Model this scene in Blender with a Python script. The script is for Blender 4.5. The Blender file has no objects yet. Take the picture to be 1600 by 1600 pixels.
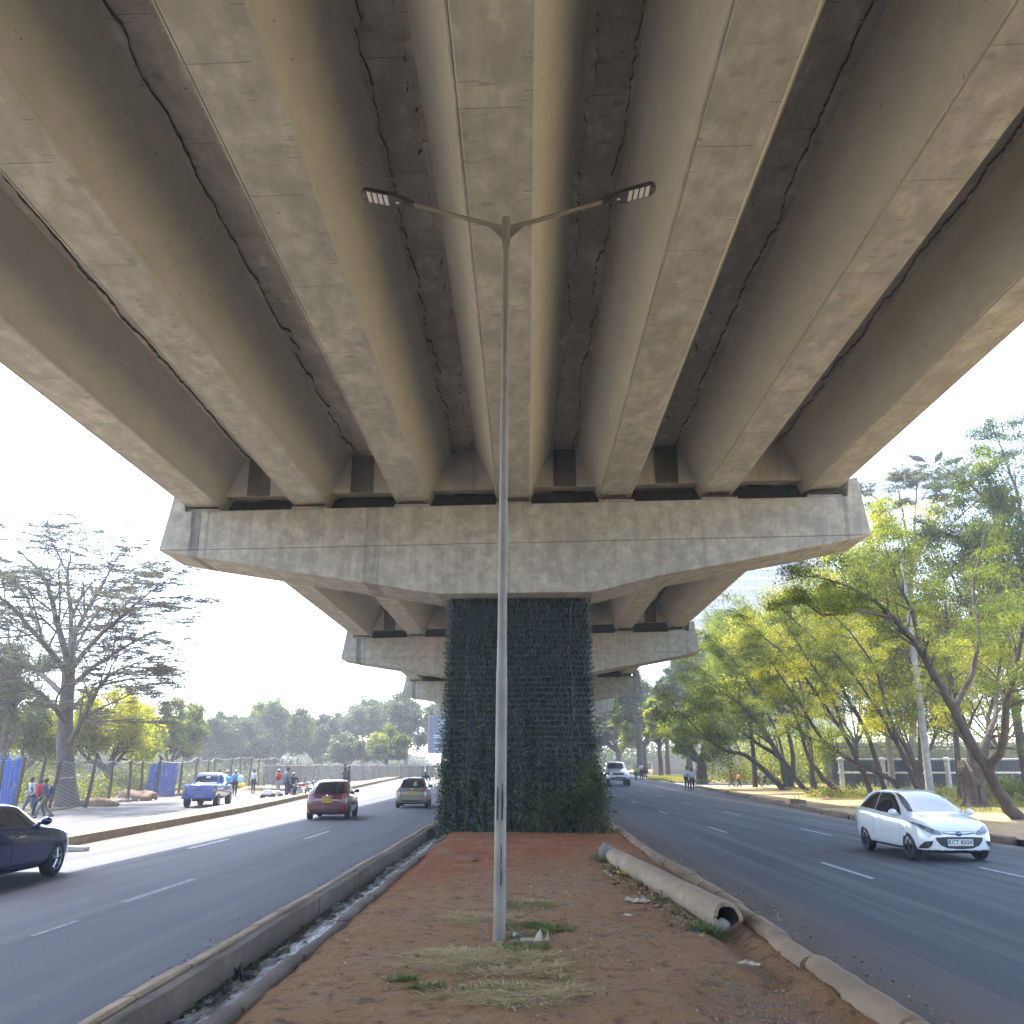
HAZE = 0.0010
import bpy, bmesh, math, random
import numpy as np
from mathutils import Vector, Matrix, Euler
from mathutils.bvhtree import BVHTree
R = math.radians
scene = bpy.context.scene
COL = scene.collection

# ---------------------------------------------------------------- camera, sky, sun, exposure
EYE = Vector((0.0, 0.0, 1.72))
FPX = 1400.0                                   # focal length in pixels of a 1600 px wide frame
PITCH = math.atan(402 / FPX)
YAW = math.atan(22 / math.hypot(FPX, 402))
cam = bpy.data.cameras.new('camera')
cam.sensor_width = 36
cam.lens = 36 * FPX / 1600
cam.clip_start = 0.05
cam.clip_end = 5000
camo = bpy.data.objects.new('camera', cam)
camo.location = EYE
camo.rotation_euler = (R(90) + PITCH, 0, YAW)
COL.objects.link(camo)
scene.camera = camo

SUNV = Vector((-0.32, 0.45, 1.0)).normalized()  # towards the sun
w = bpy.data.worlds.new('World')
scene.world = w
w.use_nodes = True
nt = w.node_tree
sky = nt.nodes.new('ShaderNodeTexSky')
sky.sky_type = 'NISHITA'
sky.sun_disc = False
sky.sun_elevation = math.asin(SUNV.z)
sky.sun_rotation = math.atan2(SUNV.x, SUNV.y)
sky.air_density = 0.85
sky.dust_density = 6.0
sky.ozone_density = 1.0
sky.altitude = 1700
nt.links.new(sky.outputs[0], nt.nodes['Background'].inputs[0])
nt.nodes['Background'].inputs[1].default_value = 0.15
sl = bpy.data.lights.new('sun', 'SUN')
sl.energy = 2.0
sl.angle = R(0.55)
sl.color = (1.0, 0.95, 0.86)
so = bpy.data.objects.new('sun', sl)
so.rotation_euler = SUNV.to_track_quat('Z', 'Y').to_euler()
so.location = (-30, 40, 90)
COL.objects.link(so)
vs = scene.view_settings
vs.view_transform = 'Standard'
vs.look = 'None'
vs.exposure = 3.08
vs.gamma = 1
scene.cycles.max_bounces = 8
scene.cycles.diffuse_bounces = 4
scene.cycles.glossy_bounces = 3
scene.cycles.transmission_bounces = 4
scene.cycles.volume_bounces = 1
scene.cycles.sample_clamp_indirect = 6
scene.cycles.use_adaptive_sampling = True
scene.cycles.adaptive_threshold = 0.02
scene.cycles.use_denoising = True

# ---------------------------------------------------------------- coordinates
_m = camo.rotation_euler.to_matrix()
def ray(u, v):
    return _m @ Vector(((u - 800) / FPX, (800 - v) / FPX, -1.0))
def zg(y):                                     # the ground climbs very gently far away
    t = max(0.0, y - 35)
    return 0.00012 * t * t if t < 45 else 0.243 + 0.0108 * (t - 45)
def G(u, v, dz=0.0):                           # where a line of sight meets the ground
    d = ray(u, v); y = 20.0
    for _ in range(40):
        t = (zg(y) + dz - EYE.z) / d.z
        y = 0.5 * y + 0.5 * min(600, max(1, d.y * t)) if t > 0 else 600
    t = y / d.y
    return Vector((d.x * t, y, zg(y) + dz))
def at(u, v, Y):
    d = ray(u, v)
    return EYE + d * (Y / d.y)

# ---------------------------------------------------------------- objects
def tag(o, label=None, cat=None, group=None, kind=None):
    if label: o['label'] = label
    if cat: o['category'] = cat
    if group: o['group'] = group
    if kind: o['kind'] = kind
    return o
def empty(name, loc=(0, 0, 0), rz=0.0, label=None, cat=None, group=None):
    o = bpy.data.objects.new(name, None)
    o.empty_display_size = 0.2
    COL.objects.link(o)
    o.location = loc
    o.rotation_euler = (0, 0, rz)
    return tag(o, label, cat, group)
def link(name, me, parent=None):
    o = bpy.data.objects.new(name, me)
    COL.objects.link(o)
    if parent: o.parent = parent
    return o
def copy_tree(o, parent=None):
    c = o.copy(); COL.objects.link(c)
    if parent: c.parent = parent
    for ch in list(o.children): copy_tree(ch, c)
    return c

class MB:
    def __init__(s): s.v = []; s.f = []; s.m = []
    def add(s, vs, fs, mi=0):
        n = len(s.v); s.v += [tuple(p) for p in vs]
        for f in fs: s.f.append(tuple(n + i for i in f)); s.m.append(mi)
        return s
    def box(s, c, d, mi=0, rot=None):
        hx, hy, hz = d[0] / 2, d[1] / 2, d[2] / 2
        p = [Vector((x, y, z)) for x in (-hx, hx) for y in (-hy, hy) for z in (-hz, hz)]
        if rot is not None: p = [rot @ q for q in p]
        c = Vector(c)
        return s.add([q + c for q in p], [(0,1,3,2),(4,6,7,5),(0,4,5,1),(2,3,7,6),(0,2,6,4),(1,5,7,3)], mi)
    def tube(s, pts, rad, n=8, mi=0, cap=True):
        pts = [Vector(p) for p in pts]
        if not hasattr(rad, '__len__'): rad = [rad] * len(pts)
        vs = []; ref = None
        for i, p in enumerate(pts):
            d = (pts[min(i + 1, len(pts) - 1)] - pts[max(i - 1, 0)])
            if d.length < 1e-9: d = Vector((0, 0, 1))
            d.normalize()
            if ref is None: ref = Vector((1, 0, 0)) if abs(d.x) < 0.8 else Vector((0, 1, 0))
            a = (ref - d * ref.dot(d)).normalized(); b = d.cross(a); ref = a
            for k in range(n):
                t = 2 * math.pi * k / n
                vs.append(p + (a * math.cos(t) + b * math.sin(t)) * rad[i])
        fs = [(i * n + k, i * n + (k + 1) % n, (i + 1) * n + (k + 1) % n, (i + 1) * n + k) for i in range(len(pts) - 1) for k in range(n)]
        if cap:
            fs.append(tuple(range(n))[::-1]); fs.append(tuple(range((len(pts) - 1) * n, len(pts) * n)))
        return s.add(vs, fs, mi)
    def prism(s, poly, axis, a, b, mi=0):       # poly in the two other axes, extruded along axis from a to b
        def P(q, t):
            if axis == 'y': return (q[0], t, q[1])
            if axis == 'x': return (t, q[0], q[1])
            return (q[0], q[1], t)
        n = len(poly)
        vs = [P(q, a) for q in poly] + [P(q, b) for q in poly]
        fs = [tuple(range(n))[::-1], tuple(range(n, 2 * n))] + [(i, (i + 1) % n, n + (i + 1) % n, n + i) for i in range(n)]
        return s.add(vs, fs, mi)
    def ball(s, c, r, n=10, mi=0, sc=(1, 1, 1), rot=None):
        vs = []; fs = []; c = Vector(c)
        for i in range(n + 1):
            th = math.pi * i / n
            for k in range(2 * n):
                ph = math.pi * k / n
                q = Vector((r * sc[0] * math.sin(th) * math.cos(ph), r * sc[1] * math.sin(th) * math.sin(ph), r * sc[2] * math.cos(th)))
                if rot is not None: q = rot @ q
                vs.append(c + q)
        for i in range(n):
            for k in range(2 * n):
                fs.append((i * 2 * n + k, (i + 1) * 2 * n + k, (i + 1) * 2 * n + (k + 1) % (2 * n), i * 2 * n + (k + 1) % (2 * n)))
        return s.add(vs, fs, mi)
    def build(s, name, mats, parent=None, smooth=False, bevel=0, fix=True):
        me = bpy.data.meshes.new(name)
        me.from_pydata(s.v, [], s.f)
        if not isinstance(mats, (list, tuple)): mats = [mats]
        for m in mats: me.materials.append(m)
        me.polygons.foreach_set('material_index', s.m)
        if fix:
            bm = bmesh.new(); bm.from_mesh(me)
            bmesh.ops.recalc_face_normals(bm, faces=bm.faces)
            if bevel:
                bmesh.ops.bevel(bm, geom=[e for e in bm.edges if e.calc_face_angle(0) > 0.5], offset=bevel, segments=2, affect='EDGES', profile=0.5)
            bm.to_mesh(me); bm.free()
        if smooth:
            me.polygons.foreach_set('use_smooth', [True] * len(me.polygons))
            if smooth != 'all':
                me.set_sharp_from_angle(angle=R(40))
        me.update()
        return link(name, me, parent)

def quads_mesh(name, co, mats, tint=None, parent=None, n=4):
    """co: (N, n, 3) float array of separate n-gons"""
    N = len(co)
    me = bpy.data.meshes.new(name)
    me.vertices.add(N * n); me.vertices.foreach_set('co', co.astype(np.float32).ravel())
    me.loops.add(N * n); me.loops.foreach_set('vertex_index', np.arange(N * n, dtype=np.int32))
    me.polygons.add(N); me.polygons.foreach_set('loop_start', np.arange(0, N * n, n, dtype=np.int32))
    me.polygons.foreach_set('loop_total', np.full(N, n, dtype=np.int32))
    if tint is not None:
        a = me.attributes.new('tint', 'FLOAT', 'FACE'); a.data.foreach_set('value', tint.astype(np.float32))
    for m in (mats if isinstance(mats, (list, tuple)) else [mats]): me.materials.append(m)
    me.update(calc_edges=True)
    return link(name, me, parent)

# ---------------------------------------------------------------- materials
def new_mat(name):
    m = bpy.data.materials.new(name); m.use_nodes = True
    t = m.node_tree; b = t.nodes['Principled BSDF']
    return m, t, b
def nd(t, typ, **kw):
    n = t.nodes.new(typ)
    for k, v in kw.items():
        if isinstance(k, str) and hasattr(n, k): setattr(n, k, v)
    return n
def coords(t, scale=(1, 1, 1), obj=False):
    if obj:
        g = t.nodes.new('ShaderNodeTexCoord'); out = g.outputs['Object']
    else:
        g = t.nodes.new('ShaderNodeNewGeometry'); out = g.outputs['Position']
    mp = t.nodes.new('ShaderNodeMapping'); mp.inputs['Scale'].default_value = scale
    t.links.new(out, mp.inputs[0]); return mp.outputs[0]
def noise(t, vec, scale, detail=4, rough=0.55, dist=0.0):
    n = t.nodes.new('ShaderNodeTexNoise')
    n.inputs['Scale'].default_value = scale; n.inputs['Detail'].default_value = detail
    n.inputs['Roughness'].default_value = rough; n.inputs['Distortion'].default_value = dist
    t.links.new(vec, n.inputs['Vector']); return n.outputs['Fac']
def ramp(t, fac, stops):
    n = t.nodes.new('ShaderNodeValToRGB'); e = n.color_ramp.elements
    while len(e) < len(stops): e.new(0.5)
    for i, (p, c) in enumerate(stops):
        e[i].position = p
        e[i].color = (c, c, c, 1) if not hasattr(c, '__len__') else (*c, 1)
    t.links.new(fac, n.inputs[0]); return n.outputs[0]
def mix(t, fac, a, b, mode='MIX'):
    n = t.nodes.new('ShaderNodeMix'); n.data_type = 'RGBA'; n.blend_type = mode
    for s, v in ((n.inputs[0], fac), (n.inputs[6], a), (n.inputs[7], b)):
        if isinstance(v, (int, float)): s.default_value = v if s == n.inputs[0] else (v, v, v, 1)
        elif isinstance(v, tuple): s.default_value = (*v, 1) if len(v) == 3 else v
        else: t.links.new(v, s)
    return n.outputs[2]
def mth(t, op, a, b=0.0, c=0.0, clamp=False):
    n = t.nodes.new('ShaderNodeMath'); n.operation = op; n.use_clamp = clamp
    for i, v in enumerate((a, b, c)):
        if isinstance(v, (int, float)): n.inputs[i].default_value = v
        else: t.links.new(v, n.inputs[i])
    return n.outputs[0]
def bump(t, b, h, strength=0.3, dist=0.02):
    n = t.nodes.new('ShaderNodeBump'); n.inputs['Strength'].default_value = strength
    n.inputs['Distance'].default_value = dist
    t.links.new(h, n.inputs['Height']); t.links.new(n.outputs[0], b.inputs['Normal'])
def M(name, c, rough=0.6, metal=0.0, var=None, scale=6.0, bmp=0.0, bscale=40.0, coat=0.0, spec=0.5, obj=False, bdist=0.01):
    m, t, b = new_mat(name)
    b.inputs['Roughness'].default_value = rough; b.inputs['Metallic'].default_value = metal
    b.inputs['Coat Weight'].default_value = coat; b.inputs['Coat Roughness'].default_value = 0.04
    b.inputs['Specular IOR Level'].default_value = spec
    v = coords(t, obj=obj)
    if var is None: var = tuple(x * 0.82 for x in c)
    f = noise(t, v, scale, 5)
    t.links.new(ramp(t, f, [(0.35, c), (0.68, var)]), b.inputs['Base Color'])
    if bmp: bump(t, b, noise(t, v, bscale, 4), bmp, bdist)
    return m

def concrete(name, c1, c2, joint=0.0, streak=0.0, bugs=0.0, drip=False, red=False):
    m, t, b = new_mat(name)
    v = coords(t)
    n1 = noise(t, v, 0.55, 6, 0.6, 0.4); n2 = noise(t, coords(t, (1, .5, 1)), 3.2, 6, 0.65)
    n3 = noise(t, v, 26, 4, 0.7)
    gn_ = t.nodes.new('ShaderNodeNewGeometry'); sn_ = nd(t, 'ShaderNodeSeparateXYZ'); t.links.new(gn_.outputs['True Normal'], sn_.inputs[0])
    web = mth(t, 'ADD', mth(t, 'MULTIPLY', mth(t, 'LESS_THAN', sn_.outputs[2], -0.8), 0.75), 0.25) if joint else 1.0
    col = ramp(t, n1, [(0.3, c1), (0.7, c2)])
    if joint: col = mix(t, web, tuple((a + b_) * .5 for a, b_ in zip(c1, c2)), col)
    col = mix(t, mth(t, 'MULTIPLY', ramp(t, n2, [(0.47, 0.0), (0.60, 0.75)]), web), col, tuple(x * 0.66 for x in c1))
    col = mix(t, mth(t, 'MULTIPLY', ramp(t, n2, [(0.36, 0.5), (0.45, 0.0)]), web), col, tuple(min(1, x * 1.3) for x in c1))
    col = mix(t, ramp(t, n3, [(0.35, 0.22), (0.6, 0.0)]), col, tuple(x * 0.6 for x in c1))
    h = n3
    sx = nd(t, 'ShaderNodeSeparateXYZ'); g = t.nodes.new('ShaderNodeNewGeometry'); t.links.new(g.outputs['Position'], sx.inputs[0])
    if bugs:
        vb = nd(t, 'ShaderNodeTexVoronoi'); vb.inputs['Scale'].default_value = 1.0; vb.inputs['Randomness'].default_value = 1.0
        t.links.new(coords(t, (1.9, 2.6, 2.0)), vb.inputs['Vector'])
        kb = mth(t, 'ADD', vb.outputs['Distance'], mth(t, 'MULTIPLY', noise(t, v, 7, 4), 0.5))
        bl = mth(t, 'MULTIPLY', ramp(t, kb, [(0.36, 0.55), (0.48, 0.0)]), ramp(t, noise(t, v, 0.45, 3), [(0.42, 0.0), (0.56, 1.0)]))
        col = mix(t, mth(t, 'MULTIPLY', bl, web), col, tuple(x * 0.45 for x in c1))
        # bug holes and trowel dashes lying across the beam
        vo = nd(t, 'ShaderNodeTexVoronoi'); vo.inputs['Scale'].default_value = 1.0
        t.links.new(coords(t, (2.6, 4.6, 3)), vo.inputs['Vector'])
        wob = noise(t, v, 30, 3)
        k = mth(t, 'ADD', vo.outputs['Distance'], mth(t, 'MULTIPLY', wob, 0.10))
        spot = ramp(t, k, [(0.10, 1.0), (0.145, 0.0)])
        spot = mth(t, 'MULTIPLY', spot, ramp(t, noise(t, v, 1.1, 2), [(0.5, 0.0), (0.58, bugs)]))
        col = mix(t, spot, col, tuple(x * 0.30 for x in c1))
        dash = noise(t, coords(t, (3.0, 17, 6)), 1.0, 4, 0.6)
        msk = mth(t, 'MULTIPLY', ramp(t, dash, [(0.60, 0.0), (0.68, 0.7)]), ramp(t, noise(t, v, 0.8, 3), [(0.44, 0.0), (0.6, 1.0)]))
        col = mix(t, mth(t, 'MULTIPLY', msk, web), col, tuple(x * 0.42 for x in c1))
    if joint:
        off = mth(t, 'MULTIPLY', mth(t, 'FLOOR', mth(t, 'DIVIDE', mth(t, 'ADD', sx.outputs[0], 16.3), 1.48)), 0.77)
        yy = mth(t, 'ADD', mth(t, 'ADD', sx.outputs[1], off), mth(t, 'MULTIPLY', noise(t, v, 3, 2), 0.03))
        fr = mth(t, 'FRACT', mth(t, 'DIVIDE', yy, 2.37))
        ln = mth(t, 'LESS_THAN', fr, 0.0062)
        nz_ = nd(t, 'ShaderNodeSeparateXYZ'); t.links.new(g.outputs['True Normal'], nz_.inputs[0])
        dn_ = mth(t, 'LESS_THAN', nz_.outputs[2], -0.8)
        ln = mth(t, 'MULTIPLY', ln, dn_)
        col = mix(t, mth(t, 'MULTIPLY', ln, joint), col, tuple(x * 0.35 for x in c1))
        blk = mth(t, 'FRACT', mth(t, 'MULTIPLY', mth(t, 'FLOOR', mth(t, 'DIVIDE', yy, 2.37)), 0.377))
        col = mix(t, mth(t, 'MULTIPLY', mth(t, 'MULTIPLY', blk, dn_), 0.30), col, tuple(x * 0.72 for x in c2))
    if streak:
        s1 = noise(t, coords(t, (7, 7, 0.55)), 1.0, 5, 0.62)
        s2 = noise(t, coords(t, (2.2, 2.2, 0.25)), 1.0, 4, 0.6)
        col = mix(t, mth(t, 'MULTIPLY', ramp(t, s1, [(0.5, 0.0), (0.7, 1.0)]), streak), col, tuple(x * 0.52 for x in c1))
        col = mix(t, mth(t, 'MULTIPLY', ramp(t, s2, [(0.32, 1.0), (0.48, 0.0)]), streak * 0.8), col, tuple(min(1, x * 1.35) for x in c1))
    if drip:
        for xc, wd in ((-9.42, .15), (-9.08, .035), (9.1, .06), (-4.35, .22)):
            dx = mth(t, 'ABSOLUTE', mth(t, 'SUBTRACT', mth(t, 'ADD', sx.outputs[0], mth(t, 'MULTIPLY', noise(t, coords(t, (3, 3, .8)), 2.0, 3), 0.14)), xc + 0.07))
            k = mth(t, 'LESS_THAN', dx, wd)
            s = 0.75 if wd == .15 else 0.35
            k = mth(t, 'MULTIPLY', k, ramp(t, noise(t, coords(t, (9, 9, .6)), 1.2, 3), [(0.3, s), (0.7, s * 0.4)]))
            col = mix(t, k, col, (0.045, 0.05, 0.06))
    t.links.new(col, b.inputs['Base Color'])
    b.inputs['Roughness'].default_value = 0.88
    b.inputs['Specular IOR Level'].default_value = 0.25
    bump(t, b, h, 0.35, 0.008)
    return m

C_BEAM = concrete('concrete_girder', (0.53, 0.515, 0.435), (0.43, 0.415, 0.35), joint=0.8, bugs=0.9)
C_DECK = concrete('concrete_deck_soffit', (0.50, 0.475, 0.40), (0.33, 0.315, 0.27), joint=0.9, bugs=1.0)
C_CAP = concrete('concrete_cap', (0.45, 0.43, 0.365), (0.38, 0.36, 0.305), streak=0.38, drip=True)
C_KERB = concrete('concrete_kerb', (0.30, 0.215, 0.135), (0.22, 0.15, 0.09))
C_KERB2 = concrete('concrete_channel', (0.135, 0.10, 0.07), (0.085, 0.062, 0.045), streak=0.4)
C_PIPE = concrete('concrete_pipe', (0.31, 0.235, 0.155), (0.22, 0.16, 0.10))
C_POST = concrete('concrete_post', (0.45, 0.43, 0.38), (0.36, 0.34, 0.3), streak=0.4)
C_DARK = M('dark_gap', (0.03, 0.03, 0.03), 0.9)
C_STAIN_SHADE = concrete('concrete_stain_and_shade', (0.15, 0.14, 0.115), (0.10, 0.093, 0.078), streak=0.5)  # stains on the diaphragms, and shade painted along the mortar beads
C_BLACK = concrete('bearing_gap_shade', (0.055, 0.052, 0.047), (0.035, 0.033, 0.03), streak=0.3)  # shade of the bearing gap, painted onto the added block
RUST = M('rusty_plate', (0.20, 0.07, 0.04), 0.8)
RUBBER = M('bearing_rubber', (0.03, 0.03, 0.032), 0.8)

def asphalt(name, c, dusty=0.3, edge=None):
    m, t, b = new_mat(name)
    v = coords(t)
    sp = noise(t, v, 42, 5, 0.75); big = noise(t, coords(t, (0.5, 0.12, 1)), 1.0, 5, 0.55)
    tr = noise(t, coords(t, (2.4, 0.05, 1)), 1.0, 4, 0.6)
    col = ramp(t, sp, [(0.3, tuple(x * 0.6 for x in c)), (0.5, c), (0.72, tuple(x * 1.7 for x in c))])
    col = mix(t, ramp(t, big, [(0.4, 0.0), (0.7, 0.5)]), col, tuple(x * 1.45 for x in c))
    col = mix(t, ramp(t, tr, [(0.44, 0.0), (0.62, 0.5)]), col, (0.135, 0.13, 0.118))
    tr2 = noise(t, coords(t, (1.3, 0.03, 1)), 1.0, 3, 0.5)
    col = mix(t, ramp(t, tr2, [(0.36, 0.55), (0.47, 0.0)]), col, tuple(x * 0.5 for x in c))
    dn = noise(t, coords(t, (1, 0.4, 1)), 2.2, 6, 0.7)
    col = mix(t, ramp(t, dn, [(0.56, 0.0), (0.75, dusty)]), col, (0.20, 0.17, 0.13))
    if edge:                                      # dust washed off the median lies along the kerb
        sx = nd(t, 'ShaderNodeSeparateXYZ'); g = t.nodes.new('ShaderNodeNewGeometry'); t.links.new(g.outputs['Position'], sx.inputs[0])
        for e, c2, wd in edge:
            d = mth(t, 'ABSOLUTE', mth(t, 'SUBTRACT', sx.outputs[0], e))
            k = mth(t, 'SUBTRACT', 1.0, mth(t, 'DIVIDE', d, wd), clamp=True)
            k = mth(t, 'MULTIPLY', k, ramp(t, noise(t, v, 1.3, 5), [(0.25, 0.25), (0.6, 1.0)]))
            col = mix(t, k, col, c2)
    vc = nd(t, 'ShaderNodeTexVoronoi'); vc.feature = 'DISTANCE_TO_EDGE'; vc.inputs['Scale'].default_value = 0.35
    t.links.new(mix(t, 0.25, v, coords(t, (4, 4, 4))), vc.inputs['Vector'])
    t.links.new(col, b.inputs['Base Color'])
    b.inputs['Roughness'].default_value = 0.78
    b.inputs['Specular IOR Level'].default_value = 0.35
    bump(t, b, sp, 0.6, 0.01)
    return m
A_LEFT = asphalt('asphalt_left', (0.070, 0.075, 0.083), 0.3, [(-10.9, (0.12, 0.10, 0.075), 2.5)])
A_RIGHT = asphalt('asphalt_right', (0.038, 0.042, 0.048), 0.12, [(2.8, (0.12, 0.075, 0.045), 1.2), (11.6, (0.19, 0.15, 0.11), 0.8)])
A_SERV = asphalt('asphalt_service', (0.066, 0.062, 0.056), 0.4, [(-12.5, (0.2, 0.17, 0.13), 2.0), (-20.5, (0.22, 0.175, 0.125), 2.0)])
A_SIDE = asphalt('asphalt_side', (0.22, 0.205, 0.185), 0.6)
PAINT = M('road_paint', (0.46, 0.46, 0.44), 0.7, var=(0.20, 0.20, 0.20), scale=9)
PAINT2 = M('worn_road_paint', (0.24, 0.24, 0.24), 0.7, var=(0.095, 0.10, 0.11), scale=7)

def dirt(name):
    m, t, b = new_mat(name)
    v = coords(t)
    sx = nd(t, 'ShaderNodeSeparateXYZ'); t.links.new(v, sx.inputs[0])
    n1 = noise(t, v, 1.1, 7, 0.62, 0.5); n2 = noise(t, v, 7, 6, 0.68); n3 = noise(t, v, 55, 4, 0.7)
    red = (0.30, 0.088, 0.026); brn = (0.32, 0.172, 0.075); gry = (0.31, 0.205, 0.108)
    far = mth(t, 'SUBTRACT', mth(t, 'ADD', mth(t, 'MULTIPLY', sx.outputs[1], 0.11), mth(t, 'MULTIPLY', n1, 1.7)), mth(t, 'MULTIPLY', sx.outputs[0], 0.17))
    col = mix(t, ramp(t, mth(t, 'SUBTRACT', far, 1.95), [(0.45, 0.0), (0.95, 1.0)]), brn, red)
    col = mix(t, ramp(t, n1, [(0.5, 0.0), (0.66, 0.6)]), col, gry)
    col = mix(t, ramp(t, n2, [(0.36, 0.95), (0.48, 0.0)]), col, (0.16, 0.085, 0.048))
    col = mix(t, ramp(t, n2, [(0.58, 0.0), (0.74, 0.55)]), col, (0.40, 0.29, 0.20))
    col = mix(t, ramp(t, n3, [(0.3, 0.55), (0.45, 0.0)]), col, (0.075, 0.045, 0.032))
    col = mix(t, ramp(t, n3, [(0.64, 0.0), (0.72, 0.5)]), col, (0.38, 0.30, 0.22))
    t.links.new(col, b.inputs['Base Color'])
    b.inputs['Roughness'].default_value = 0.95; b.inputs['Specular IOR Level'].default_value = 0.15
    bump(t, b, mth(t, 'ADD', n3, mth(t, 'MULTIPLY', n2, 3.0)), 1.0, 0.03)
    return m
DIRT = dirt('median_earth')
def verge(name, a, g, thr=0.5):
    m, t, b = new_mat(name)
    v = coords(t)
    n1 = noise(t, v, 0.35, 6, 0.65, 0.6); n2 = noise(t, v, 3.5, 6, 0.7); n3 = noise(t, v, 25, 3)
    col = mix(t, ramp(t, n2, [(0.35, 0.0), (0.65, 1.0)]), a, tuple(x * 0.62 for x in a))
    col = mix(t, ramp(t, n1, [(thr - 0.05, 0.0), (thr + 0.06, 0.95)]), col, mix(t, ramp(t, n3, [(0.35, 0.0), (0.65, 1.0)]), g, tuple(x * 0.6 for x in g)))
    t.links.new(col, b.inputs['Base Color']); b.inputs['Roughness'].default_value = 0.95
    b.inputs['Specular IOR Level'].default_value = 0.1
    bump(t, b, n2, 0.8, 0.05)
    return m
SAND = verge('sandy_verge', (0.40, 0.285, 0.155), (0.22, 0.21, 0.07), 0.57)
SANDL = verge('dusty_verge', (0.30, 0.22, 0.14), (0.22, 0.20, 0.09), 0.56)
GROUND = verge('far_ground', (0.19, 0.16, 0.09), (0.08, 0.11, 0.03), 0.45)
PAVE = None
def paving():
    m, t, b = new_mat('paving_blocks')
    br = nd(t, 'ShaderNodeTexBrick'); br.inputs['Scale'].default_value = 1.0
    br.inputs['Color1'].default_value = (0.32, 0.235, 0.165, 1); br.inputs['Color2'].default_value = (0.25, 0.18, 0.125, 1)
    br.inputs['Mortar'].default_value = (0.15, 0.11, 0.08, 1); br.inputs['Mortar Size'].default_value = 0.018
    br.inputs['Brick Width'].default_value = 0.62; br.inputs['Row Height'].default_value = 0.33
    t.links.new(coords(t), br.inputs['Vector'])
    col = mix(t, ramp(t, noise(t, coords(t), 1.5, 5), [(0.45, 0.0), (0.7, 0.6)]), br.outputs['Color'], (0.33, 0.26, 0.19))
    t.links.new(col, b.inputs['Base Color']); b.inputs['Roughness'].default_value = 0.9
    return m
PAVE = paving()

def leafmat(name, dark, mid, light, trans=0.35, rough=0.5):
    m, t, b = new_mat(name)
    a = nd(t, 'ShaderNodeAttribute'); a.attribute_name = 'tint'
    col = ramp(t, a.outputs['Fac'], [(0.08, dark), (0.5, mid), (0.92, light)])
    t.links.new(col, b.inputs['Base Color']); b.inputs['Roughness'].default_value = rough
    b.inputs['Specular IOR Level'].default_value = 0.25
    tr = nd(t, 'ShaderNodeBsdfTranslucent')
    t.links.new(mix(t, 0.25, mix(t, 1.0, col, 1.25, 'MULTIPLY'), (0.34, 0.36, 0.03), 'MIX'), tr.inputs['Color'])
    ms = nd(t, 'ShaderNodeMixShader'); ms.inputs[0].default_value = trans
    t.links.new(b.outputs[0], ms.inputs[1]); t.links.new(tr.outputs[0], ms.inputs[2])
    t.links.new(ms.outputs[0], t.nodes['Material Output'].inputs['Surface'])
    return m
L_GREEN = leafmat('foliage_green', (0.018, 0.040, 0.007), (0.075, 0.125, 0.012), (0.25, 0.28, 0.018), 0.5)
L_YEL = leafmat('foliage_yellow_green', (0.022, 0.045, 0.007), (0.14, 0.18, 0.013), (0.44, 0.41, 0.022), 0.55)
L_DARK = leafmat('foliage_dark', (0.018, 0.038, 0.014), (0.035, 0.065, 0.022), (0.08, 0.11, 0.035), 0.3)
L_GREY = leafmat('foliage_grey_green', (0.06, 0.085, 0.045), (0.10, 0.125, 0.065), (0.17, 0.18, 0.09), 0.3)
L_IVY = leafmat('foliage_creeper', (0.010, 0.020, 0.012), (0.024, 0.045, 0.022), (0.13, 0.17, 0.11), 0.2, 0.35)
L_FERN = leafmat('foliage_fern', (0.015, 0.03, 0.01), (0.032, 0.055, 0.016), (0.09, 0.12, 0.035), 0.35)
L_STRAW = leafmat('dry_grass', (0.16, 0.12, 0.055), (0.44, 0.32, 0.14), (0.68, 0.54, 0.28), 0.1, 0.8)
L_ACACIA = leafmat('foliage_acacia', (0.05, 0.06, 0.035), (0.09, 0.105, 0.06), (0.15, 0.17, 0.08), 0.3)
L_WEED = leafmat('weed_green', (0.04, 0.07, 0.02), (0.09, 0.13, 0.04), (0.2, 0.22, 0.08), 0.3)
L_GRASS = leafmat('grass_sunny', (0.10, 0.12, 0.02), (0.25, 0.25, 0.045), (0.48, 0.42, 0.13), 0.4)
L_LITTER = leafmat('leaf_litter', (0.06, 0.035, 0.02), (0.22, 0.15, 0.08), (0.45, 0.38, 0.26), 0.1, 0.9)
BARK = M('bark_brown', (0.055, 0.038, 0.026), 0.9, var=(0.10, 0.075, 0.052), scale=5, bmp=0.8, bscale=18, bdist=0.03)
BARKD = M('bark_dark', (0.030, 0.023, 0.018), 0.9, var=(0.065, 0.05, 0.036), scale=5, bmp=0.8, bscale=18, bdist=0.03)
BARKG = M('bark_grey', (0.15, 0.13, 0.11), 0.9, var=(0.22, 0.19, 0.15), scale=4, bmp=0.8, bscale=15, bdist=0.03)
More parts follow.
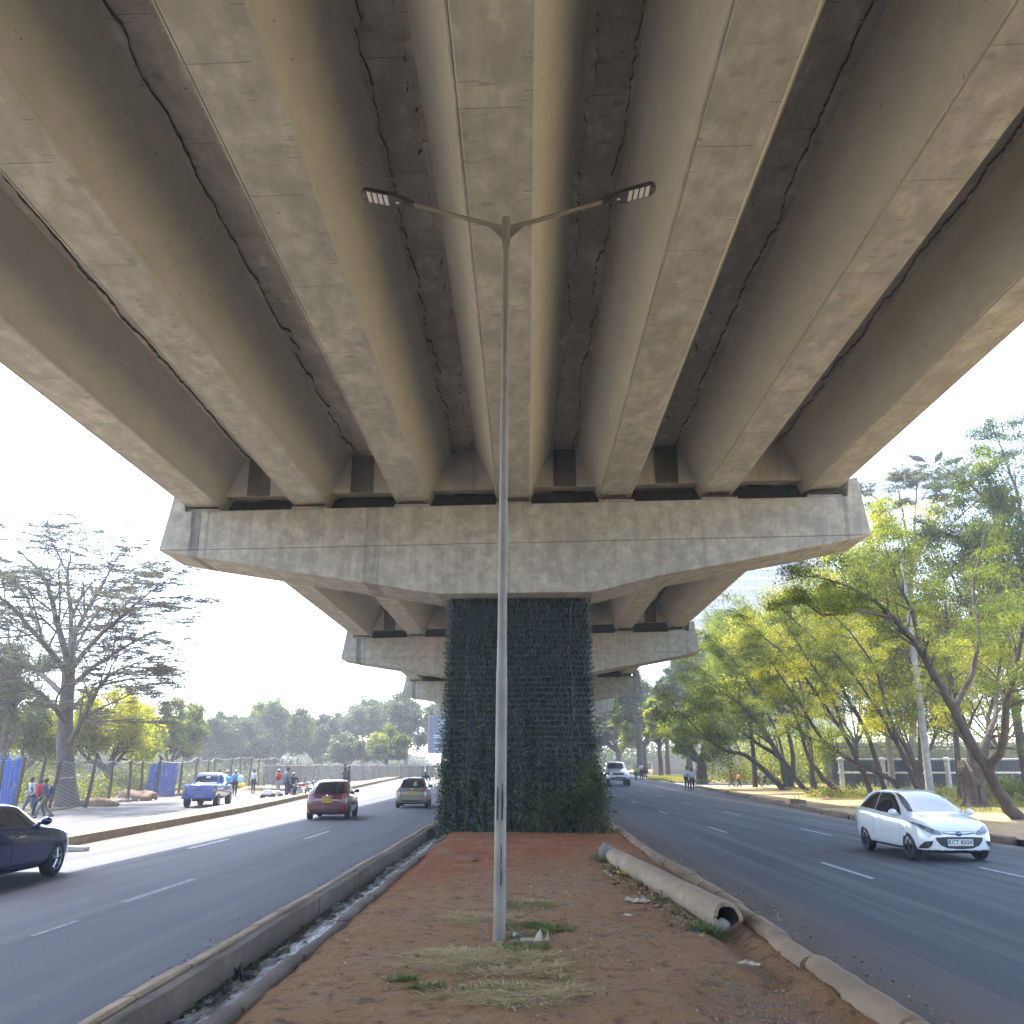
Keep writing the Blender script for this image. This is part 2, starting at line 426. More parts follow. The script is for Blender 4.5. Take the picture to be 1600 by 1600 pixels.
# ---------------------------------------------------------------- ground and roads
rng = np.random.default_rng(7)
def lerp_tab(tab, y):
    return float(np.interp(y, [a for a, _ in tab], [b for _, b in tab]))
KL = [(-60, -10.45), (21, -10.5), (38, -11.6), (55, -13.1), (90, -14.6), (200, -19), (600, -45)]   # left far kerb
KR = [(-60, 11.3), (33, 11.45), (50, 12.9), (70, 13.9), (110, 15.4), (200, 19), (600, 35)]     # right far kerb
SLV = [(-60, -18.6), (34, -18.9), (43, -20.7), (60, -22.6), (100, -25), (200, -30), (600, -60)]   # left service road edge
ys = sorted(set([-60, -30, -10, 0] + list(np.arange(2, 60, 2.0)) + list(np.arange(60, 200, 6.0)) + [200, 260, 340, 450, 600]))
def strip(name, fl, fr, dz, mat, y0=-60, y1=600, nx=2, label=None):
    mb = MB(); yy = [y for y in ys if y0 <= y <= y1]
    if yy[0] > y0: yy = [y0] + yy
    if yy[-1] < y1: yy = yy + [y1]
    for y in yy:
        a, b = fl(y), fr(y)
        for k in range(nx + 1): mb.v.append((a + (b - a) * k / nx, y, zg(y) + (dz(y, k) if callable(dz) else dz)))
    for i in range(len(yy) - 1):
        for k in range(nx):
            j = i * (nx + 1) + k
            mb.f.append((j, j + 1, j + nx + 2, j + nx + 1)); mb.m.append(0)
    o = mb.build(name, mat, fix=False)
    return tag(o, kind='structure')
kl = lambda y: lerp_tab(KL, y); kr = lambda y: lerp_tab(KR, y); slv = lambda y: lerp_tab(SLV, y)

# the ground as one sheet to the horizon, dipping under the roads and channel
gx = [-3000, -900, -300, -120, -60, -35, -28, -22, -16, -12, -6, 0, 6, 12, 16, 22, 28, 35, 60, 120, 300, 900, 3000]
gy = [-400, -60, 0, 20, 35, 50, 65, 80, 110, 150, 200, 300, 450, 800, 3000]
mb = MB()
for y in gy:
    for x in gx: mb.v.append((x, y, zg(min(y, 700)) - 0.22))
for i in range(len(gy) - 1):
    for k in range(len(gx) - 1):
        j = i * len(gx) + k; mb.f.append((j, j + 1, j + len(gx) + 1, j + len(gx))); mb.m.append(0)
tag(mb.build('ground', GROUND, fix=False), kind='structure')
strip('road_left_carriageway', kl, lambda y: -2.9, 0.0, A_LEFT, nx=4).name = 'road'
strip('road', lambda y: 2.78, kr, 0.0, A_RIGHT, nx=4)
strip('service_road', slv, lambda y: kl(y) - 1.55, 0.03, A_SERV, nx=3)
def bumpy(a, s):
    return lambda y, k: a + s * (0.5 + 0.5 * math.sin(y * 1.7 + k * 2.3) * math.cos(y * .61 + k))
strip('verge', lambda y: slv(y) - 60, slv, lambda y, k: 0.06 + (0.25 if k < 4 else 0.0) * (0.4 + 0.4 * math.sin(y * .5 + k)), SANDL, nx=6)
# the right verge, cut where the pale side road crosses it
strip('verge', lambda y: kr(y) + 0.25, lambda y: kr(y) + 75, lambda y, k: 0.12 + 0.10 * math.sin(y * .23 + k * 1.3) * (k > 0), SAND, nx=14, y1=79)
strip('verge', lambda y: kr(y) + 0.25, lambda y: kr(y) + 75, lambda y, k: 0.12 + 0.12 * math.sin(y * .23 + k * 1.3) * (k > 0), SAND, nx=10, y0=95)
strip('side_road', lambda y: kr(y) - 0.05, lambda y: kr(y) + 75, 0.006, A_SIDE, nx=4, y0=79, y1=95)

# ---- paved island between the left carriageway and the service road
mb = MB()
yy = [y for y in ys if y <= 260]
for y in yy:
    j = 0.012 * math.sin(y * 3.1)
    a = kl(y); z = zg(y)
    mb.v += [(a + j, y, z - .02), (a - .02 + j, y, z + .21), (a - .30, y, z + .225), (a - 1.50, y, z + .20), (a - 1.55, y, z - .02)]
for i in range(len(yy) - 1):
    for k in range(4):
        j = i * 5 + k; mb.f.append((j, j + 5, j + 6, j + 1)); mb.m.append(0 if k < 2 else 1)
tag(mb.build('pavement', [C_KERB, PAVE], fix=False), kind='structure')

# ---- kerb of the median by the left carriageway, with the drain channel beside it
def kerb_run(name, sect, y0, y1, step, mat, xf, seed, gap=0.015, jit=0.015, wob=0.0):
    r = random.Random(seed); mb = MB(); y = y0
    while y < y1:
        L = step * r.uniform(0.9, 1.1); e = min(y + L, y1)
        jx, jz = r.uniform(-jit, jit), r.uniform(-jit, jit) * 0.7
        nseg = max(2, int(L / 0.22)); rings = []
        for q in range(nseg + 1):
            t = y + gap / 2 + (e - y - gap) * q / nseg
            ring = []
            for (x, z) in sect:
                ring.append((xf(t) + x + jx + r.uniform(-wob, wob), t, zg(t) + z + jz + r.uniform(-wob, wob) * 0.6))
            rings.append(ring)
        n = len(sect); base = len(mb.v)
        for rg in rings: mb.v += rg
        for q in range(nseg):
            for k in range(n):
                a = base + q * n + k; b = base + q * n + (k + 1) % n
                mb.f.append((a, b, b + n, a + n)); mb.m.append(0)
        mb.f.append(tuple(base + k for k in range(n))); mb.m.append(0)
        mb.f.append(tuple(base + nseg * n + k for k in range(n))); mb.m.append(0)
        y = e
    return mb.build(name, mat, smooth=True)
o = kerb_run('kerb', [(-.02, -.1), (.0, .115), (.03, .15), (.13, .165), (.14, .15), (.135, -.1)], -8, 170, 1.0, C_KERB, lambda y: -2.92, 3, 0.02, 0.012, 0.006)
tag(o, kind='structure')
o = kerb_run('channel_wall', [(0, -.12), (0, .135), (.02, .15), (.13, .15), (.145, .135), (.15, -.12)], -8, 60, 3.3, C_KERB2, lambda y: -2.782, 4, 0.03, 0.012, 0.007)
tag(o, kind='structure')
o = kerb_run('channel_edge', [(0, -.12), (0, .055), (.02, .07), (.11, .08), (.14, .07), (.15, -.12)], -8, 26.5, 1.9, C_KERB2, lambda y: -2.19 + 0.015 * math.sin(y * 1.9), 5, 0.03, 0.02, 0.012)
tag(o, kind='structure')
strip('channel_bed', lambda y: -2.70, lambda y: -2.1, lambda y, k: -.10 + (.012 * math.sin(y * 5.3 + k * 2)), C_KERB2, y0=-8, y1=60, nx=3)
m_w, t, b = new_mat('drain_water')
nz = noise(t, coords(t, (3, .7, 1)), 3.0, 5, 0.65)
b.inputs['Roughness'].default_value = 0.12; b.inputs['Specular IOR Level'].default_value = 0.8
t.links.new(ramp(t, nz, [(0.44, (.025, .025, .028)), (0.52, (.42, .43, .44)), (0.62, (.75, .76, .78))]), b.inputs['Base Color'])  # white glints of reflected sky painted into the water colour
bump(t, b, noise(t, coords(t, (6, 3, 1)), 4, 5, 0.7), 0.8, 0.02)
mb = MB(); n = 160
for i in range(n + 1):
    y = 2.0 + (28 - 2.0) * i / n
    a = -2.575 + 0.035 * math.sin(y * 1.3) + 0.025 * math.sin(y * 4.1); c = -2.20 + 0.015 * math.sin(y * 2.2)
    for k in range(5): mb.v.append((a + (c - a) * k / 4, y, -.068 + .004 * math.sin(y * 9 + k * 2)))
for i in range(n):
    for k in range(4): j = i * 5 + k; mb.f.append((j, j + 1, j + 6, j + 5)); mb.m.append(0)
tag(mb.build('water', m_w, fix=False), kind='structure')

# ---- trodden earth of the median
def n2(x, y):
    return (math.sin(x * 3.1 + y * 1.3) + math.sin(x * -1.7 + y * 2.9 + 1.0) + math.sin(x * 5.3 - y * 4.1 + 2.0) * .5 + math.sin(x * 11 + y * 9.7) * .25) / 2.75
def mh(x, y):
    z = 0.085 + 0.018 * n2(x, y) + 0.010 * n2(x * 4.3, y * 4.1) + 0.006 * n2(x * 11.3 + 2, y * 9.1)
    z += 0.07 * math.exp(-((x - .1) ** 2 / .7 + (y - 8.0) ** 2 / 5))
    d = math.hypot((x - 1.75) / .62, (y - 7.3) / 1.1)                 # washed out hollow by the kerb
    z -= 0.10 * max(0, 1 - d * d) ** .6
    z += 0.06 * math.exp(-((y - 19.2 - .3 * math.sin(x * 2)) / .5) ** 2) * (x > -.2) * (x < 1.8)
    if y > 19.2: z += 0.03
    z -= 0.10 * math.exp(-((x - 2.1) / .16) ** 2) * (8 < y < 18.5)
    e = min((x + 2.05) / 4.65, 1 - (x + 2.05) / 4.65)
    return z - 0.05 * max(0, 1 - e * 18)
mb = MB(); nx, ny = 90, 560
for j in range(ny + 1):
    y = -6 + 36 * j / ny
    for i in range(nx + 1):
        x = -2.05 + 4.65 * i / nx
        z = mh(x, y)
        mb.v.append((x, y, z))
for j in range(ny):
    for i in range(nx):
        a = j * (nx + 1) + i; mb.f.append((a, a + 1, a + nx + 2, a + nx + 1)); mb.m.append(0)
tag(mb.build('median_earth', DIRT, fix=False, smooth='all'), kind='structure')
strip('median_earth', lambda y: -2.05, lambda y: 2.6, .08, DIRT, y0=30, y1=300, nx=2)

# rounded kerb stones of the median by the right carriageway
o = kerb_run('kerb', [(0, -.1), (-.01, .12), (.03, .165), (.10, .185), (.17, .165), (.24, .09), (.27, .0), (.27, -.1)], -6, 170, 1.05, C_KERB, lambda y: 2.42 + .035 * math.sin(y * .55), 9, 0.03, 0.02, 0.008)
tag(o, kind='structure')
# worn stones along the far side of the right carriageway
r = random.Random(31); mb = MB(); y = -10
while y < 79:
    L = r.uniform(.7, 1.15)
    if r.random() > .10:
        h = r.uniform(.13, .22); z = zg(y)
        ang = math.atan2(kr(y + 1) - kr(y), 1.0)
        rot = Matrix.Rotation(-ang + r.uniform(-.05, .05), 3, 'Z') @ Matrix.Rotation(r.uniform(-.06, .06), 3, 'Y')
        mb.box((kr(y) + .12 + r.uniform(-.04, .05), y + L / 2, z + h / 2 - .03), (.26, L * .93, h + .06), 0, rot)
    y += L
tag(mb.build('kerb', concrete('stone_kerb', (.27, .20, .13), (.17, .12, .08)), bevel=.03, smooth=True), kind='structure')

# ---- painted markings
mb = MB(); mb2 = MB()
def dash(m, x, y0, y1, wd=.11, xe=None):
    xe = x if xe is None else xe
    m.add([(x - wd / 2, y0, zg(y0) + .004), (x + wd / 2, y0, zg(y0) + .004), (xe + wd / 2, y1, zg(y1) + .004), (xe - wd / 2, y1, zg(y1) + .004)], [(0, 1, 2, 3)])
for k in range(-1, 9):
    a = 15.8 + k * 11.1
    sh = max(0, a - 33) * .006
    dash(mb, 5.66 + sh, a, a + 2.65, .085)
    dash(mb, 8.25 + sh * 2.4, a - 1.1, a + 1.8, .075)
for k in range(0, 7):
    a = 24.3 + k * 11.8
    dash(mb2 if k % 2 else mb, -5.69 - max(0, a - 30) * .012, a, a + 3.0, .085)
dash(mb2, -5.42, 12.95, 15.6, .11); dash(mb2, -5.30, 10.4, 11.4, .07);
dash(mb, -7.62, 21.4, 24.2, .13); dash(mb2, -9.2, 26, 29.5, .10); dash(mb2, -8.1, 12.2, 14.6, .13); dash(mb2, -7.95, 34.0, 37.5, .12)
tag(mb.build('road_marking', PAINT, fix=False), kind='structure')
tag(mb2.build('worn_road_marking', PAINT2, fix=False), kind='structure')

# ---------------------------------------------------------------- the flyover
SLOPE = 0.0272
BX = [-9.29, -6.23, -3.26, -.32, 2.64, 5.61, 8.62]
def zs(x): return 9.26 + SLOPE * (x + .3)
H_B = 1.5
bridge = empty('road_bridge', (0, 24.6, 9), 0, 'grey concrete flyover of seven trough girders passing overhead between the carriageways', 'bridge')
def bpart(name, mb, mats, **k):
    o = mb.build(name, mats, bridge, **k)
    o.matrix_parent_inverse = Matrix.Translation((0, -24.6, -9)); return o
CAPY = [-2.9, 24.6] + [24.6 + 26.0 * i for i in range(1, 7)]
spans = [(CAPY[i] + (1.03), CAPY[i + 1] + .97) for i in range(len(CAPY) - 1)]
spans.insert(0, (-31, CAPY[0] + .97))
for si, (a, b_) in enumerate(spans[:7]):
    for bi, x in enumerate(BX):
        mb = MB()
        z0 = zs(x); 
        sec = [(-.435, 0), (.435, 0), (.465, .03), (.48, .10), (1.12, H_B), (-1.12, H_B), (-.48, .10), (-.465, .03)]
        poly = [(x + p, z0 + q + SLOPE * p) for p, q in sec]
        mb.prism(poly, 'y', a, b_)
        if si in (1, 2):                       # the casting lip left along one bottom edge
            mb.prism([(x - .495, z0 + .012 - SLOPE * .5), (x - .465, z0 + .012 - SLOPE * .5), (x - .465, z0 + .055), (x - .495, z0 + .05)], 'y', a + .3, b_ - .3)
        bpart('girder', mb, C_BEAM, smooth=False)
# deck slab + parapets
mb = MB()
Y0, Y1 = -32, CAPY[-1] + 2
mb.prism([(-11.3, zs(-11.3) + H_B + .003), (10.7, zs(10.7) + H_B + .003), (10.7, zs(10.7) + H_B + .26), (-11.3, zs(-11.3) + H_B + .26)], 'y', Y0, Y1)
bpart('deck_slab', mb, C_DECK)
for x0, x1 in ((-11.3, -11.0), (10.4, 10.7)):
    mb = MB(); z = zs(x0) + H_B + .262
    mb.prism([(x0 - .02, z), (x1, z), (x1, z + .95), (x0 - .02, z + .95)], 'y', Y0, Y1)
    bpart('parapet', mb, C_CAP)
# ragged mortar along the panel edges, and end diaphragms
for si, (a, b_) in enumerate(spans[:5]):
    for bi in range(6):
        xa = BX[bi] + 1.12; xb = BX[bi + 1] - 1.12
        if si in (1, 2):
            r = random.Random(si * 50 + bi)
            for side, x0, s in ((0, xa, 1), (1, xb, -1)):
                mb = MB()
                y = a + .6; wv = .07; pts = []
                while y < b_ - .6:
                    wv = max(.02, min(.17, wv + r.uniform(-.03, .03)))
                    if r.random() < .06: wv = r.uniform(.03, .16)
                    pts.append((y, wv)); y += r.uniform(.04, .16)
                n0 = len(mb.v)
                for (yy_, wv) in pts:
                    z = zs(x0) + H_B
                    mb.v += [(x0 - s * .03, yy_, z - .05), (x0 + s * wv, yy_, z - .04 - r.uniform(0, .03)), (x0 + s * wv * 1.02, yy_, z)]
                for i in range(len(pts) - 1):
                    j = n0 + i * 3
                    mb.f += [(j, j + 1, j + 4, j + 3), (j + 1, j + 2, j + 5, j + 4)]; mb.m += [0, 1]  # outer face painted dark, in place of the bead's faint shade
                n1_ = len(mb.v)                  # crack beside the bead, its shadow gap painted as a dark strip
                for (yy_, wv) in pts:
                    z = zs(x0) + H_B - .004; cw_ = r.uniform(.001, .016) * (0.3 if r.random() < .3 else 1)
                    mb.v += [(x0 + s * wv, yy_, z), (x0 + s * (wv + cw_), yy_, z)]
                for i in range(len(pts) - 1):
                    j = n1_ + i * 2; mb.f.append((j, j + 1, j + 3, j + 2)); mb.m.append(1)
                bpart('mortar_bead', mb, [C_DECK, C_STAIN_SHADE], fix=False)
        for ya, yb in (((b_ - .75), (b_ - .35)), ((a + .35), (a + .75))):
            mb = MB()
            z0 = zs(xa) + .30; z1 = zs(xb) + .30; zt = H_B - .02
            k = .3 / H_B
            xl0 = BX[bi] + .5 + .62 * k; xr0 = BX[bi + 1] - .5 - .62 * k
            mb.prism([(xl0 - .05, z0), (xr0 + .05, z1), (xb + .05, zs(xb) + zt), (xa - .05, zs(xa) + zt)], 'y', ya, yb)
            xm0, xm1 = (xl0 + xr0) / 2 - .33, (xl0 + xr0) / 2 + .33
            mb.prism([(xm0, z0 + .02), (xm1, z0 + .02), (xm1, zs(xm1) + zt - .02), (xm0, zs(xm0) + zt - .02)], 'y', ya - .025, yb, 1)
            bpart('diaphragm', mb, [C_BEAM, C_STAIN_SHADE if (bi + si) % 3 else C_DECK])

# ---- piers
def pier(idx, yc, label):
    p = empty('bridge_pier', (0, yc + 1, 0), 0, label, 'pier', 'hammerhead piers under the flyover')
    inv = Matrix.Translation((0, -yc - 1, 0))
    def pp(name, mb, mats, par=None, **k):
        o = mb.build(name, mats, par or p, **k)
        if par is None: o.matrix_parent_inverse = inv
        return o
    mb = MB(); d = 2.0
    up = [(-10.42, 7.69), (9.77, 8.08), (9.55, 9.80), (9.28, 9.74), (9.20, 9.22), (-9.76, 8.84), (-9.84, 9.36), (-10.12, 9.42)]
    mb.prism(up, 'y', yc, yc + d)
    arcR = [(8.55, 7.81), (6.36, 7.40), (3.65, 6.90), (1.9, 6.52)]
    low = [(-10.40, 7.688), (-9.35, 7.50)] + [(-2.45, 6.42), (1.9, 6.46)] + arcR[::-1][1:] + [(9.75, 8.076)]
    mb.prism(low, 'y', yc + .006, yc + d - .006)
    cap = pp('cap', mb, [C_CAP], bevel=0.03)
    cap.matrix_parent_inverse = inv
    zc = lambda x: 8.84 + (9.22 - 8.84) * (x + 9.76) / 18.96
    if idx and idx < 4:
        mb = MB(); mb.prism([(-9.0, zc(-9.0) + .002), (8.6, zc(8.6) + .002), (8.6, zs(8.6) + .33), (-9.0, zs(-9.0) + .33)], 'y', yc + .86, yc + 1.14)  # added block that keeps light out of the bearing gap
        pp('gap_light_block', mb, C_BLACK)
    for x in (BX if idx and idx < 4 else []):
        z = zc(x)
        for yb in (yc + .42, yc + d - .42):
            mb = MB(); mb.box((x, yb, z + .05), (1.02, .55, .115), 0)
            ped = mb.build('pedestal', C_POST, p); ped.matrix_parent_inverse = inv
            mb = MB()
            mb.box((x, yb, z + .133), (.62, .42, .05), 0)
            mb.box((x, yb, z + .166), (.80, .50, .016), 1)
            h2 = zs(x) - z - .174
            mb.box((x, yb, z + .174 + h2 / 2), (.6, .46, max(.02, h2)), 0)
            br = mb.build('bearing', [RUBBER, RUST], p); br.matrix_parent_inverse = inv
    mb = MB()
    mb.prism([(-2.05, -.3), (1.65, -.3), (1.75, 6.47), (-2.15, 6.43)], 'y', yc + .95, yc + d - .25) if idx else mb.prism([(-2.05, -.3), (1.65, -.3), (1.75, 6.47), (-2.15, 6.43)], 'y', yc + .3, yc + 1.4)
    pp('column', mb, [C_CAP])
    return p
names = ['pier just behind the photographer, its cap out of view above', 'nearest concrete pier, its wide cap streaked and its column clad in dark green planters',
         'second concrete pier, its smaller cap showing either side of the planted column', 'third concrete pier, its pale cap end just left of the planted column',
         'fourth pier, mostly hidden behind the planted column', 'fifth pier far off, hidden behind the planted column']
for i, yc in enumerate(CAPY[:6]): pier(i, yc, names[i])

# ---- planters on the first column
PL = M('planter_plastic', (0.016, 0.030, 0.030), 0.42, var=(0.022, 0.040, 0.036), scale=3, spec=0.5)
PLW = M('planter_rim_glint', (0.10, 0.13, 0.13), 0.5)  # paler tone for highlights painted on the cup rims
SOIL = M('planter_soil', (0.02, 0.015, 0.012), 0.95)
gw = empty('green_wall', (-.2, 25.4, 0), 0, 'dark green plastic pocket planters stacked in rows over the nearest column', 'green wall')
ginv = Matrix.Translation((.2, -25.4, 0))
PY, XL, XR = 25.50, -2.17, 1.77
def pocket(mb, c, out, side, wd, h, dep, r):
    """half-round cup: flares outward to its top rim"""
    n = 6; lo = []; hi = []
    for k in range(n + 1):
        t = math.pi * k / n
        cx, cy = math.cos(t), math.sin(t)
        lo.append(c + side * (cx * wd * .30) + out * (.012 + cy * dep * .10) + Vector((0, 0, -h * .50)))
        hi.append(c + side * (cx * wd * .5) + out * (.015 + cy * dep) + Vector((0, 0, h * .40)))
    rim = [q + Vector((0, 0, .012)) - out * .0 for q in hi]
    n0 = len(mb.v); mb.v += [tuple(q) for q in lo + hi]
    for k in range(n):
        mb.f.append((n0 + k, n0 + k + 1, n0 + n + 2 + k, n0 + n + 1 + k)); mb.m.append(0)
    mb.f.append(tuple(n0 + n + 1 + k for k in range(n + 1))); mb.m.append(2)
    mb.f.append(tuple(n0 + k for k in range(n + 1))); mb.m.append(0)
    if r.random() < .35:
        q = hi[n // 2]; mb.box(tuple(q + Vector((0, 0, -.012))), (.035, .012, .014) if abs(out.y) > .5 else (.012, .035, .014), 1)  # pale chip added as a small highlight on the cup
r = random.Random(5); rows = 43
for k in range(rows):
    z = .12 + k * .149
    mb = MB()
    mb.box(((XL + XR) / 2, PY + .022 + .004 * (k % 2), z), (XR - XL, .035, .158), 0)
    nx = 36
    for i in range(nx):
        x = XL + (XR - XL) * (i + .5) / nx
        pocket(mb, Vector((x + r.uniform(-.006, .006) + (.055 if k % 2 else 0), PY, z)), Vector((0, -1, 0)), Vector((1, 0, 0)), .112, .13, .105 * r.uniform(.8, 1.15), r)
    for sx, X in ((-1, XL), (1, XR)):
        mb.box((X - sx * .004 * (k % 2), PY + .46, z), (.03, .86, .158), 0)
        for i in range(8):
            y = PY + .05 + .85 * (i + .5) / 8
            pocket(mb, Vector((X, y, z)), Vector((sx, 0, 0)), Vector((0, 1, 0)), .108, .13, .13, r)
    o = mb.build('planter_row', [PL, PLW, SOIL], gw, fix=False); o.matrix_parent_inverse = ginv

# ---- creeper growing over the planters (many small leaves and hanging stems)
def leaf_quads(P, size, rs, up=0.0, asp=0.55):
    """P (N,3) centres -> (N,4,3) leaf shaped quads with random orientation"""
    N = len(P)
    a = rs.normal(size=(N, 3)); a[:, 2] *= (1 - up); a /= np.linalg.norm(a, axis=1)[:, None]
    b = rs.normal(size=(N, 3)); b -= (b * a).sum(1)[:, None] * a; b /= np.linalg.norm(b, axis=1)[:, None]
    s = size * rs.uniform(.6, 1.35, N)[:, None] if np.isscalar(size) else (size * rs.uniform(.6, 1.35, N))[:, None]
    return np.stack([P - a * s * .5, P + b * s * asp * .5 - a * s * .05, P + a * s * .5, P - b * s * asp * .5 - a * s * .05], 1)
rs = np.random.default_rng(12)
def creeper():
    Ps = []; Ts = []
    mbs = MB()
    for i in range(330):
        x = rs.uniform(XL - .1, XR + .1)
        top = min(6.3, max(.4, rs.normal(2.2, 1.1)))
        if rs.random() < .30: top = rs.uniform(.5, 2.0)
        if rs.random() < .06: top = rs.uniform(4, 6.3)
        z = top; px = x; py = PY - .09
        side = rs.random()
        if side < .10: px = XL - .1; py = PY + rs.uniform(0, .8)
        elif side < .24: px = XR + .1; py = PY + rs.uniform(0, .8)
        pts = []
        dens = rs.uniform(.3, 1.0) * (.45 + .75 * (.5 + .5 * math.sin(x * 4.1 + 1.3 * math.sin(x * 9)))); top = top * (.7 + .5 * (.5 + .5 * math.sin(x * 5.3 + 2))); z = top; tn = rs.uniform(.1, .8)
        while z > .05:
            pts.append((px, py, z)); z -= .10
            px += rs.normal(0, .02); py -= rs.normal(0.001, .006)
            k = rs.poisson(8 * dens * (1.4 if z < 2.6 else .8))
            if k:
                Ps.append(np.array([px, py, z]) + rs.normal(size=(k, 3)) * np.array([.055, .04, .06]) - np.array([0, .03, 0])); Ts.append(np.clip(tn + rs.normal(0, .22, k), 0, 1))
        if len(pts) > 3 and i % 3 == 0: mbs.tube([Vector(q) + Vector((0, -.02, 0)) for q in pts], .006, 3, cap=False)
    P = np.concatenate(Ps); T = np.concatenate(Ts)
    return P, T, mbs
P, T, mbs = creeper()
cr = empty('climbing_plant', (-.2, 25.3, 0), 0, 'small-leaved creeper spreading up the planters from the base of the column', 'climbing plant')
cinv = Matrix.Translation((.2, -25.3, 0))
o = quads_mesh('foliage', leaf_quads(P, .065, rs, asp=.7), L_IVY, T, cr); o.matrix_parent_inverse = cinv
o = mbs.build('stem', BARKG, cr, fix=False); o.matrix_parent_inverse = cinv

def bush(name, label, cat, base, rad, h, n, leaf, mat, seed, group=None, shape='dome', stems=8, up=0.0):
    rs = np.random.default_rng(seed)
    t = empty(name, base, 0, label, cat, group)
    nc = 26
    C = rs.uniform(-1, 1, (nc, 3)); C[:, 2] = rs.uniform(.1, .95, nc)
    k = np.sqrt(np.clip(1.05 - C[:, 2] ** 2 * (1 if shape == 'dome' else .3), .05, 1))
    C[:, 0] *= k * .75; C[:, 1] *= k * .75
    idx = rs.integers(0, nc, n)
    P = C[idx] * np.array([rad, rad * .8, h]) + rs.normal(size=(n, 3)) * np.array([rad * .22, rad * .2, h * .13])
    P[:, 2] = np.abs(P[:, 2]); ct = rs.uniform(.15, .85, nc)
    T = np.clip(ct[idx] + rs.normal(0, .16, n), 0, 1)
    quads_mesh('foliage', leaf_quads(P, leaf, rs, up), mat, T, t)
    mb = MB()
    for i in range(stems):
        e = C[rs.integers(0, nc)] * np.array([rad, rad * .8, h])
        mb.tube([(e[0] * .1, e[1] * .1, 0), (e[0] * .5, e[1] * .5, e[2] * .55), tuple(e)], [.03 * h, .02 * h, .008 * h], 4, cap=False)
    mb.build('stem', BARK, t, fix=False)
    return t
bush('shrub', 'feathery dark green shrub at the right foot of the planted column', 'shrub', (1.62, 25.0, .05), .62, 1.75, 6500, .075, L_FERN, 3, up=-.5, stems=16)
bush('shrub', 'low green shrub at the foot of the planted column right of the lamp pole', 'shrub', (.62, 25.15, .05), .62, 1.15, 4200, .065, L_FERN, 4, up=-.5, stems=14)

# ---------------------------------------------------------------- lamp post on the median
STEEL = M('galvanised_steel', (0.24, 0.208, 0.158), 0.6, 0.1, var=(0.165, 0.14, 0.105), scale=3, bmp=.1)
STEELD = M('lamp_housing', (0.05, 0.05, 0.052), 0.45, 0.3)
LED = M('lamp_diffuser', (0.75, 0.72, 0.62), 0.35)
base = at(780, 1468, 9.62); base.z = .10
top = at(791, 345, 9.78)
lamp = empty('street_lamp', base, 0, 'tall pale steel lamp post with two outstretched arms standing on the earth median', 'street lamp')
inv = Matrix.Translation(-base)
def lp(name, mb, mats, par=lamp, **k):
    o = mb.build(name, mats, par, **k); 
    o.matrix_parent_inverse = inv if par is lamp else Matrix.Identity(4)
    return o
ax = (top - base)
mb = MB(); fr = [0, .30, .315, .345, .36, 1.0]
rd = [.060, .059, .057, .052, .050, .038]
mb.tube([base - Vector((0, 0, .1))] + [base + ax * f for f in fr[1:]], rd, 20)
lp('pole', mb, STEEL, smooth=True)
for f0, f1, rr_, nn_ in ((.1315, .1345, .062, 20), (.963, 1.004, .052, 16), (.955, .958, .047, 16)):
    mb = MB(); mb.tube([base + ax * f0, base + ax * f1], rr_, nn_); lp('collar', mb, STEEL, smooth=True)
mb = MB()                                       # service door and dark rubbed marks
f = Vector((0, -1, 0))
for (a, b_, dx, wd, mi) in ((.137, .176, -.030, .014, 0), (.137, .180, .018, .014, 0), (.085, .110, .012, .008, 0), (.062, .082, .014, .010, 0)):
    p0 = base + ax * a; p1 = base + ax * b_
    for q in range(1):
        c0 = p0 + Vector((dx, -math.sqrt(max(0, .0585 ** 2 - dx * dx)) - .001, 0)); c1 = p1 + Vector((dx, -math.sqrt(max(0, .0578 ** 2 - dx * dx)) - .001, 0))
        mb.tube([c0, c0.lerp(c1, .5) + Vector((.003, 0, 0)), c1], [wd * .6, wd * .8, wd * .4], 6)
lp('access_slot', mb, C_DARK, smooth=True)
tip = base + ax * .985
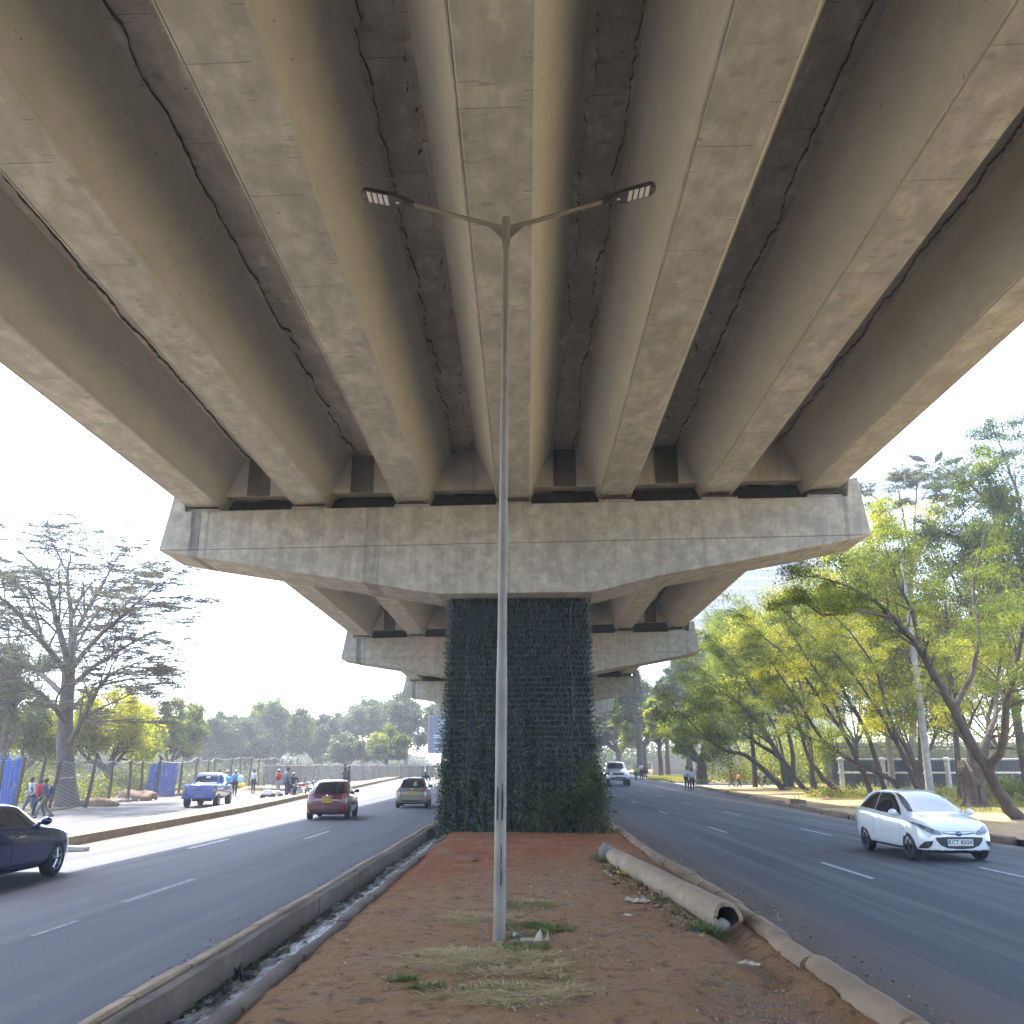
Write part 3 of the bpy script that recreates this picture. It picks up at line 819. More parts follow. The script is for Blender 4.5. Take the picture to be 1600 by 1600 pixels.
for s, (u, v) in ((-1, (641, 318)), (1, (946, 314))):
    e = at(u, v, 9.80); d = (e - tip).normalized()
    mb = MB(); mb.tube([tip, tip.lerp(e, .5), e + d * .06], [.032, .028, .026], 12)
    g = Vector((s * .22, 0, .045))
    mb.add([tip + Vector((s * .03, -.006, -.16)), tip + Vector((s * .03, -.006, -.02)), tip + d * .24 + Vector((0, -.006, -.02)), tip + Vector((s * .03, .006, -.16)), tip + Vector((s * .03, .006, -.02)), tip + d * .24 + Vector((0, .006, -.02))],
           [(0, 1, 2), (3, 5, 4), (0, 2, 5, 3), (1, 4, 5, 2), (0, 3, 4, 1)])
    lp('arm', mb, STEEL, smooth=True)
    # luminaire: flat paddle, tilted so that its lens looks down and to the camera
    tipv = at(565, 303, 9.80) if s < 0 else at(1024, 293, 9.80)
    L = (tipv - e).length; xdir = (tipv - e).normalized()
    ydir = Vector((0, 1, 0.0)); ydir = (ydir - xdir * ydir.dot(xdir)).normalized(); zdir = xdir.cross(ydir)
    if zdir.z < 0: zdir = -zdir; ydir = -ydir
    tl = Matrix.Rotation(0.18 * (1 if zdir.dot(Vector((0, -1, 0))) < 0 else 1), 3, xdir)
    B = Matrix((xdir, ydir, zdir)).transposed()
    outline = [(0, -.045), (.05, -.055), (.16, -.10), (L * .42, -.125), (L * .90, -.125), (L * .97, -.09), (L, -.03), (L, .03), (L * .97, .09), (L * .90, .125), (L * .42, .125), (.16, .10), (.05, .055), (0, .045)]
    def P3(x, y, z): return e + B @ Vector((x, y * 1.0, z))
    mb = MB(); n = len(outline)
    vsx = [P3(x, y, -.02) for x, y in outline] + [P3(x, y, .02) for x, y in outline] + [P3(x * .96 + .02, y * .7, .055) for x, y in outline]
    mb.add(vsx, [tuple(range(n)), tuple(range(2 * n, 3 * n))] + [(i, (i + 1) % n, n + (i + 1) % n, n + i) for i in range(n)] + [(n + i, n + (i + 1) % n, 2 * n + (i + 1) % n, 2 * n + i) for i in range(n)])
    mb.tube([e - d * .05, e + xdir * .09], .042, 12)
    for q in range(4):                          # cooling slots at the tip
        xx = L * (.905 + .02 * q)
        mb.add([P3(xx, -.05, -.023), P3(xx + .006, -.05, -.023), P3(xx + .006, .05, -.023), P3(xx, .05, -.023)], [(0, 1, 2, 3)], 1)
    hd = lp('lamp_head', mb, [STEELD, STEEL], smooth=True)
    for q in range(4):
        x0 = L * (.44 + .115 * q); x1 = x0 + L * .082
        m2 = MB(); pv = [P3(x0, -.105, -.021), P3(x1, -.105, -.021), P3(x1, .105, -.021), P3(x0, .105, -.021), P3(x0 + .005, -.10, -.027), P3(x1 - .005, -.10, -.027), P3(x1 - .005, .10, -.027), P3(x0 + .005, .10, -.027)]
        m2.add(pv, [(4, 5, 6, 7), (0, 1, 5, 4), (1, 2, 6, 5), (2, 3, 7, 6), (3, 0, 4, 7)])
        lp('lens', m2, LED, par=hd)
    m2 = MB(); m2.box(P3(L * .25, .0, -.024), (.045, .03, .01), 0); lp('sensor', m2, LED, par=hd)
# ---------------------------------------------------------------- vehicles
GLASS = M('dark_window_glass', (0.012, 0.015, 0.018), 0.04, var=(0.02, 0.022, 0.025), coat=0.6, spec=0.8)
TYRE = M('tyre_rubber', (0.018, 0.018, 0.018), 0.85, bmp=.2)
RIMD = M('dark_wheel', (0.018, 0.019, 0.021), 0.6, 0.1)
RIMS = M('alloy_wheel', (0.42, 0.42, 0.43), 0.35, 0.7)
BLACKP = M('black_trim', (0.018, 0.018, 0.02), 0.5)
CHROME = M('chrome', (0.7, 0.7, 0.72), 0.15, 1.0)
LAMPW = M('clear_lamp', (0.36, 0.38, 0.40), 0.12, 0.2, var=(0.10, 0.11, 0.12), scale=9, coat=.8)
LAMPR = M('red_lamp', (0.16, 0.012, 0.012), 0.2, var=(0.30, 0.16, 0.15), scale=10, coat=.6)
LAMPO = M('amber_lamp', (0.5, 0.18, 0.02), 0.2, coat=.6)
PLW_ = M('white_number_plate', (0.62, 0.62, 0.60), 0.5)
PLY_ = M('yellow_number_plate', (0.62, 0.42, 0.02), 0.5)
INK = M('plate_ink', (0.02, 0.02, 0.02), 0.6)
UNDER = M('underbody', (0.012, 0.012, 0.012), 0.9)

def text_mesh(name, s, size, mat, parent, mw, extr=0.002, bold=0.0):
    cu = bpy.data.curves.new(name, 'FONT'); cu.body = s; cu.size = size; cu.extrude = extr; cu.offset = bold
    cu.align_x = 'CENTER'; cu.align_y = 'CENTER'; cu.resolution_u = 3
    to = bpy.data.objects.new(name, cu); COL.objects.link(to)
    dg = bpy.context.evaluated_depsgraph_get(); me = bpy.data.meshes.new_from_object(to.evaluated_get(dg))
    bpy.data.objects.remove(to); me.name = name
    me.materials.clear(); me.materials.append(mat); me.transform(mw)
    return link(name, me, parent)
def eval_mesh(o, name):
    dg = bpy.context.evaluated_depsgraph_get(); dg.update()
    me = bpy.data.meshes.new_from_object(o.evaluated_get(dg)); me.name = name
    return me

def vehicle(name, label, cat, loc, rz, spec, paint, rim, group=None):
    """spec: stations (y, zlow, zbelt, ztop, w, wtop); front is +y"""
    t = empty(name, loc, rz, label, cat, group)
    st = spec['st']; rings = []; t.scale = (spec.get('s', .89),) * 3
    for (y, zl, zb, zt, w_, wt) in st:
        g = max(0, (zt - zb))
        r_ = [(0, zl), (.78 * w_, zl), (.955 * w_, zl + .05), (.995 * w_, zl + .42 * (zb - zl)), (1.0 * w_, zl + .70 * (zb - zl)), (.965 * w_, zb - .015),
              (w_ * .93, zb + .02), (.5 * (w_ * .93 + wt), zb + g * .45), (wt, zt - min(.07, g * .4)), (wt * .86, zt - min(.02, g * .15)), (wt * .45, zt), (0, zt + .005)]
        rings.append([(x, y, z) for x, z in r_] + [(-x, y, z) for x, z in r_[-2:0:-1]])
    n = len(rings[0]); mb = MB(); mb.v = [p for rg in rings for p in rg]
    for i in range(len(rings) - 1):
        for k in range(n): mb.f.append((i * n + k, i * n + (k + 1) % n, (i + 1) * n + (k + 1) % n, (i + 1) * n + k)); mb.m.append(0)
    for b0 in (0, (len(rings) - 1) * n):
        h = n // 2
        for k in range(h):
            a, b_ = k, k + 1; c, d = (n - k) % n, (n - k - 1) % n
            idx = [a, b_, d, c]; u = []
            for q in idx:
                if q not in u: u.append(q)
            mb.f.append(tuple(b0 + q for q in u)); mb.m.append(0)
    body = mb.build('body', [paint, UNDER], t)
    md = body.modifiers.new('s', 'SUBSURF'); md.levels = 2; md.render_levels = 2
    me = eval_mesh(body, 'body'); body.modifiers.clear(); body.data = me
    bvh = BVHTree.FromPolygons([v.co[:] for v in me.vertices], [p.vertices[:] for p in me.polygons])
    wr = spec['r']; W = spec['w']
    cuts = MB()
    for y in spec['axles']:
        for s in (-1, 1):
            cuts.tube([(s * (W - .34), y, wr * 1.0), (s * (W + .2), y, wr * 1.0)], wr * 1.16, 28)
    c = cuts.build('cutter', UNDER)
    bo = body.modifiers.new('b', 'BOOLEAN'); bo.operation = 'DIFFERENCE'; bo.object = c; bo.solver = 'EXACT'
    try: bo.material_mode = 'TRANSFER'
    except Exception: pass
    me = eval_mesh(body, 'body'); body.modifiers.clear(); bpy.data.objects.remove(c)
    body.data = me
    ui = [i for i, m_ in enumerate(me.materials) if m_ and m_.name == 'underbody'][0]
    for p in me.polygons:
        cc = p.center
        for y in spec['axles']:
            if math.hypot(cc.y - y, cc.z - wr) < wr * 1.165 and abs(cc.x) > W - .36 and (math.hypot(cc.y - y, cc.z - wr) > wr * 1.13 and abs(p.normal.x) < .3 or abs(abs(cc.x) - (W - .34)) < .01): p.material_index = ui
        if cc.z < spec.get('dark', .245) and p.normal.z < -.12: p.material_index = ui
    me.polygons.foreach_set('use_smooth', [True] * len(me.polygons)); me.set_sharp_from_angle(angle=R(38))
    def patch(nm, poly, axis, mat, off=.004, step=.05, thick=0, flip=1):
        """outline on the body: axis 'x+','x-' poly=(y,z); 'y+','y-' poly=(x,z); 'z' poly=(x,y)"""
        bm = bmesh.new(); vs_ = [bm.verts.new((p[0], p[1], 0)) for p in poly]; bm.faces.new(vs_)
        xs = [p[0] for p in poly]; zs_ = [p[1] for p in poly]
        for dim, (lo, hi) in enumerate(((min(xs), max(xs)), (min(zs_), max(zs_)))):
            q = math.floor(lo / step) * step + step
            while q < hi:
                co = [0, 0, 0]; no = [0, 0, 0]; co[dim] = q; no[dim] = 1
                bmesh.ops.bisect_plane(bm, geom=bm.verts[:] + bm.edges[:] + bm.faces[:], plane_co=co, plane_no=no); q += step
        bad = []
        for v in bm.verts:
            a, b_ = v.co.x, v.co.y
            if axis[0] == 'x': s = 1 if axis[1] == '+' else -1; o_, d_ = Vector((s * 3, a, b_)), Vector((-s, 0, 0))
            elif axis[0] == 'y': s = 1 if axis[1] == '+' else -1; o_, d_ = Vector((a, s * 6, b_)), Vector((0, -s, 0))
            else: o_, d_ = Vector((a, b_, 4)), Vector((0, 0, -1))
            hit, nrm, _, _ = bvh.ray_cast(o_, d_)
            if hit is None: bad.append(v); continue
            if nrm.dot(d_) > 0: nrm = -nrm
            v.co = hit + nrm * off
        bmesh.ops.delete(bm, geom=bad, context='VERTS')
        bmesh.ops.recalc_face_normals(bm, faces=bm.faces)
        m_ = bpy.data.meshes.new(nm); bm.to_mesh(m_); bm.free(); m_.materials.append(mat)
        m_.polygons.foreach_set('use_smooth', [True] * len(m_.polygons))
        return link(nm, m_, t)
    def both(nm, poly, mat, **k):
        for s in '+-': patch(nm, poly, 'x' + s, mat, **k)
    def mir(nm, poly, axis, mat, **k):
        patch(nm, poly, axis, mat, **k); patch(nm, [(-x, z) for x, z in poly], axis, mat, **k)
    def hitpt(axis, a, b_):
        if axis[0] == 'y': s = 1 if axis[1] == '+' else -1; h = bvh.ray_cast(Vector((a, s * 6, b_)), Vector((0, -s, 0)))[0]
        elif axis[0] == 'x': s = 1 if axis[1] == '+' else -1; h = bvh.ray_cast(Vector((s * 3, a, b_)), Vector((-s, 0, 0)))[0]
        else: h = bvh.ray_cast(Vector((a, b_, 4)), Vector((0, 0, -1)))[0]
        return h if h is not None else Vector((0, 0, 0))
    def line(nm, pts, axis, mat=BLACKP, r_=.006):
        mb_ = MB(); P_ = []
        for i in range(len(pts) - 1):
            for q in range(6):
                f_ = q / 6; P_.append(hitpt(axis, pts[i][0] + (pts[i + 1][0] - pts[i][0]) * f_, pts[i][1] + (pts[i + 1][1] - pts[i][1]) * f_))
        P_.append(hitpt(axis, *pts[-1])); mb_.tube(P_, r_, 5); return mb_.build(nm, mat, t, fix=False)
    # wheels
    for y in spec['axles']:
        for s in (-1, 1):
            tw = spec.get('tw', .19)
            prof = [(wr * .62, -tw * .5), (wr * .93, -tw * .5), (wr, -tw * .36), (wr, tw * .36), (wr * .93, tw * .5), (wr * .62, tw * .5)]
            mb_ = MB(); nn = 28
            for k in range(nn):
                a_ = 2 * math.pi * k / nn
                mb_.v += [(xx, rr * math.cos(a_), rr * math.sin(a_)) for rr, xx in prof]
            for k in range(nn):
                for q in range(6): mb_.f.append((k * 6 + q, k * 6 + (q + 1) % 6, ((k + 1) % nn) * 6 + (q + 1) % 6, ((k + 1) % nn) * 6 + q)); mb_.m.append(0)
            wo = mb_.build('wheel', TYRE, t, smooth=True); wo.location = (s * (W - tw * .5 - .012), y, wr)
            mb_ = MB(); so_ = s * tw * .5
            mb_.tube([(-so_ * .3, 0, 0), (so_ * .70, 0, 0)], wr * .63, 28, 1)
            mb_.tube([(so_ * .7, 0, 0), (so_ * .97, 0, 0)], [wr * .17, wr * .13], 12, 0)
            ns = spec.get('spokes', 5)
            for k in range(ns):
                a_ = 2 * math.pi * (k + .3) / ns
                mb_.tube([(so_ * .9, wr * .08 * math.cos(a_), wr * .08 * math.sin(a_)), (so_ * .86, wr * .6 * math.cos(a_), wr * .6 * math.sin(a_))], [wr * .10, wr * .075], 6, 0)
            for k in range(nn):                  # outer lip
                a_, b2 = 2 * math.pi * k / nn, 2 * math.pi * (k + 1) / nn
                mb_.add([(so_ * .99, wr * .66 * math.cos(a_), wr * .66 * math.sin(a_)), (so_ * .99, wr * .66 * math.cos(b2), wr * .66 * math.sin(b2)), (so_ * .9, wr * .57 * math.cos(b2), wr * .57 * math.sin(b2)), (so_ * .9, wr * .57 * math.cos(a_), wr * .57 * math.sin(a_))], [(0, 1, 2, 3)], 0)
            ro = mb_.build('rim', [rim, UNDER], wo, smooth=True)
    # door mirrors
    mz, my = spec['mirror']
    for s in (-1, 1):
        h = hitpt('x' + ('+' if s > 0 else '-'), my, mz)
        mb_ = MB(); mb_.ball((h.x + s * .13, my + .02, mz + .05), .1, 8, 0, (1.05, .62, .72)); mb_.tube([(h.x - s * .03, my, mz), (h.x + s * .09, my + .01, mz + .02)], [.035, .03], 6)
        mb_.build('mirror', spec.get('mirmat', paint), t, smooth='all')
    return t, dict(patch=patch, both=both, mir=mir, hit=hitpt, line=line, body=body)

def plate(t, hit, axis, x, z, mat, txt=None, wd=.50, ht=.11, tcol=INK, tilt=0.0):
    h = hit(axis, x, z); s = 1 if axis[1] == '+' else -1
    mb = MB(); y = h.y + s * .022
    mb.box((x, y, z), (wd, .012, ht)); o = mb.build('number_plate', mat, t)
    if txt:
        mw = Matrix.Translation((x, y + s * .0065, z)) @ (Matrix.Rotation(math.pi, 4, 'Z') if s > 0 else Matrix.Identity(4)) @ Matrix.Rotation(R(90), 4, 'X')
        text_mesh('number', txt, ht * .90, INK, o, mw, .0015, .0022)
    else:
        m2 = MB(); n_ = 6
        for k in range(n_):
            m2.box((x + (k - 2.5 + (.4 if k > 2 else -.4)) * wd / 8.2, y + s * .0075, z + (0 if ht < .15 else (.0))), (wd / 13, .003, ht * .55))
        m2.build('number', INK, o)
    return o

# --- white hatchback, on the right carriageway, front towards the camera
WHITE = M('white_paint', (0.66, 0.67, 0.67), 0.22, var=(0.62, 0.62, 0.61), coat=1.0)
HATCH = [(-1.95, .36, .74, .80, .60, .46), (-1.92, .27, .86, .93, .72, .55), (-1.84, .20, .93, 1.08, .79, .56), (-1.66, .18, .97, 1.34, .83, .54),
         (-1.35, .17, .97, 1.44, .845, .55), (-.7, .17, .94, 1.475, .85, .565), (-.05, .17, .90, 1.465, .85, .57), (.28, .17, .885, 1.40, .85, .57),
         (.75, .17, .87, 1.17, .85, .61), (1.08, .17, .86, .985, .845, .66), (1.35, .17, .82, .925, .84, .68), (1.65, .17, .74, .84, .81, .66),
         (1.84, .17, .64, .73, .75, .60), (1.93, .20, .55, .63, .66, .52), (1.96, .26, .48, .55, .52, .44)]
wc = G(1478, 1343); ang = math.pi + R(4.0)
car, F = vehicle('hatchback', 'white small hatchback with black wheels driving towards us on the right carriageway', 'car', Vector((8.33, 20.27, .0)), math.pi + R(1.5),
                 dict(st=HATCH, r=.295, w=.85, axles=(-1.23, 1.26), mirror=(.93, .72), spokes=7, tw=.185), WHITE, RIMD, None)
F['both']('side_window', [(-1.50, 1.03), (-1.42, 1.12), (-1.16, 1.30), (-.86, 1.375), (-.62, 1.39), (-.60, .985)], GLASS)
F['both']('side_window', [(-.56, 1.39), (-.05, 1.385), (.18, 1.335), (.50, 1.15), (.84, .945), (.82, .915), (-.56, .975)], GLASS)
WSG = M('windscreen_glass', (0.015, 0.018, 0.02), 0.03, var=(0.10, 0.12, 0.13), scale=1.6, coat=1.0, spec=1.0)  # paler patches painted in as uneven reflections on the glass
F['patch']('windscreen', [(-.63, .995), (-.3, 1.01), (.3, 1.01), (.63, .995), (.60, 1.15), (.515, 1.385), (.3, 1.405), (-.3, 1.405), (-.515, 1.385), (-.60, 1.15)], 'y+', WSG)
F['patch']('rear_window', [(-.5, 1.0), (.5, 1.0), (.46, 1.33), (-.46, 1.33)], 'y-', GLASS)
HLM = M('headlamp_lens', (0.20, 0.22, 0.23), 0.1, var=(0.05, 0.055, 0.06), scale=14, coat=1.0)
F['mir']('headlight', [(.36, .565), (.44, .552), (.58, .575), (.70, .645), (.79, .76), (.815, .81), (.74, .79), (.60, .715), (.46, .65), (.38, .60)], 'y+', HLM, off=.006, step=.03)
F['patch']('grille', [(-.52, .505), (-.3, .515), (.3, .515), (.52, .505), (.50, .44), (.42, .345), (.28, .285), (0, .265), (-.28, .285), (-.42, .345), (-.50, .44)], 'y+', BLACKP, off=.005, step=.04)
F['mir']('fog_lamp_recess', [(.57, .44), (.72, .42), (.765, .34), (.77, .27), (.68, .28), (.60, .35)], 'y+', BLACKP, off=.006, step=.03)
F['line']('grille_slot', [(-.36, .60), (-.18, .575), (.18, .575), (.36, .60)], 'y+', BLACKP, .012)
F['line']('bonnet_gap', [(-.50, .645), (-.3, .628), (.3, .628), (.50, .645)], 'y+', BLACKP, .004)
h = F['hit']('y+', 0, .58); mb = MB()
mb.ball((0, h.y + .012, .585), .062, 10, 0, (1.15, .25, .85)); bd = mb.build('badge', M('badge_blue', (.03, .05, .22), .2, coat=1), car, smooth='all')
mb = MB()
for s in (-1, 1): mb.tube([(s * .058, h.y + .030, .60), (s * .022, h.y + .034, .593), (0, h.y + .034, .573)], .006, 5)
mb.build('emblem', CHROME, bd)
plate(car, F['hit'], 'y+', 0.0, .405, PLW_, 'KCT 850X', .55, .135)
F['both']('door_gap', [(-.585, .40), (-.575, .40), (-.575, .93), (-.585, .93)], BLACKP, step=.1)
F['both']('door_gap', [(.80, .32), (.81, .32), (.90, .60), (.90, .84), (.89, .84), (.89, .60)], BLACKP, step=.1)
F['both']('door_handle', [(-.42, .80), (-.22, .80), (-.22, .83), (-.42, .83)], WHITE, off=.02)
F['both']('side_repeater', [(1.02, .62), (1.10, .62), (1.10, .65), (1.02, .65)], LAMPW, off=.006)
F['mir']('taillight', [(.58, .80), (.76, .80), (.78, 1.02), (.60, 1.0)], 'y-', LAMPR)
mb = MB(); mb.tube([(-.55, .93 + .14, .985), (-.1, 1.0, 1.0)], .009, 5); mb.tube([(.1, 1.03, .99), (.55, 1.02, .98)], .009, 5); mb.build('wiper', BLACKP, car)
mb = MB(); mb.tube([(0, -.5, 1.47), (0, -.62, 1.60)], .006, 5); mb.build('aerial', BLACKP, car)
mb = MB()
for s in (-1, 1):
    mb.ball((s * .32, -.10, 1.02), .19, 8, 0, (.9, .5, 1.2)); mb.ball((s * .32, -.12, 1.28), .09, 8, 0, (1.1, .6, 1))
# --- red hatchback seen from behind
RED = M('dark_red_paint', (0.11, 0.005, 0.010), 0.25, var=(0.09, 0.004, 0.008), coat=1.0)
HB2 = [(-2.03, .38, .70, .78, .60, .48), (-2.0, .28, .84, .93, .74, .58), (-1.90, .22, .93, 1.12, .81, .60), (-1.70, .19, .99, 1.38, .84, .57),
       (-1.35, .18, .99, 1.49, .845, .57), (-.7, .18, .96, 1.535, .85, .585), (0, .18, .93, 1.52, .85, .59), (.4, .18, .90, 1.42, .85, .60),
       (.85, .18, .89, 1.18, .85, .62), (1.2, .18, .88, 1.0, .845, .66), (1.5, .18, .83, .93, .83, .66), (1.8, .18, .72, .82, .79, .62), (2.0, .22, .58, .66, .68, .52), (2.05, .3, .48, .56, .52, .4)]
def rear_hatch(name, label, loc, rz, st, paint, ply, dec=None, ds=0):
    c, F = vehicle(name, label, 'car', loc, rz, dict(st=st, r=.31, w=.85, axles=(-1.28, 1.32), mirror=(1.0, .75), spokes=6, tw=.19, mirmat=BLACKP if dec else paint), paint, RIMD)
    F['both']('side_window', [(-1.55, 1.07), (-1.2, 1.34), (-.9, 1.42), (-.6, 1.43), (-.58, 1.02)], GLASS)
    F['both']('side_window', [(-.54, 1.43), (0, 1.42), (.3, 1.36), (.9, .98), (.88, .95), (-.54, 1.01)], GLASS)
    F['patch']('windscreen', [(-.62, 1.03), (.62, 1.03), (.5, 1.42), (-.5, 1.42)], 'y+', GLASS)
    F['patch']('rear_window', [(-.66, 1.03), (-.4, 1.0), (.4, 1.0), (.66, 1.03), (.60, 1.22), (.50, 1.40), (.3, 1.43), (-.3, 1.43), (-.50, 1.40), (-.60, 1.22)], 'y-', GLASS)
    F['mir']('taillight', [(.54, .86), (.62, .78), (.80, .80), (.82, .98), (.74, 1.08), (.66, 1.02), (.58, .93)], 'y-', LAMPR, off=.007, step=.03)
    F['mir']('headlight', [(.45, .60), (.72, .66), (.76, .80), (.5, .7)], 'y+', LAMPW)
    F['line']('tailgate_gap', [(-.52, .98), (-.56, .80), (-.55, .60), (.55, .60), (.56, .80), (.52, .98)], 'y-', BLACKP, .005)
    F['patch']('plate_recess', [(-.34, .80), (-.30, .86), (.30, .86), (.34, .80), (.30, .66), (-.30, .66)], 'y-', paint, off=.01)
    F['line']('tailgate_trim', [(-.24, .885), (0, .895), (.24, .885)], 'y-', CHROME if not dec else BLACKP, .011)
    F['line']('bumper_gap', [(-.70, .62), (-.5, .575), (.5, .575), (.70, .62)], 'y-', BLACKP, .004)
    F['patch']('bumper_insert', [(-.5, .40), (.5, .40), (.45, .30), (-.45, .30)], 'y-', BLACKP, off=.006)
    plate(c, F['hit'], 'y-', 0, .755, ply, None, .36 if not dec else .44, .17 if not dec else .12)
    h = F['hit']('y-', 0, .93); mb = MB(); mb.ball((0, h.y - .01, .935), .05, 8, 0, (1, .3, .8)); mb.build('badge', CHROME, c, smooth='all')
    mb = MB(); h = F['hit']('y-', .1, 1.04); mb.tube([(0, h.y - .015, 1.035), (.34, h.y + .03, 1.05)], .009, 5); mb.build('wiper', BLACKP, c)
    F['both']('door_gap', [(-.555, .40), (-.545, .40), (-.545, .97), (-.555, .97)], BLACKP, step=.1)
    F['both']('door_handle', [(-.42, .86), (-.22, .86), (-.22, .89), (-.42, .89)], paint, off=.02)
    mb = MB(); mb.tube([(0, -1.0, 1.52), (0, -1.15, 1.68)], .006, 5); mb.build('aerial', BLACKP, c)
    if dec:
        rr = random.Random(4)
        for k in range(26):
            a_ = rr.uniform(0, 6.28); q = rr.uniform(.03, .14); xx, zz = .16 + q * math.cos(a_), 1.20 + q * .8 * math.sin(a_)
            s_ = .022
            F['patch']('sticker', [(xx - s_, zz - s_), (xx + s_, zz - s_ * .4), (xx + s_ * .6, zz + s_), (xx - s_, zz + s_ * .6)], 'y-', dec, off=.007, step=.1) if k < 16 else None
    return c, F
b0 = G(510, 1281)
car2, F2 = rear_hatch('hatchback', 'dark red hatchback with a yellow number plate driving away on the left carriageway', Vector((b0.x - .08, b0.y + 1.5, zg(b0.y))), R(4), HB2, RED, PLY_)
BEIGE = M('beige_metallic_paint', (0.21, 0.175, 0.13), 0.3, 0.35, var=(0.18, 0.15, 0.11), coat=1.0)
b0 = G(641, 1263)
st3 = [(y * .96, a, b_ * 1.0, c * .99, d * .99, e) for y, a, b_, c, d, e in HB2]
car3, F3 = rear_hatch('hatchback', 'beige hatchback with dark rear window sticker beside the planted column', Vector((b0.x - .04, b0.y + 1.7, zg(b0.y))), R(3), st3, BEIGE, PLY_, M('sticker_pale_yellow', (.50, .55, .20), .6))

# --- navy saloon cut by the left edge of the frame, facing away to the right
NAVY = M('navy_paint', (0.010, 0.016, 0.055), 0.18, var=(0.009, 0.014, 0.048), coat=1.0)
SAL = [(-2.22, .42, .80, .88, .60, .48), (-2.18, .3, .92, 1.0, .76, .62), (-2.0, .22, .97, 1.05, .84, .66), (-1.6, .19, .98, 1.08, .87, .68), (-1.35, .19, .98, 1.14, .88, .64),
       (-.9, .18, .97, 1.36, .885, .58), (-.45, .18, .95, 1.415, .89, .58), (.1, .18, .93, 1.40, .89, .59), (.45, .18, .91, 1.28, .89, .60), (.85, .18, .90, 1.06, .885, .64),
       (1.1, .18, .89, .98, .88, .68), (1.5, .18, .84, .92, .87, .70), (1.9, .18, .76, .84, .83, .68), (2.12, .19, .66, .73, .74, .60), (2.22, .24, .52, .60, .56, .46)]
nav = G(84, 1369)
car4, F4 = vehicle('saloon_car', 'navy blue saloon cut off by the left edge of the photo', 'car', Vector((nav.x - .72, nav.y - 1.18, 0)), R(2.0),
                   dict(s=.87, st=SAL, r=.325, w=.89, axles=(-1.40, 1.36), mirror=(.99, .70), spokes=5, tw=.21), NAVY, RIMS)
F4['both']('side_window', [(-1.30, 1.04), (-.95, 1.24), (-.70, 1.31), (-.45, 1.325), (-.42, 1.0)], GLASS)
F4['both']('side_window', [(-.36, 1.325), (.05, 1.315), (.30, 1.25), (.62, 1.06), (.78, .965), (-.36, .995)], GLASS)
F4['patch']('windscreen', [(-.62, 1.01), (.62, 1.01), (.5, 1.31), (-.5, 1.31)], 'y+', GLASS)
F4['patch']('rear_window', [(-.55, 1.12), (.55, 1.12), (.48, 1.33), (-.48, 1.33)], 'y-', GLASS)
F4['both']('door_gap', [(-.40, .38), (-.39, .38), (-.385, .95), (-.395, .95)], BLACKP, step=.1)
F4['both']('door_gap', [(.86, .36), (.87, .36), (.93, .6), (.93, .86), (.92, .86), (.92, .6)], BLACKP, step=.1)
F4['both']('door_handle', [(-.26, .80), (-.02, .81), (-.02, .835), (-.26, .825)], CHROME, off=.025)
F4['both']('window_trim', [(-1.30, 1.005), (.80, .945), (.80, .955), (-1.30, 1.018)], CHROME, off=.008, step=.1)
F4['both']('sill_crease', [(-.9, .33), (.9, .33), (.9, .345), (-.9, .345)], BLACKP, off=.004, step=.1)
F4['mir']('headlight', [(.42, .62), (.62, .66), (.76, .74), (.70, .78), (.46, .72)], 'y+', LAMPW)
F4['mir']('taillight', [(.5, .78), (.80, .80), (.80, .93), (.52, .92)], 'y-', LAMPR)
F4['patch']('grille', [(-.3, .5), (.3, .5), (.28, .66), (-.28, .66)], 'y+', BLACKP)
plate(car4, F4['hit'], 'y-', 0, .84, PLY_)

# --- blue double-cab pickup on the service road
BLUE = M('blue_paint', (0.006, 0.045, 0.24), 0.28, var=(0.005, 0.038, 0.20), coat=1.0)
PK = [(-2.45, .55, .98, 1.03, .80, .74), (-2.43, .48, 1.03, 1.06, .85, .78), (-2.0, .46, 1.06, 1.08, .87, .80), (-.98, .44, 1.06, 1.08, .87, .80), (-.80, .43, 1.08, 1.10, .87, .74), (-.70, .42, 1.10, 1.30, .87, .66),
      (-.52, .42, 1.10, 1.66, .87, .62), (-.1, .42, 1.09, 1.735, .87, .625), (.5, .42, 1.08, 1.73, .87, .63), (.8, .42, 1.07, 1.64, .87, .63), (1.15, .42, 1.06, 1.36, .87, .66), (1.4, .42, 1.05, 1.16, .87, .7),
      (1.9, .42, 1.0, 1.10, .86, .72), (2.3, .43, .90, 1.0, .82, .66), (2.5, .46, .76, .86, .74, .6), (2.55, .5, .66, .76, .6, .5)]
pk = G(303, 1263)
car5, F5 = vehicle('pickup_truck', 'blue double-cab pickup standing on the service road beside the blue fence sheet', 'pickup truck', Vector((pk.x - .05, pk.y + 2.0, zg(pk.y) + .03)), R(7),
                   dict(st=PK, r=.37, w=.87, axles=(-1.55, 1.55), mirror=(1.14, 1.1), spokes=6, tw=.24, dark=.5, mirmat=BLACKP), BLUE, RIMS)
F5['both']('side_window', [(-.55, 1.18), (-.42, 1.56), (.02, 1.60), (.04, 1.16)], GLASS)
F5['both']('side_window', [(.09, 1.16), (.07, 1.60), (.55, 1.59), (.72, 1.52), (1.08, 1.20), (1.0, 1.15)], GLASS)
F5['patch']('rear_window', [(-.56, 1.20), (.56, 1.20), (.52, 1.58), (-.52, 1.58)], 'y-', GLASS)
F5['patch']('windscreen', [(-.62, 1.22), (.62, 1.22), (.52, 1.6), (-.52, 1.6)], 'y+', GLASS)
F5['patch']('window_sticker', [(-.08, 1.44), (.14, 1.44), (.14, 1.52), (-.08, 1.52)], 'y-', PLW_, off=.008)
F5['mir']('taillight', [(.70, .72), (.83, .72), (.84, .98), (.70, .98)], 'y-', LAMPR, off=.008)
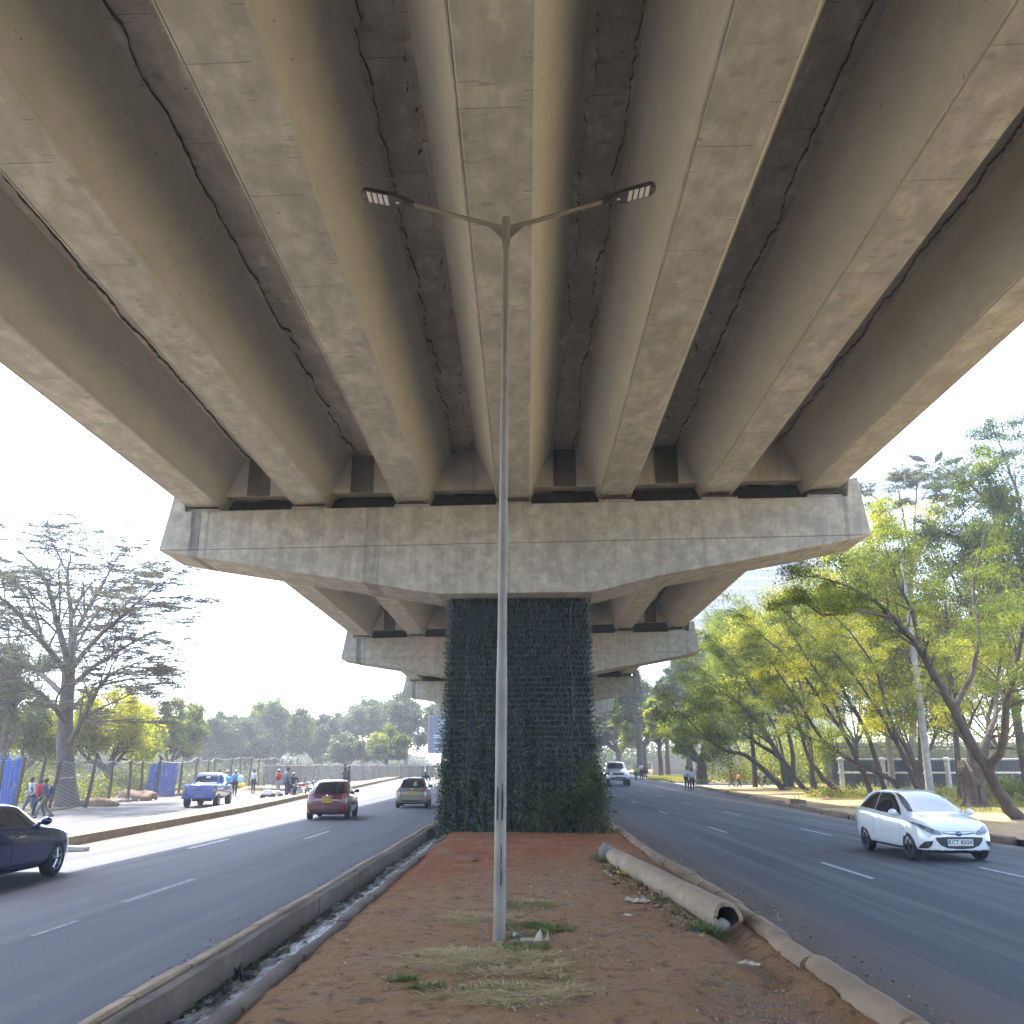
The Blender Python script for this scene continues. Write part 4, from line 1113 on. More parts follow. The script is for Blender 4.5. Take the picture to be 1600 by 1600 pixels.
F5['mir']('headlight', [(.5, .75), (.78, .8), (.78, .92), (.5, .86)], 'y+', LAMPW)
F5['patch']('load_bed', [(-.72, -2.34), (.72, -2.34), (.72, -.90), (-.72, -.90)], 'z', UNDER, off=.004, step=.2)
mb = MB()
for s in (-1, 1): mb.box((s * .78, -1.63, 1.095), (.10, 1.55, .05))
mb.box((0, -2.40, 1.085), (1.5, .07, .06))
mb.build('bed_rail', M('bed_rail_blue', (.03, .13, .42), .35, coat=.5), car5, bevel=.01)
F5['line']('tailgate_gap', [(-.68, 1.0), (-.68, .60), (.68, .60), (.68, 1.0)], 'y-', BLACKP, .008)
F5['patch']('tailgate_handle', [(-.12, .88), (.12, .88), (.10, .95), (-.10, .95)], 'y-', BLACKP, off=.012)
mb = MB(); mb.box((0, -2.50, .50), (1.66, .16, .14)); mb.build('rear_bumper', M('bumper_dark_blue', (.02, .05, .17), .4), car5, bevel=.03)
plate(car5, F5['hit'], 'y-', 0.05, .52, PLY_, None, .50, .13); car5.children[-1].location = (0, -.12, 0)
mb = MB(); mb.tube([(-.6, -.92, 1.1), (-.52, -.86, 1.62), (.52, -.86, 1.62), (.6, -.92, 1.1)], .03, 8); mb.build('roll_bar', BLUE, car5)
F5['both']('door_gap', [(.055, .55), (.065, .55), (.065, 1.1), (.055, 1.1)], BLACKP, step=.1)
F5['both']('door_gap', [(-.72, .75), (-.71, .75), (-.71, 1.08), (-.72, 1.08)], BLACKP, step=.1)
mb = MB(); mb.box((0, .1, .40), (.7, 4.2, .10)); mb.tube([(-.5, -1.55, .36), (.5, -1.55, .36)], .07, 8); mb.ball((0, -1.55, .36), .15, 8); mb.build('chassis', UNDER, car5)

# --- silver pickup / four-wheel-drive coming from far away
SILV = M('silver_paint', (0.50, 0.53, 0.56), 0.3, 0.35, var=(0.46, 0.49, 0.52), coat=1.0)
sv = G(967, 1228.5)
SV = [(-2.4, .55, 1.0, 1.1, .80, .70), (-2.35, .46, 1.08, 1.5, .88, .66), (-2.0, .42, 1.10, 1.76, .92, .66), (-1.0, .42, 1.10, 1.82, .93, .67), (0, .42, 1.09, 1.80, .93, .68), (.45, .42, 1.08, 1.66, .93, .69),
      (.95, .42, 1.07, 1.30, .93, .73), (1.3, .42, 1.07, 1.20, .92, .78), (1.9, .42, 1.03, 1.13, .91, .78), (2.25, .43, .92, 1.02, .87, .72), (2.42, .46, .8, .9, .78, .64), (2.46, .5, .7, .8, .64, .5)]
car6, F6 = vehicle('four_wheel_drive', 'silver four-wheel-drive with a bonnet scoop coming from the distance right of the planted column', 'car', Vector((sv.x, sv.y + 2.4, zg(sv.y))), math.pi + R(-1),
                   dict(s=37 * sv.y / FPX / 1.86, st=SV, r=.39, w=.93, axles=(-1.45, 1.5), mirror=(1.16, .95), spokes=6, tw=.26, dark=.5), SILV, RIMS)
F6['patch']('windscreen', [(-.68, 1.24), (.68, 1.24), (.58, 1.68), (-.58, 1.68)], 'y+', GLASS)
F6['both']('side_window', [(-1.9, 1.2), (-1.8, 1.62), (-.1, 1.66), (.3, 1.55), (.8, 1.2)], GLASS)
F6['mir']('headlight', [(.50, .80), (.80, .84), (.84, .99), (.52, .95)], 'y+', M('bright_lamp', (.75, .78, .80), .12, coat=1), off=.008)
F6['patch']('grille', [(-.42, .82), (.42, .82), (.40, .96), (-.40, .96)], 'y+', BLACKP)
F6['patch']('lower_grille', [(-.60, .54), (.60, .54), (.56, .66), (-.56, .66)], 'y+', BLACKP)
F6['line']('grille_bar', [(-.40, .89), (.40, .89)], 'y+', CHROME, .018)
F6['patch']('bonnet_scoop', [(-.24, 1.7), (.24, 1.7), (.20, 1.95), (-.20, 1.95)], 'z', BLACKP, off=.03)
plate(car6, F6['hit'], 'y+', 0, .73, PLW_)

# ---------------------------------------------------------------- people
SKIN = M('skin_dark_brown', (0.07, 0.038, 0.024), 0.55)
HAIR = M('hair_black', (0.012, 0.010, 0.010), 0.8)
SHOE = M('shoe_dark', (0.02, 0.018, 0.018), 0.6)
def cloth(name, c): return M('cloth_' + name, c, 0.9, var=tuple(x * .7 for x in c), scale=9)
def skin(verts, edges, radii, name, mats, sub=1):
    me = bpy.data.meshes.new(name); me.from_pydata(verts, edges, [])
    o = link(name, me); md = o.modifiers.new('k', 'SKIN'); md.use_smooth_shade = True
    for i, r_ in enumerate(radii):
        sv_ = me.skin_vertices[0].data[i]; sv_.radius = r_ if hasattr(r_, '__len__') else (r_, r_); sv_.use_root = (i == 0)
    s2 = o.modifiers.new('s', 'SUBSURF'); s2.levels = sub; s2.render_levels = sub
    m2 = eval_mesh(o, name); bpy.data.objects.remove(o)
    for m_ in mats: m2.materials.append(m_)
    return m2
def lerp3(a, b_, t): return tuple(a[i] + (b_[i] - a[i]) * t for i in range(3))
POSES = {
 'stand': dict(hip=.92, fl=(-.10, .02, .08), fr=(.10, -.02, .08), kl=(-.10, .04, .50), kr=(.10, .02, .50), hl=(-.24, .04, .78), hr=(.24, .03, .78), el=(-.25, -.02, 1.08), er=(.25, -.02, 1.08), lean=0),
 'walk': dict(hip=.90, fl=(-.09, .32, .09), fr=(.09, -.34, .14), kl=(-.10, .20, .50), kr=(.10, -.03, .47), hl=(-.25, -.18, .82), hr=(.25, .24, .86), el=(-.26, -.10, 1.08), er=(.26, .03, 1.07), lean=.05),
 'stride': dict(hip=.90, fl=(-.09, -.30, .13), fr=(.09, .30, .09), kl=(-.10, -.02, .47), kr=(.10, .20, .50), hl=(-.22, .22, .90), hr=(.22, .20, .98), el=(-.27, .0, 1.07), er=(.27, .0, 1.07), lean=.03),
 'akimbo': dict(hip=.92, fl=(-.15, .02, .08), fr=(.14, .0, .08), kl=(-.13, .04, .50), kr=(.13, .03, .50), hl=(-.19, .08, 1.00), hr=(.19, .08, 1.00), el=(-.40, -.06, 1.12), er=(.40, -.06, 1.12), lean=0),
 'hold': dict(hip=.92, fl=(-.11, .04, .08), fr=(.11, -.05, .08), kl=(-.10, .06, .50), kr=(.11, .0, .50), hl=(-.10, .26, 1.06), hr=(.12, .26, 1.02), el=(-.27, .03, 1.08), er=(.27, .03, 1.08), lean=.02),
 'sit': dict(hip=.52, fl=(-.14, .46, .08), fr=(.14, .44, .08), kl=(-.15, .42, .54), kr=(.15, .42, .54), hl=(-.14, .34, .66), hr=(.14, .34, .66), el=(-.27, .06, .72), er=(.27, .06, .72), lean=.06),
 'ride': dict(hip=.82, fl=(-.20, .10, .32), fr=(.20, .10, .32), kl=(-.22, .36, .72), kr=(.22, .36, .72), hl=(-.30, .52, 1.02), hr=(.30, .52, 1.02), el=(-.34, .18, 1.05), er=(.34, .18, 1.05), lean=.14),
}
_pc = {}
def person_meshes(pose):
    if pose in _pc: return _pc[pose]
    p = POSES[pose]; hz = p['hip']; ln = p['lean']; s = hz - .92
    Pv = (0, 0, hz); W_ = (0, ln * .4, hz + .20); C_ = (0, ln * .9, hz + .42); N_ = (0, ln + .0, hz + .56); HD = (0, ln + .02, hz + .66); HT = (0, ln + .03, hz + .76)
    dz = (0, 0, 0)
    SL, SR = (-.17, ln, hz + .50), (.17, ln, hz + .50)
    HL, HR = (-.09, 0, hz - .03), (.09, 0, hz - .03)
    def A(q): return (q[0], q[1] + ln * (.5), q[2])
    V = [Pv, W_, C_, N_, SL, p['el'], p['hl'], SR, p['er'], p['hr'], HL, p['kl'], p['fl'], HR, p['kr'], p['fr']]
    E_ = [(0, 1), (1, 2), (2, 3), (2, 4), (4, 5), (5, 6), (2, 7), (7, 8), (8, 9), (0, 10), (10, 11), (11, 12), (0, 13), (13, 14), (14, 15)]
    rad = [.12, .115, .13, .052, .055, .042, .028, .055, .042, .028, .085, .055, .038, .085, .055, .038]
    body = skin(V, E_, rad, 'person', [SKIN], 1)
    bm = bmesh.new(); bm.from_mesh(body)
    # head with nose, brow, chin and ears grown out of the neck, hands with five fingers, shoes come as child
    mb = MB(); hc = Vector((0, ln + .03, hz + .70))
    mb.tube([N_, (0, ln + .01, hz + .62)], [.052, .05], 10, cap=False)
    n = 12
    vs_ = []
    for i in range(n + 1):
        th = math.pi * i / n
        for k in range(2 * n):
            ph = math.pi * k / n; x, y, z = math.sin(th) * math.cos(ph), math.sin(th) * math.sin(ph), math.cos(th)
            q = Vector((x * .077, y * .098, z * .118))
            if z < -.1: q.x *= 1 - .25 * (-z); q.y *= 1 - .12 * (-z)
            if y > .75 and abs(x) < .22:
                q.y += .022 * math.exp(-((z + .12) / .22) ** 2) * math.exp(-(x / .14) ** 2)
            if y > .6 and .1 < abs(x) < .6 and .05 < z < .25: q.y -= .010
            vs_.append(hc + q)
    fs_ = [(i * 2 * n + k, (i + 1) * 2 * n + k, (i + 1) * 2 * n + (k + 1) % (2 * n), i * 2 * n + (k + 1) % (2 * n)) for i in range(n) for k in range(2 * n)]
    mb.add(vs_, fs_)
    for s_ in (-1, 1): mb.ball(hc + Vector((s_ * .079, -.005, -.005)), .026, 6, 0, (.4, .8, 1.2))
    for H, El, s_ in ((p['hl'], p['el'], -1), (p['hr'], p['er'], 1)):
        H = Vector(H); d = (H - Vector(El)).normalized(); sd = Vector((0, 1, 0)); sd = (sd - d * sd.dot(d)).normalized(); nn = d.cross(sd)
        mb.tube([H - d * .01, H + d * .05, H + d * .10], [.026, .036, .030], 8)
        for q, L in zip((-.026, -.009, .009, .026), (.055, .072, .078, .066)):
            a = H + d * .085 + sd * q
            mb.tube([a, a + d * L * .5 - nn * .004 * s_, a + d * L - nn * .016 * s_], [.0095, .0085, .0065], 5)
        a = H + d * .03 + sd * .026
        mb.tube([a, a + d * .03 + sd * .028, a + d * .058 + sd * .032], [.0115, .0105, .008], 5)
    me2 = bpy.data.meshes.new('t'); me2.from_pydata(mb.v, [], mb.f); bm.from_mesh(me2); bmesh.ops.recalc_face_normals(bm, faces=bm.faces)
    bm.to_mesh(body); bm.free(); bpy.data.meshes.remove(me2)
    body.polygons.foreach_set('use_smooth', [True] * len(body.polygons))
    wl, wr_ = lerp3(p['el'], p['hl'], .85), lerp3(p['er'], p['hr'], .85)
    shirt = skin([(0, 0, hz - .02), W_, C_, (0, ln, hz + .51), SL, p['el'], wl, SR, p['er'], wr_], [(0, 1), (1, 2), (2, 3), (2, 4), (4, 5), (5, 6), (2, 7), (7, 8), (8, 9)],
                 [(.155, .125), (.145, .12), (.165, .13), (.075, .065), .074, .060, .046, .074, .060, .046], 'shirt', [SHOE], 1)
    al, ar = lerp3(p['kl'], p['fl'], .93), lerp3(p['kr'], p['fr'], .93)
    trs = skin([(0, 0, hz + .02), HL, p['kl'], al, HR, p['kr'], ar], [(0, 1), (1, 2), (2, 3), (0, 4), (4, 5), (5, 6)], [(.15, .125), .11, .078, .062, .11, .078, .062], 'trousers', [SHOE], 1)
    mb = MB()
    for f_ in (p['fl'], p['fr']):
        z0 = f_[2] - .08
        mb.ball((f_[0], f_[1] + .05, z0 + .05), .06, 8, 0, (.75, 2.2, .82)); mb.ball((f_[0], f_[1] - .02, z0 + .07), .055, 8, 0, (.8, 1.1, 1))
    sh = mb.build('shoes', SHOE, smooth='all'); shm = sh.data; bpy.data.objects.remove(sh)
    mb = MB()
    mb.ball(hc + Vector((0, -.012, .022)), .1, 10, 0, (.86, 1.02, 1.06))
    ho = mb.build('hair', HAIR); hm = ho.data; bpy.data.objects.remove(ho)
    bmh = bmesh.new(); bmh.from_mesh(hm)
    bmesh.ops.delete(bmh, geom=[v for v in bmh.verts if (v.co.y - hc.y > .055 and v.co.z < hc.z + .05) or v.co.z < hc.z - .05], context='VERTS'); bmh.to_mesh(hm); bmh.free()
    hm.polygons.foreach_set('use_smooth', [True] * len(hm.polygons))
    mb = MB(); mb.ball(hc + Vector((0, -.005, .045)), .1, 10, 0, (.90, 1.08, .92)); mb.box(hc + Vector((0, .10, .045)), (.13, .09, .012))
    co_ = mb.build('cap', HAIR); cm = co_.data; bpy.data.objects.remove(co_)
    bmh = bmesh.new(); bmh.from_mesh(cm); bmesh.ops.delete(bmh, geom=[v for v in bmh.verts if v.co.z < hc.z + .03], context='VERTS'); bmh.to_mesh(cm); bmh.free()
    cm.polygons.foreach_set('use_smooth', [True] * len(cm.polygons))
    _pc[pose] = dict(body=body, shirt=shirt, trousers=trs, shoes=shm, hair=hm, cap=cm, hc=hc)
    return _pc[pose]
def person(loc, rz, pose, label, shirt, trousers, h=1.72, cap=None, extra=None, group=None, shoes=None, px=None):
    if px: h = px * loc[1] / FPX
    else: h *= .89
    pm = person_meshes(pose)
    o = link('person', pm['body']); o.location = loc; o.rotation_euler = (0, 0, rz); s = h / 1.74; o.scale = (s, s, s)
    tag(o, label, 'person', group)
    def ch(nm, me, mat):
        c = link(nm, me, o); c.material_slots[0].link = 'OBJECT'; c.material_slots[0].material = mat; return c
    ch('shirt', pm['shirt'], shirt); ch('trousers', pm['trousers'], trousers); ch('shoes', pm['shoes'], shoes or SHOE); ch('hair', pm['hair'], HAIR)
    if cap: ch('cap', pm['cap'], cap)
    return o
def backpack(o, mat, y=-.20, z=1.22):
    mb = MB(); mb.ball((0, y, z), .17, 8, 0, (.85, .55, 1.25)); mb.tube([(-.12, y + .05, z + .15), (-.13, .08, z + .18), (-.13, .13, z), (-.13, .0, z - .16)], .018, 6); mb.tube([(.12, y + .05, z + .15), (.13, .08, z + .18), (.13, .13, z), (.13, .0, z - .16)], .018, 6)
    b_ = mb.build('backpack', mat, None, smooth='all'); b_.location = o.location; b_.rotation_euler = o.rotation_euler; b_.scale = o.scale
    return b_
GREYT = cloth('grey', (.32, .33, .33)); NAVYC = cloth('navy', (.02, .03, .10)); OLIVE = cloth('olive', (.12, .12, .07)); JEAN = cloth('denim', (.10, .13, .19)); WHT = cloth('white', (.6, .6, .6))
BLK = cloth('black', (.02, .02, .022)); REDC = cloth('red', (.40, .03, .03)); LBLUE = cloth('light_blue', (.10, .28, .55)); YEL = cloth('yellow', (.75, .62, .05)); ORG = cloth('orange', (.70, .25, .05))
LILAC = cloth('lilac_check', (.45, .36, .42)); CREAM = cloth('cream', (.55, .52, .42)); MAR = cloth('maroon', (.14, .03, .03)); LIME = cloth('lime', (.38, .50, .08)); DGREY = cloth('dark_grey', (.07, .075, .08))
def pg(u, v, dz=.03): return G(u, v, dz)
o = person(pg(44, 1277), R(150), 'stride', 'man in a grey sweatshirt with a rucksack walking past the blue sheet', GREYT, JEAN, 1.76, px=59)
tag(backpack(o, NAVYC), 'dark rucksack on the back of the man in the grey sweatshirt', 'rucksack')
o = person(pg(67, 1279), R(115), 'walk', 'man in a navy jacket over a striped shirt walking left of the big tree trunk', NAVYC, OLIVE, 1.74, px=59)
tag(backpack(o, NAVYC), 'dark bag slung behind the man in the navy jacket', 'bag')
o = person(pg(59, 1277), R(60), 'walk', 'person in dark trousers half hidden behind the man in the navy jacket', REDC, NAVYC, 1.66, px=56)
person(pg(341, 1240), R(100), 'stand', 'person in dark clothes whose head shows over the blue pickup cab', DGREY, DGREY, 1.75)
person(pg(352, 1242), R(-60), 'stand', 'man in a white shirt and cap standing just beyond the blue pickup', WHT, DGREY, 1.74, WHT)
a = person(pg(366, 1244), R(20), 'stride', 'man in a light blue shirt and white cap carrying bags beside the pickup', LBLUE, BLK, 1.76, WHT, px=38)
person(pg(395, 1240), R(170), 'stand', 'man in a white shirt facing us alone between the pickup and the toy car', WHT, BLK, 1.72, px=35)
person(pg(434, 1241), R(70), 'akimbo', 'man in a red and black top and white cap standing behind the toy car', REDC, GREYT, 1.76, WHT, px=36)
person(pg(447, 1247), R(-40), 'stand', 'tall man in a dark grey shirt standing beside the seated rider', cloth('slate', (.13, .15, .19)), NAVYC, 1.86, px=45)
person(pg(457, 1247) + Vector((0, 0, .05)), R(20), 'ride', 'man in black with a yellow cap sitting astride a parked motorcycle', BLK, NAVYC, 1.68, YEL)
kp = G(566, 1230, .2)
person(Vector((kl(75) - .6, 75, zg(75) + .21)), R(80), 'stride', 'man in dark clothes with a white cap on the paved island, left of a pair', BLK, BLK, 1.78, None, px=34)
q = G(577, 1236, 0.0)
person(Vector((kl(q.y) + .35, q.y, zg(q.y) + .0)), R(-100), 'stand', 'person in a long dark coat on the road edge, right of a pair', BLK, BLK, 1.76, px=36)
person(pg(1074, 1235, 0), R(-10), 'stride', 'pedestrian in a white top at the end of the right kerb, left of a pair', WHT, BLK, 1.76, px=35)
o = person(pg(1082, 1236, 0), R(170), 'stand', 'pedestrian in pale blue at the end of the right kerb, right of a pair', cloth('pale_blue', (.45, .52, .62)), BLK, 1.66, px=33)
person(pg(1144, 1232, 0), R(80), 'walk', 'person in a grey and red top at the side road mouth, left of a pair', REDC, DGREY, 1.62, px=27)
person(pg(1155, 1232, 0), R(-80), 'walk', 'person in an orange top crossing the side road mouth', ORG, NAVYC, 1.56, px=24)
person(pg(1186, 1232, 0), R(85), 'walk', 'person in a lilac top walking behind the leaning trees, left of two', LILAC, DGREY, 1.7, px=30)
person(pg(1197, 1231, 0), R(60), 'stride', 'person in a pale purple top walking behind the leaning trees, right of two', cloth('pale_purple', (.36, .30, .40)), BLK, 1.74, px=30)
person(pg(994, 1220, 0), R(175), 'stand', 'distant person in a lime yellow top right of the silver vehicle', LIME, DGREY, 1.72, px=22)
person(pg(1002.5, 1218, 0), R(5), 'stand', 'distant person in a white shirt, middle of three by the far road', WHT, BLK, 1.85, px=24)
person(pg(1008.5, 1218, 0), R(5), 'walk', 'distant person in dark brown clothes, rightmost of three by the far road', MAR, BLK, 1.72, px=22)
# bags carried by the man in the light blue shirt
mb = MB(); mb.ball((0, 0, 0), .26, 10, 0, (1, .7, 1.1)); o = mb.build('bag', cloth('blue_plastic', (.03, .30, .75)), smooth='all'); o.location = pg(357, 1244) + Vector((0, -.25, .92)); tag(o, 'bright blue plastic bag carried between the men beyond the pickup', 'bag')
mb = MB(); mb.ball((0, 0, 0), .24, 10, 0, (.9, .7, 1.1)); mb.tube([(0, 0, .2), (-.2, 0, .38)], .02, 5); o = mb.build('bag', cloth('pale_plastic', (.55, .70, .80)), smooth='all'); o.location = pg(374, 1244) + Vector((0, 0, 1.02)); tag(o, 'pale bag held out on the right of the man in the light blue shirt', 'bag')
mb = MB(); mb.ball((0, 0, 0), .22, 10, 0, (1.2, .8, .7)); o = mb.build('bag', YEL, smooth='all'); o.location = pg(377, 1238) + Vector((0, 0, .16)); o.location.z += .35; tag(o, 'yellow bag hanging beside the man in the light blue shirt', 'bag')

# ---------------------------------------------------------------- motorcycles and toy car
def motorcycle(loc, rz, label, paint, lean=0.0, parent_group='motorcycles'):
    t = empty('motorcycle', loc, rz, label, 'motorcycle', parent_group); t.scale = (.9, .9, .9); t.rotation_euler = (0, lean, rz)
    for y in (-.62, .66):
        mb = MB(); n = 24
        ring = [Vector((0, y + .27 * math.cos(2 * math.pi * k / n), .30 + .27 * math.sin(2 * math.pi * k / n))) for k in range(n + 1)]
        mb.tube(ring, .042, 8); 
        for k in range(0, n, 3): mb.tube([(0, y, .30), tuple(ring[k])], .006, 4, 1)
        mb.tube([(-.06, y, .30), (.06, y, .30)], .05, 10, 1)
        mb.build('wheel', [TYRE, RIMS], t, smooth=True)
    mb = MB(); mb.ball((0, .16, .82), .15, 10, 0, (.85, 1.7, .8)); mb.build('fuel_tank', paint, t, smooth='all')
    mb = MB(); mb.ball((0, -.36, .80), .14, 10, 0, (.95, 2.4, .42)); mb.build('seat', BLACKP, t, smooth='all')
    mb = MB(); mb.box((0, .06, .42), (.24, .36, .30)); mb.tube([(.13, .15, .32), (.16, -.2, .22), (.17, -.75, .30)], [.03, .035, .045], 8); mb.build('engine', RIMS, t, bevel=.02)
    mb = MB()
    for s in (-1, 1): mb.tube([(s * .07, .66, .30), (s * .08, .42, .92)], .024, 8)
    for s in (-1, 1): mb.tube([(s * .09, -.62, .30), (s * .10, -.45, .70)], .022, 8)
    mb.tube([(0, .40, .90), (0, .1, .62), (0, -.6, .66)], .03, 8); mb.build('frame', BLACKP, t)
    mb = MB(); mb.tube([(-.36, .26, 1.04), (-.18, .36, 1.0), (.18, .36, 1.0), (.36, .26, 1.04)], .016, 8)
    for s in (-1, 1): mb.tube([(s * .26, .32, 1.02), (s * .30, .34, 1.20)], .008, 5); mb.ball((s * .31, .34, 1.23), .05, 6, 0, (1.2, .4, .8))
    mb.build('handlebar', BLACKP, t)
    mb = MB(); mb.ball((0, .52, .92), .10, 8, 0, (1, .8, 1)); mb.build('headlight', LAMPW, t, smooth='all')
    mb = MB(); mb.box((0, .66, .60), (.11, .34, .02)); mb.box((0, -.78, .60), (.13, .34, .02)); mb.build('mudguard', paint, t, bevel=.008)
    mb = MB(); mb.box((0, -.92, .72), (.12, .04, .07)); mb.build('taillight', LAMPR, t)
    return t
REDP = M('red_motorcycle_paint', (.45, .03, .03), .3, coat=.8)
motorcycle(pg(457, 1247), R(20), 'dark motorcycle under the seated rider with the yellow cap', M('black_motorcycle_paint', (.03, .03, .035), .3, coat=.8))
motorcycle(pg(467, 1246), R(-75), 'red motorcycle parked across the service road edge right of the seated rider', REDP)
motorcycle(pg(478, 1243), R(-60), 'white and green motorcycle parked just left of the red hatchback', M('pale_green_paint', (.35, .5, .38), .3, coat=.8))
q = Vector((-5.15, 62, zg(62)))
q = G(665, 1241.5)
motorcycle(q, R(6), 'motorcycle ridden ahead of the beige hatchback', M('grey_motorcycle_paint', (.1, .1, .11), .3, coat=.8))
person(q + Vector((0, -.30, .0)), R(6), 'ride', 'motorcycle rider with a lime helmet ahead of the beige hatchback', cloth('rider_jacket', (.06, .07, .10)), DGREY, 1.78, LIME)
tc = pg(424, 1250)
toy = empty('toy_car', tc, R(-20), 'white ride-on toy jeep with fat black wheels on the service road', 'toy car')
mb = MB(); mb.box((0, 0, .32), (.56, 1.05, .18)); mb.box((0, .30, .44), (.54, .42, .10)); mb.box((0, -.40, .46), (.54, .16, .16)); mb.box((0, -.1, .38), (.62, .5, .08)); mb.build('body', M('white_toy_plastic', (.62, .63, .62), .4), toy, bevel=.035, smooth=True)
for y in (-.36, .38):
    for s in (-1, 1):
        mb = MB(); mb.tube([(s * .24, y, .17), (s * .40, y, .17)], .17, 20); mb.tube([(s * .39, y, .17), (s * .41, y, .17)], .08, 12, 1); mb.build('wheel', [TYRE, RIMS], toy, bevel=.015)
mb = MB(); mb.tube([(-.24, -.42, .5), (-.24, -.34, .80), (.24, -.34, .80), (.24, -.42, .5)], .022, 8)
mb.tube([(-.24, .12, .46), (-.24, .02, .70), (.24, .02, .70), (.24, .12, .46)], .018, 8)
for k in range(4): mb.tube([(-.15 + .1 * k, -.34, .80), (-.15 + .1 * k, .02, .70)], .010, 6)
mb.build('roll_cage', RIMS, toy)
mb = MB(); mb.box((0, -.56, .26), (.5, .06, .1)); mb.build('bumper', BLACKP, toy, bevel=.01)
# ---------------------------------------------------------------- broken pipe, stones and litter on the median
def mz(x, y): return .09
pa, pb = Vector((1.62, 17.7, .16)), Vector((2.13, 10.35, .205))
mb = MB(); n = 36; segs = 40; ro, ri = .158, .115; r = random.Random(8)
d = (pb - pa).normalized(); sx_ = d.cross(Vector((0, 0, 1))).normalized(); up = sx_.cross(d)
rag = [.02 * math.sin(k * .8) + r.uniform(-.012, .012) for k in range(n)]
for k in range(n):                              # a bite out of the mouth at the lower right
    a = 2 * math.pi * k / n
    if 3.6 < a < 5.4: rag[k] -= .16 * math.sin((a - 3.6) / 1.8 * math.pi)
for ring in range(segs + 1):
    for q, rr in ((0, ro), (1, ri)):
        for k in range(n):
            a = 2 * math.pi * k / n; t_ = ring / segs
            L = (pb - pa).length * t_ + (rag[k] if ring == segs else 0)
            rr2 = rr * (1 + .012 * math.sin(ring * .7 + k) + (.008 * math.sin(ring * 2.9 + k * .9)))
            mb.v.append(tuple(pa + d * L + (sx_ * math.cos(a) + up * math.sin(a)) * rr2))
for ring in range(segs):
    for k in range(n):
        a = ring * 2 * n + k; b_ = ring * 2 * n + (k + 1) % n
        mb.f.append((a, b_, b_ + 2 * n, a + 2 * n)); mb.m.append(0)
        mb.f.append((a + n, a + 3 * n, b_ + 3 * n, b_ + n)); mb.m.append(1)
for base in (0, segs * 2 * n):
    for k in range(n): mb.f.append((base + k, base + (k + 1) % n, base + n + (k + 1) % n, base + n + k)); mb.m.append(0)
tag(mb.build('concrete_pipe', [C_PIPE, M('pipe_inside', (.05, .04, .032), .95)], smooth=True), 'long hollow concrete pipe with a broken mouth lying beside the right median kerb', 'pipe')
mb = MB(); g_ = G(948, 1340, .1)
rr = []
for i in range(7):
    z = i * .05
    rr.append([(g_.x + (.15 - .012 * i * (i > 4)) * math.cos(a) * (1 + .05 * math.sin(3 * a + i)), g_.y + (.15 - .012 * i * (i > 4)) * math.sin(a), .06 + z + (.03 * math.sin(2 * a) if i == 6 else 0)) for a in [2 * math.pi * k / 20 for k in range(20)]])
mb.v = [p for q in rr for p in q]
for i in range(6):
    for k in range(20): mb.f.append((i * 20 + k, i * 20 + (k + 1) % 20, (i + 1) * 20 + (k + 1) % 20, (i + 1) * 20 + k)); mb.m.append(0)
mb.f.append(tuple(range(120, 140))); mb.m.append(0)
tag(mb.build('concrete_stub', concrete('stub', (.20, .18, .15), (.13, .115, .1)), smooth=True), 'round grey concrete stub standing just beyond the far end of the pipe', 'stub')
def rock(loc, s, mat, seed, sc=(1, 1, .7)):
    r = random.Random(seed); bm = bmesh.new(); bmesh.ops.create_icosphere(bm, subdivisions=3, radius=s)
    o3 = Vector((r.uniform(0, 9), r.uniform(0, 9), r.uniform(0, 9)))
    for v in bm.verts:
        q = v.co / s * 1.6 + o3
        v.co *= 1 + .22 * (math.sin(q.x * 2.1 + q.y) * math.cos(q.z * 1.9 + q.x * .7)) + .07 * math.sin(q.x * 6 + q.z * 5 + q.y * 7)
        v.co.x *= sc[0]; v.co.y *= sc[1]; v.co.z *= sc[2]
    me = bpy.data.meshes.new('rock'); bm.to_mesh(me); bm.free(); me.materials.append(mat)
    me.polygons.foreach_set('use_smooth', [True] * len(me.polygons))
    o = link('stone', me); o.location = loc; return o
REDROCK = M('red_clod', (.20, .085, .045), .95, bmp=.6); GREYROCK = M('grey_stone', (.24, .165, .105), .95, bmp=.6); PALEROCK = M('pale_rubble', (.42, .37, .31), .9, bmp=.5)
tag(rock(G(743, 1345, .1) + Vector((0, 0, .05)), .10, REDROCK, 2), 'reddish clod of earth left of the lamp post on the bare red soil', 'clod')
tag(rock(G(1007, 1421, .1) + Vector((0, 0, .0)), .03, REDROCK, 3), 'small brown pebble on the earth left of the pipe', 'pebble')
tag(rock(G(1130, 1449, .1) + Vector((.0, .05, .02)), .075, PALEROCK, 5, (1, .8, .9)), 'pale lump of rubble lying in the mouth of the pipe', 'rubble')
mb = MB(); mb.box((0, 0, .0), (.17, .075, .055), rot=Euler((0, .05, .15)).to_matrix()); o = mb.build('brick', M('pale_brick', (.46, .38, .30), .9, bmp=.4), bevel=.008); o.location = G(827, 1475, .1) + Vector((0, 0, .02)); tag(o, 'pale broken brick lying in the weeds right of the lamp post foot', 'brick')
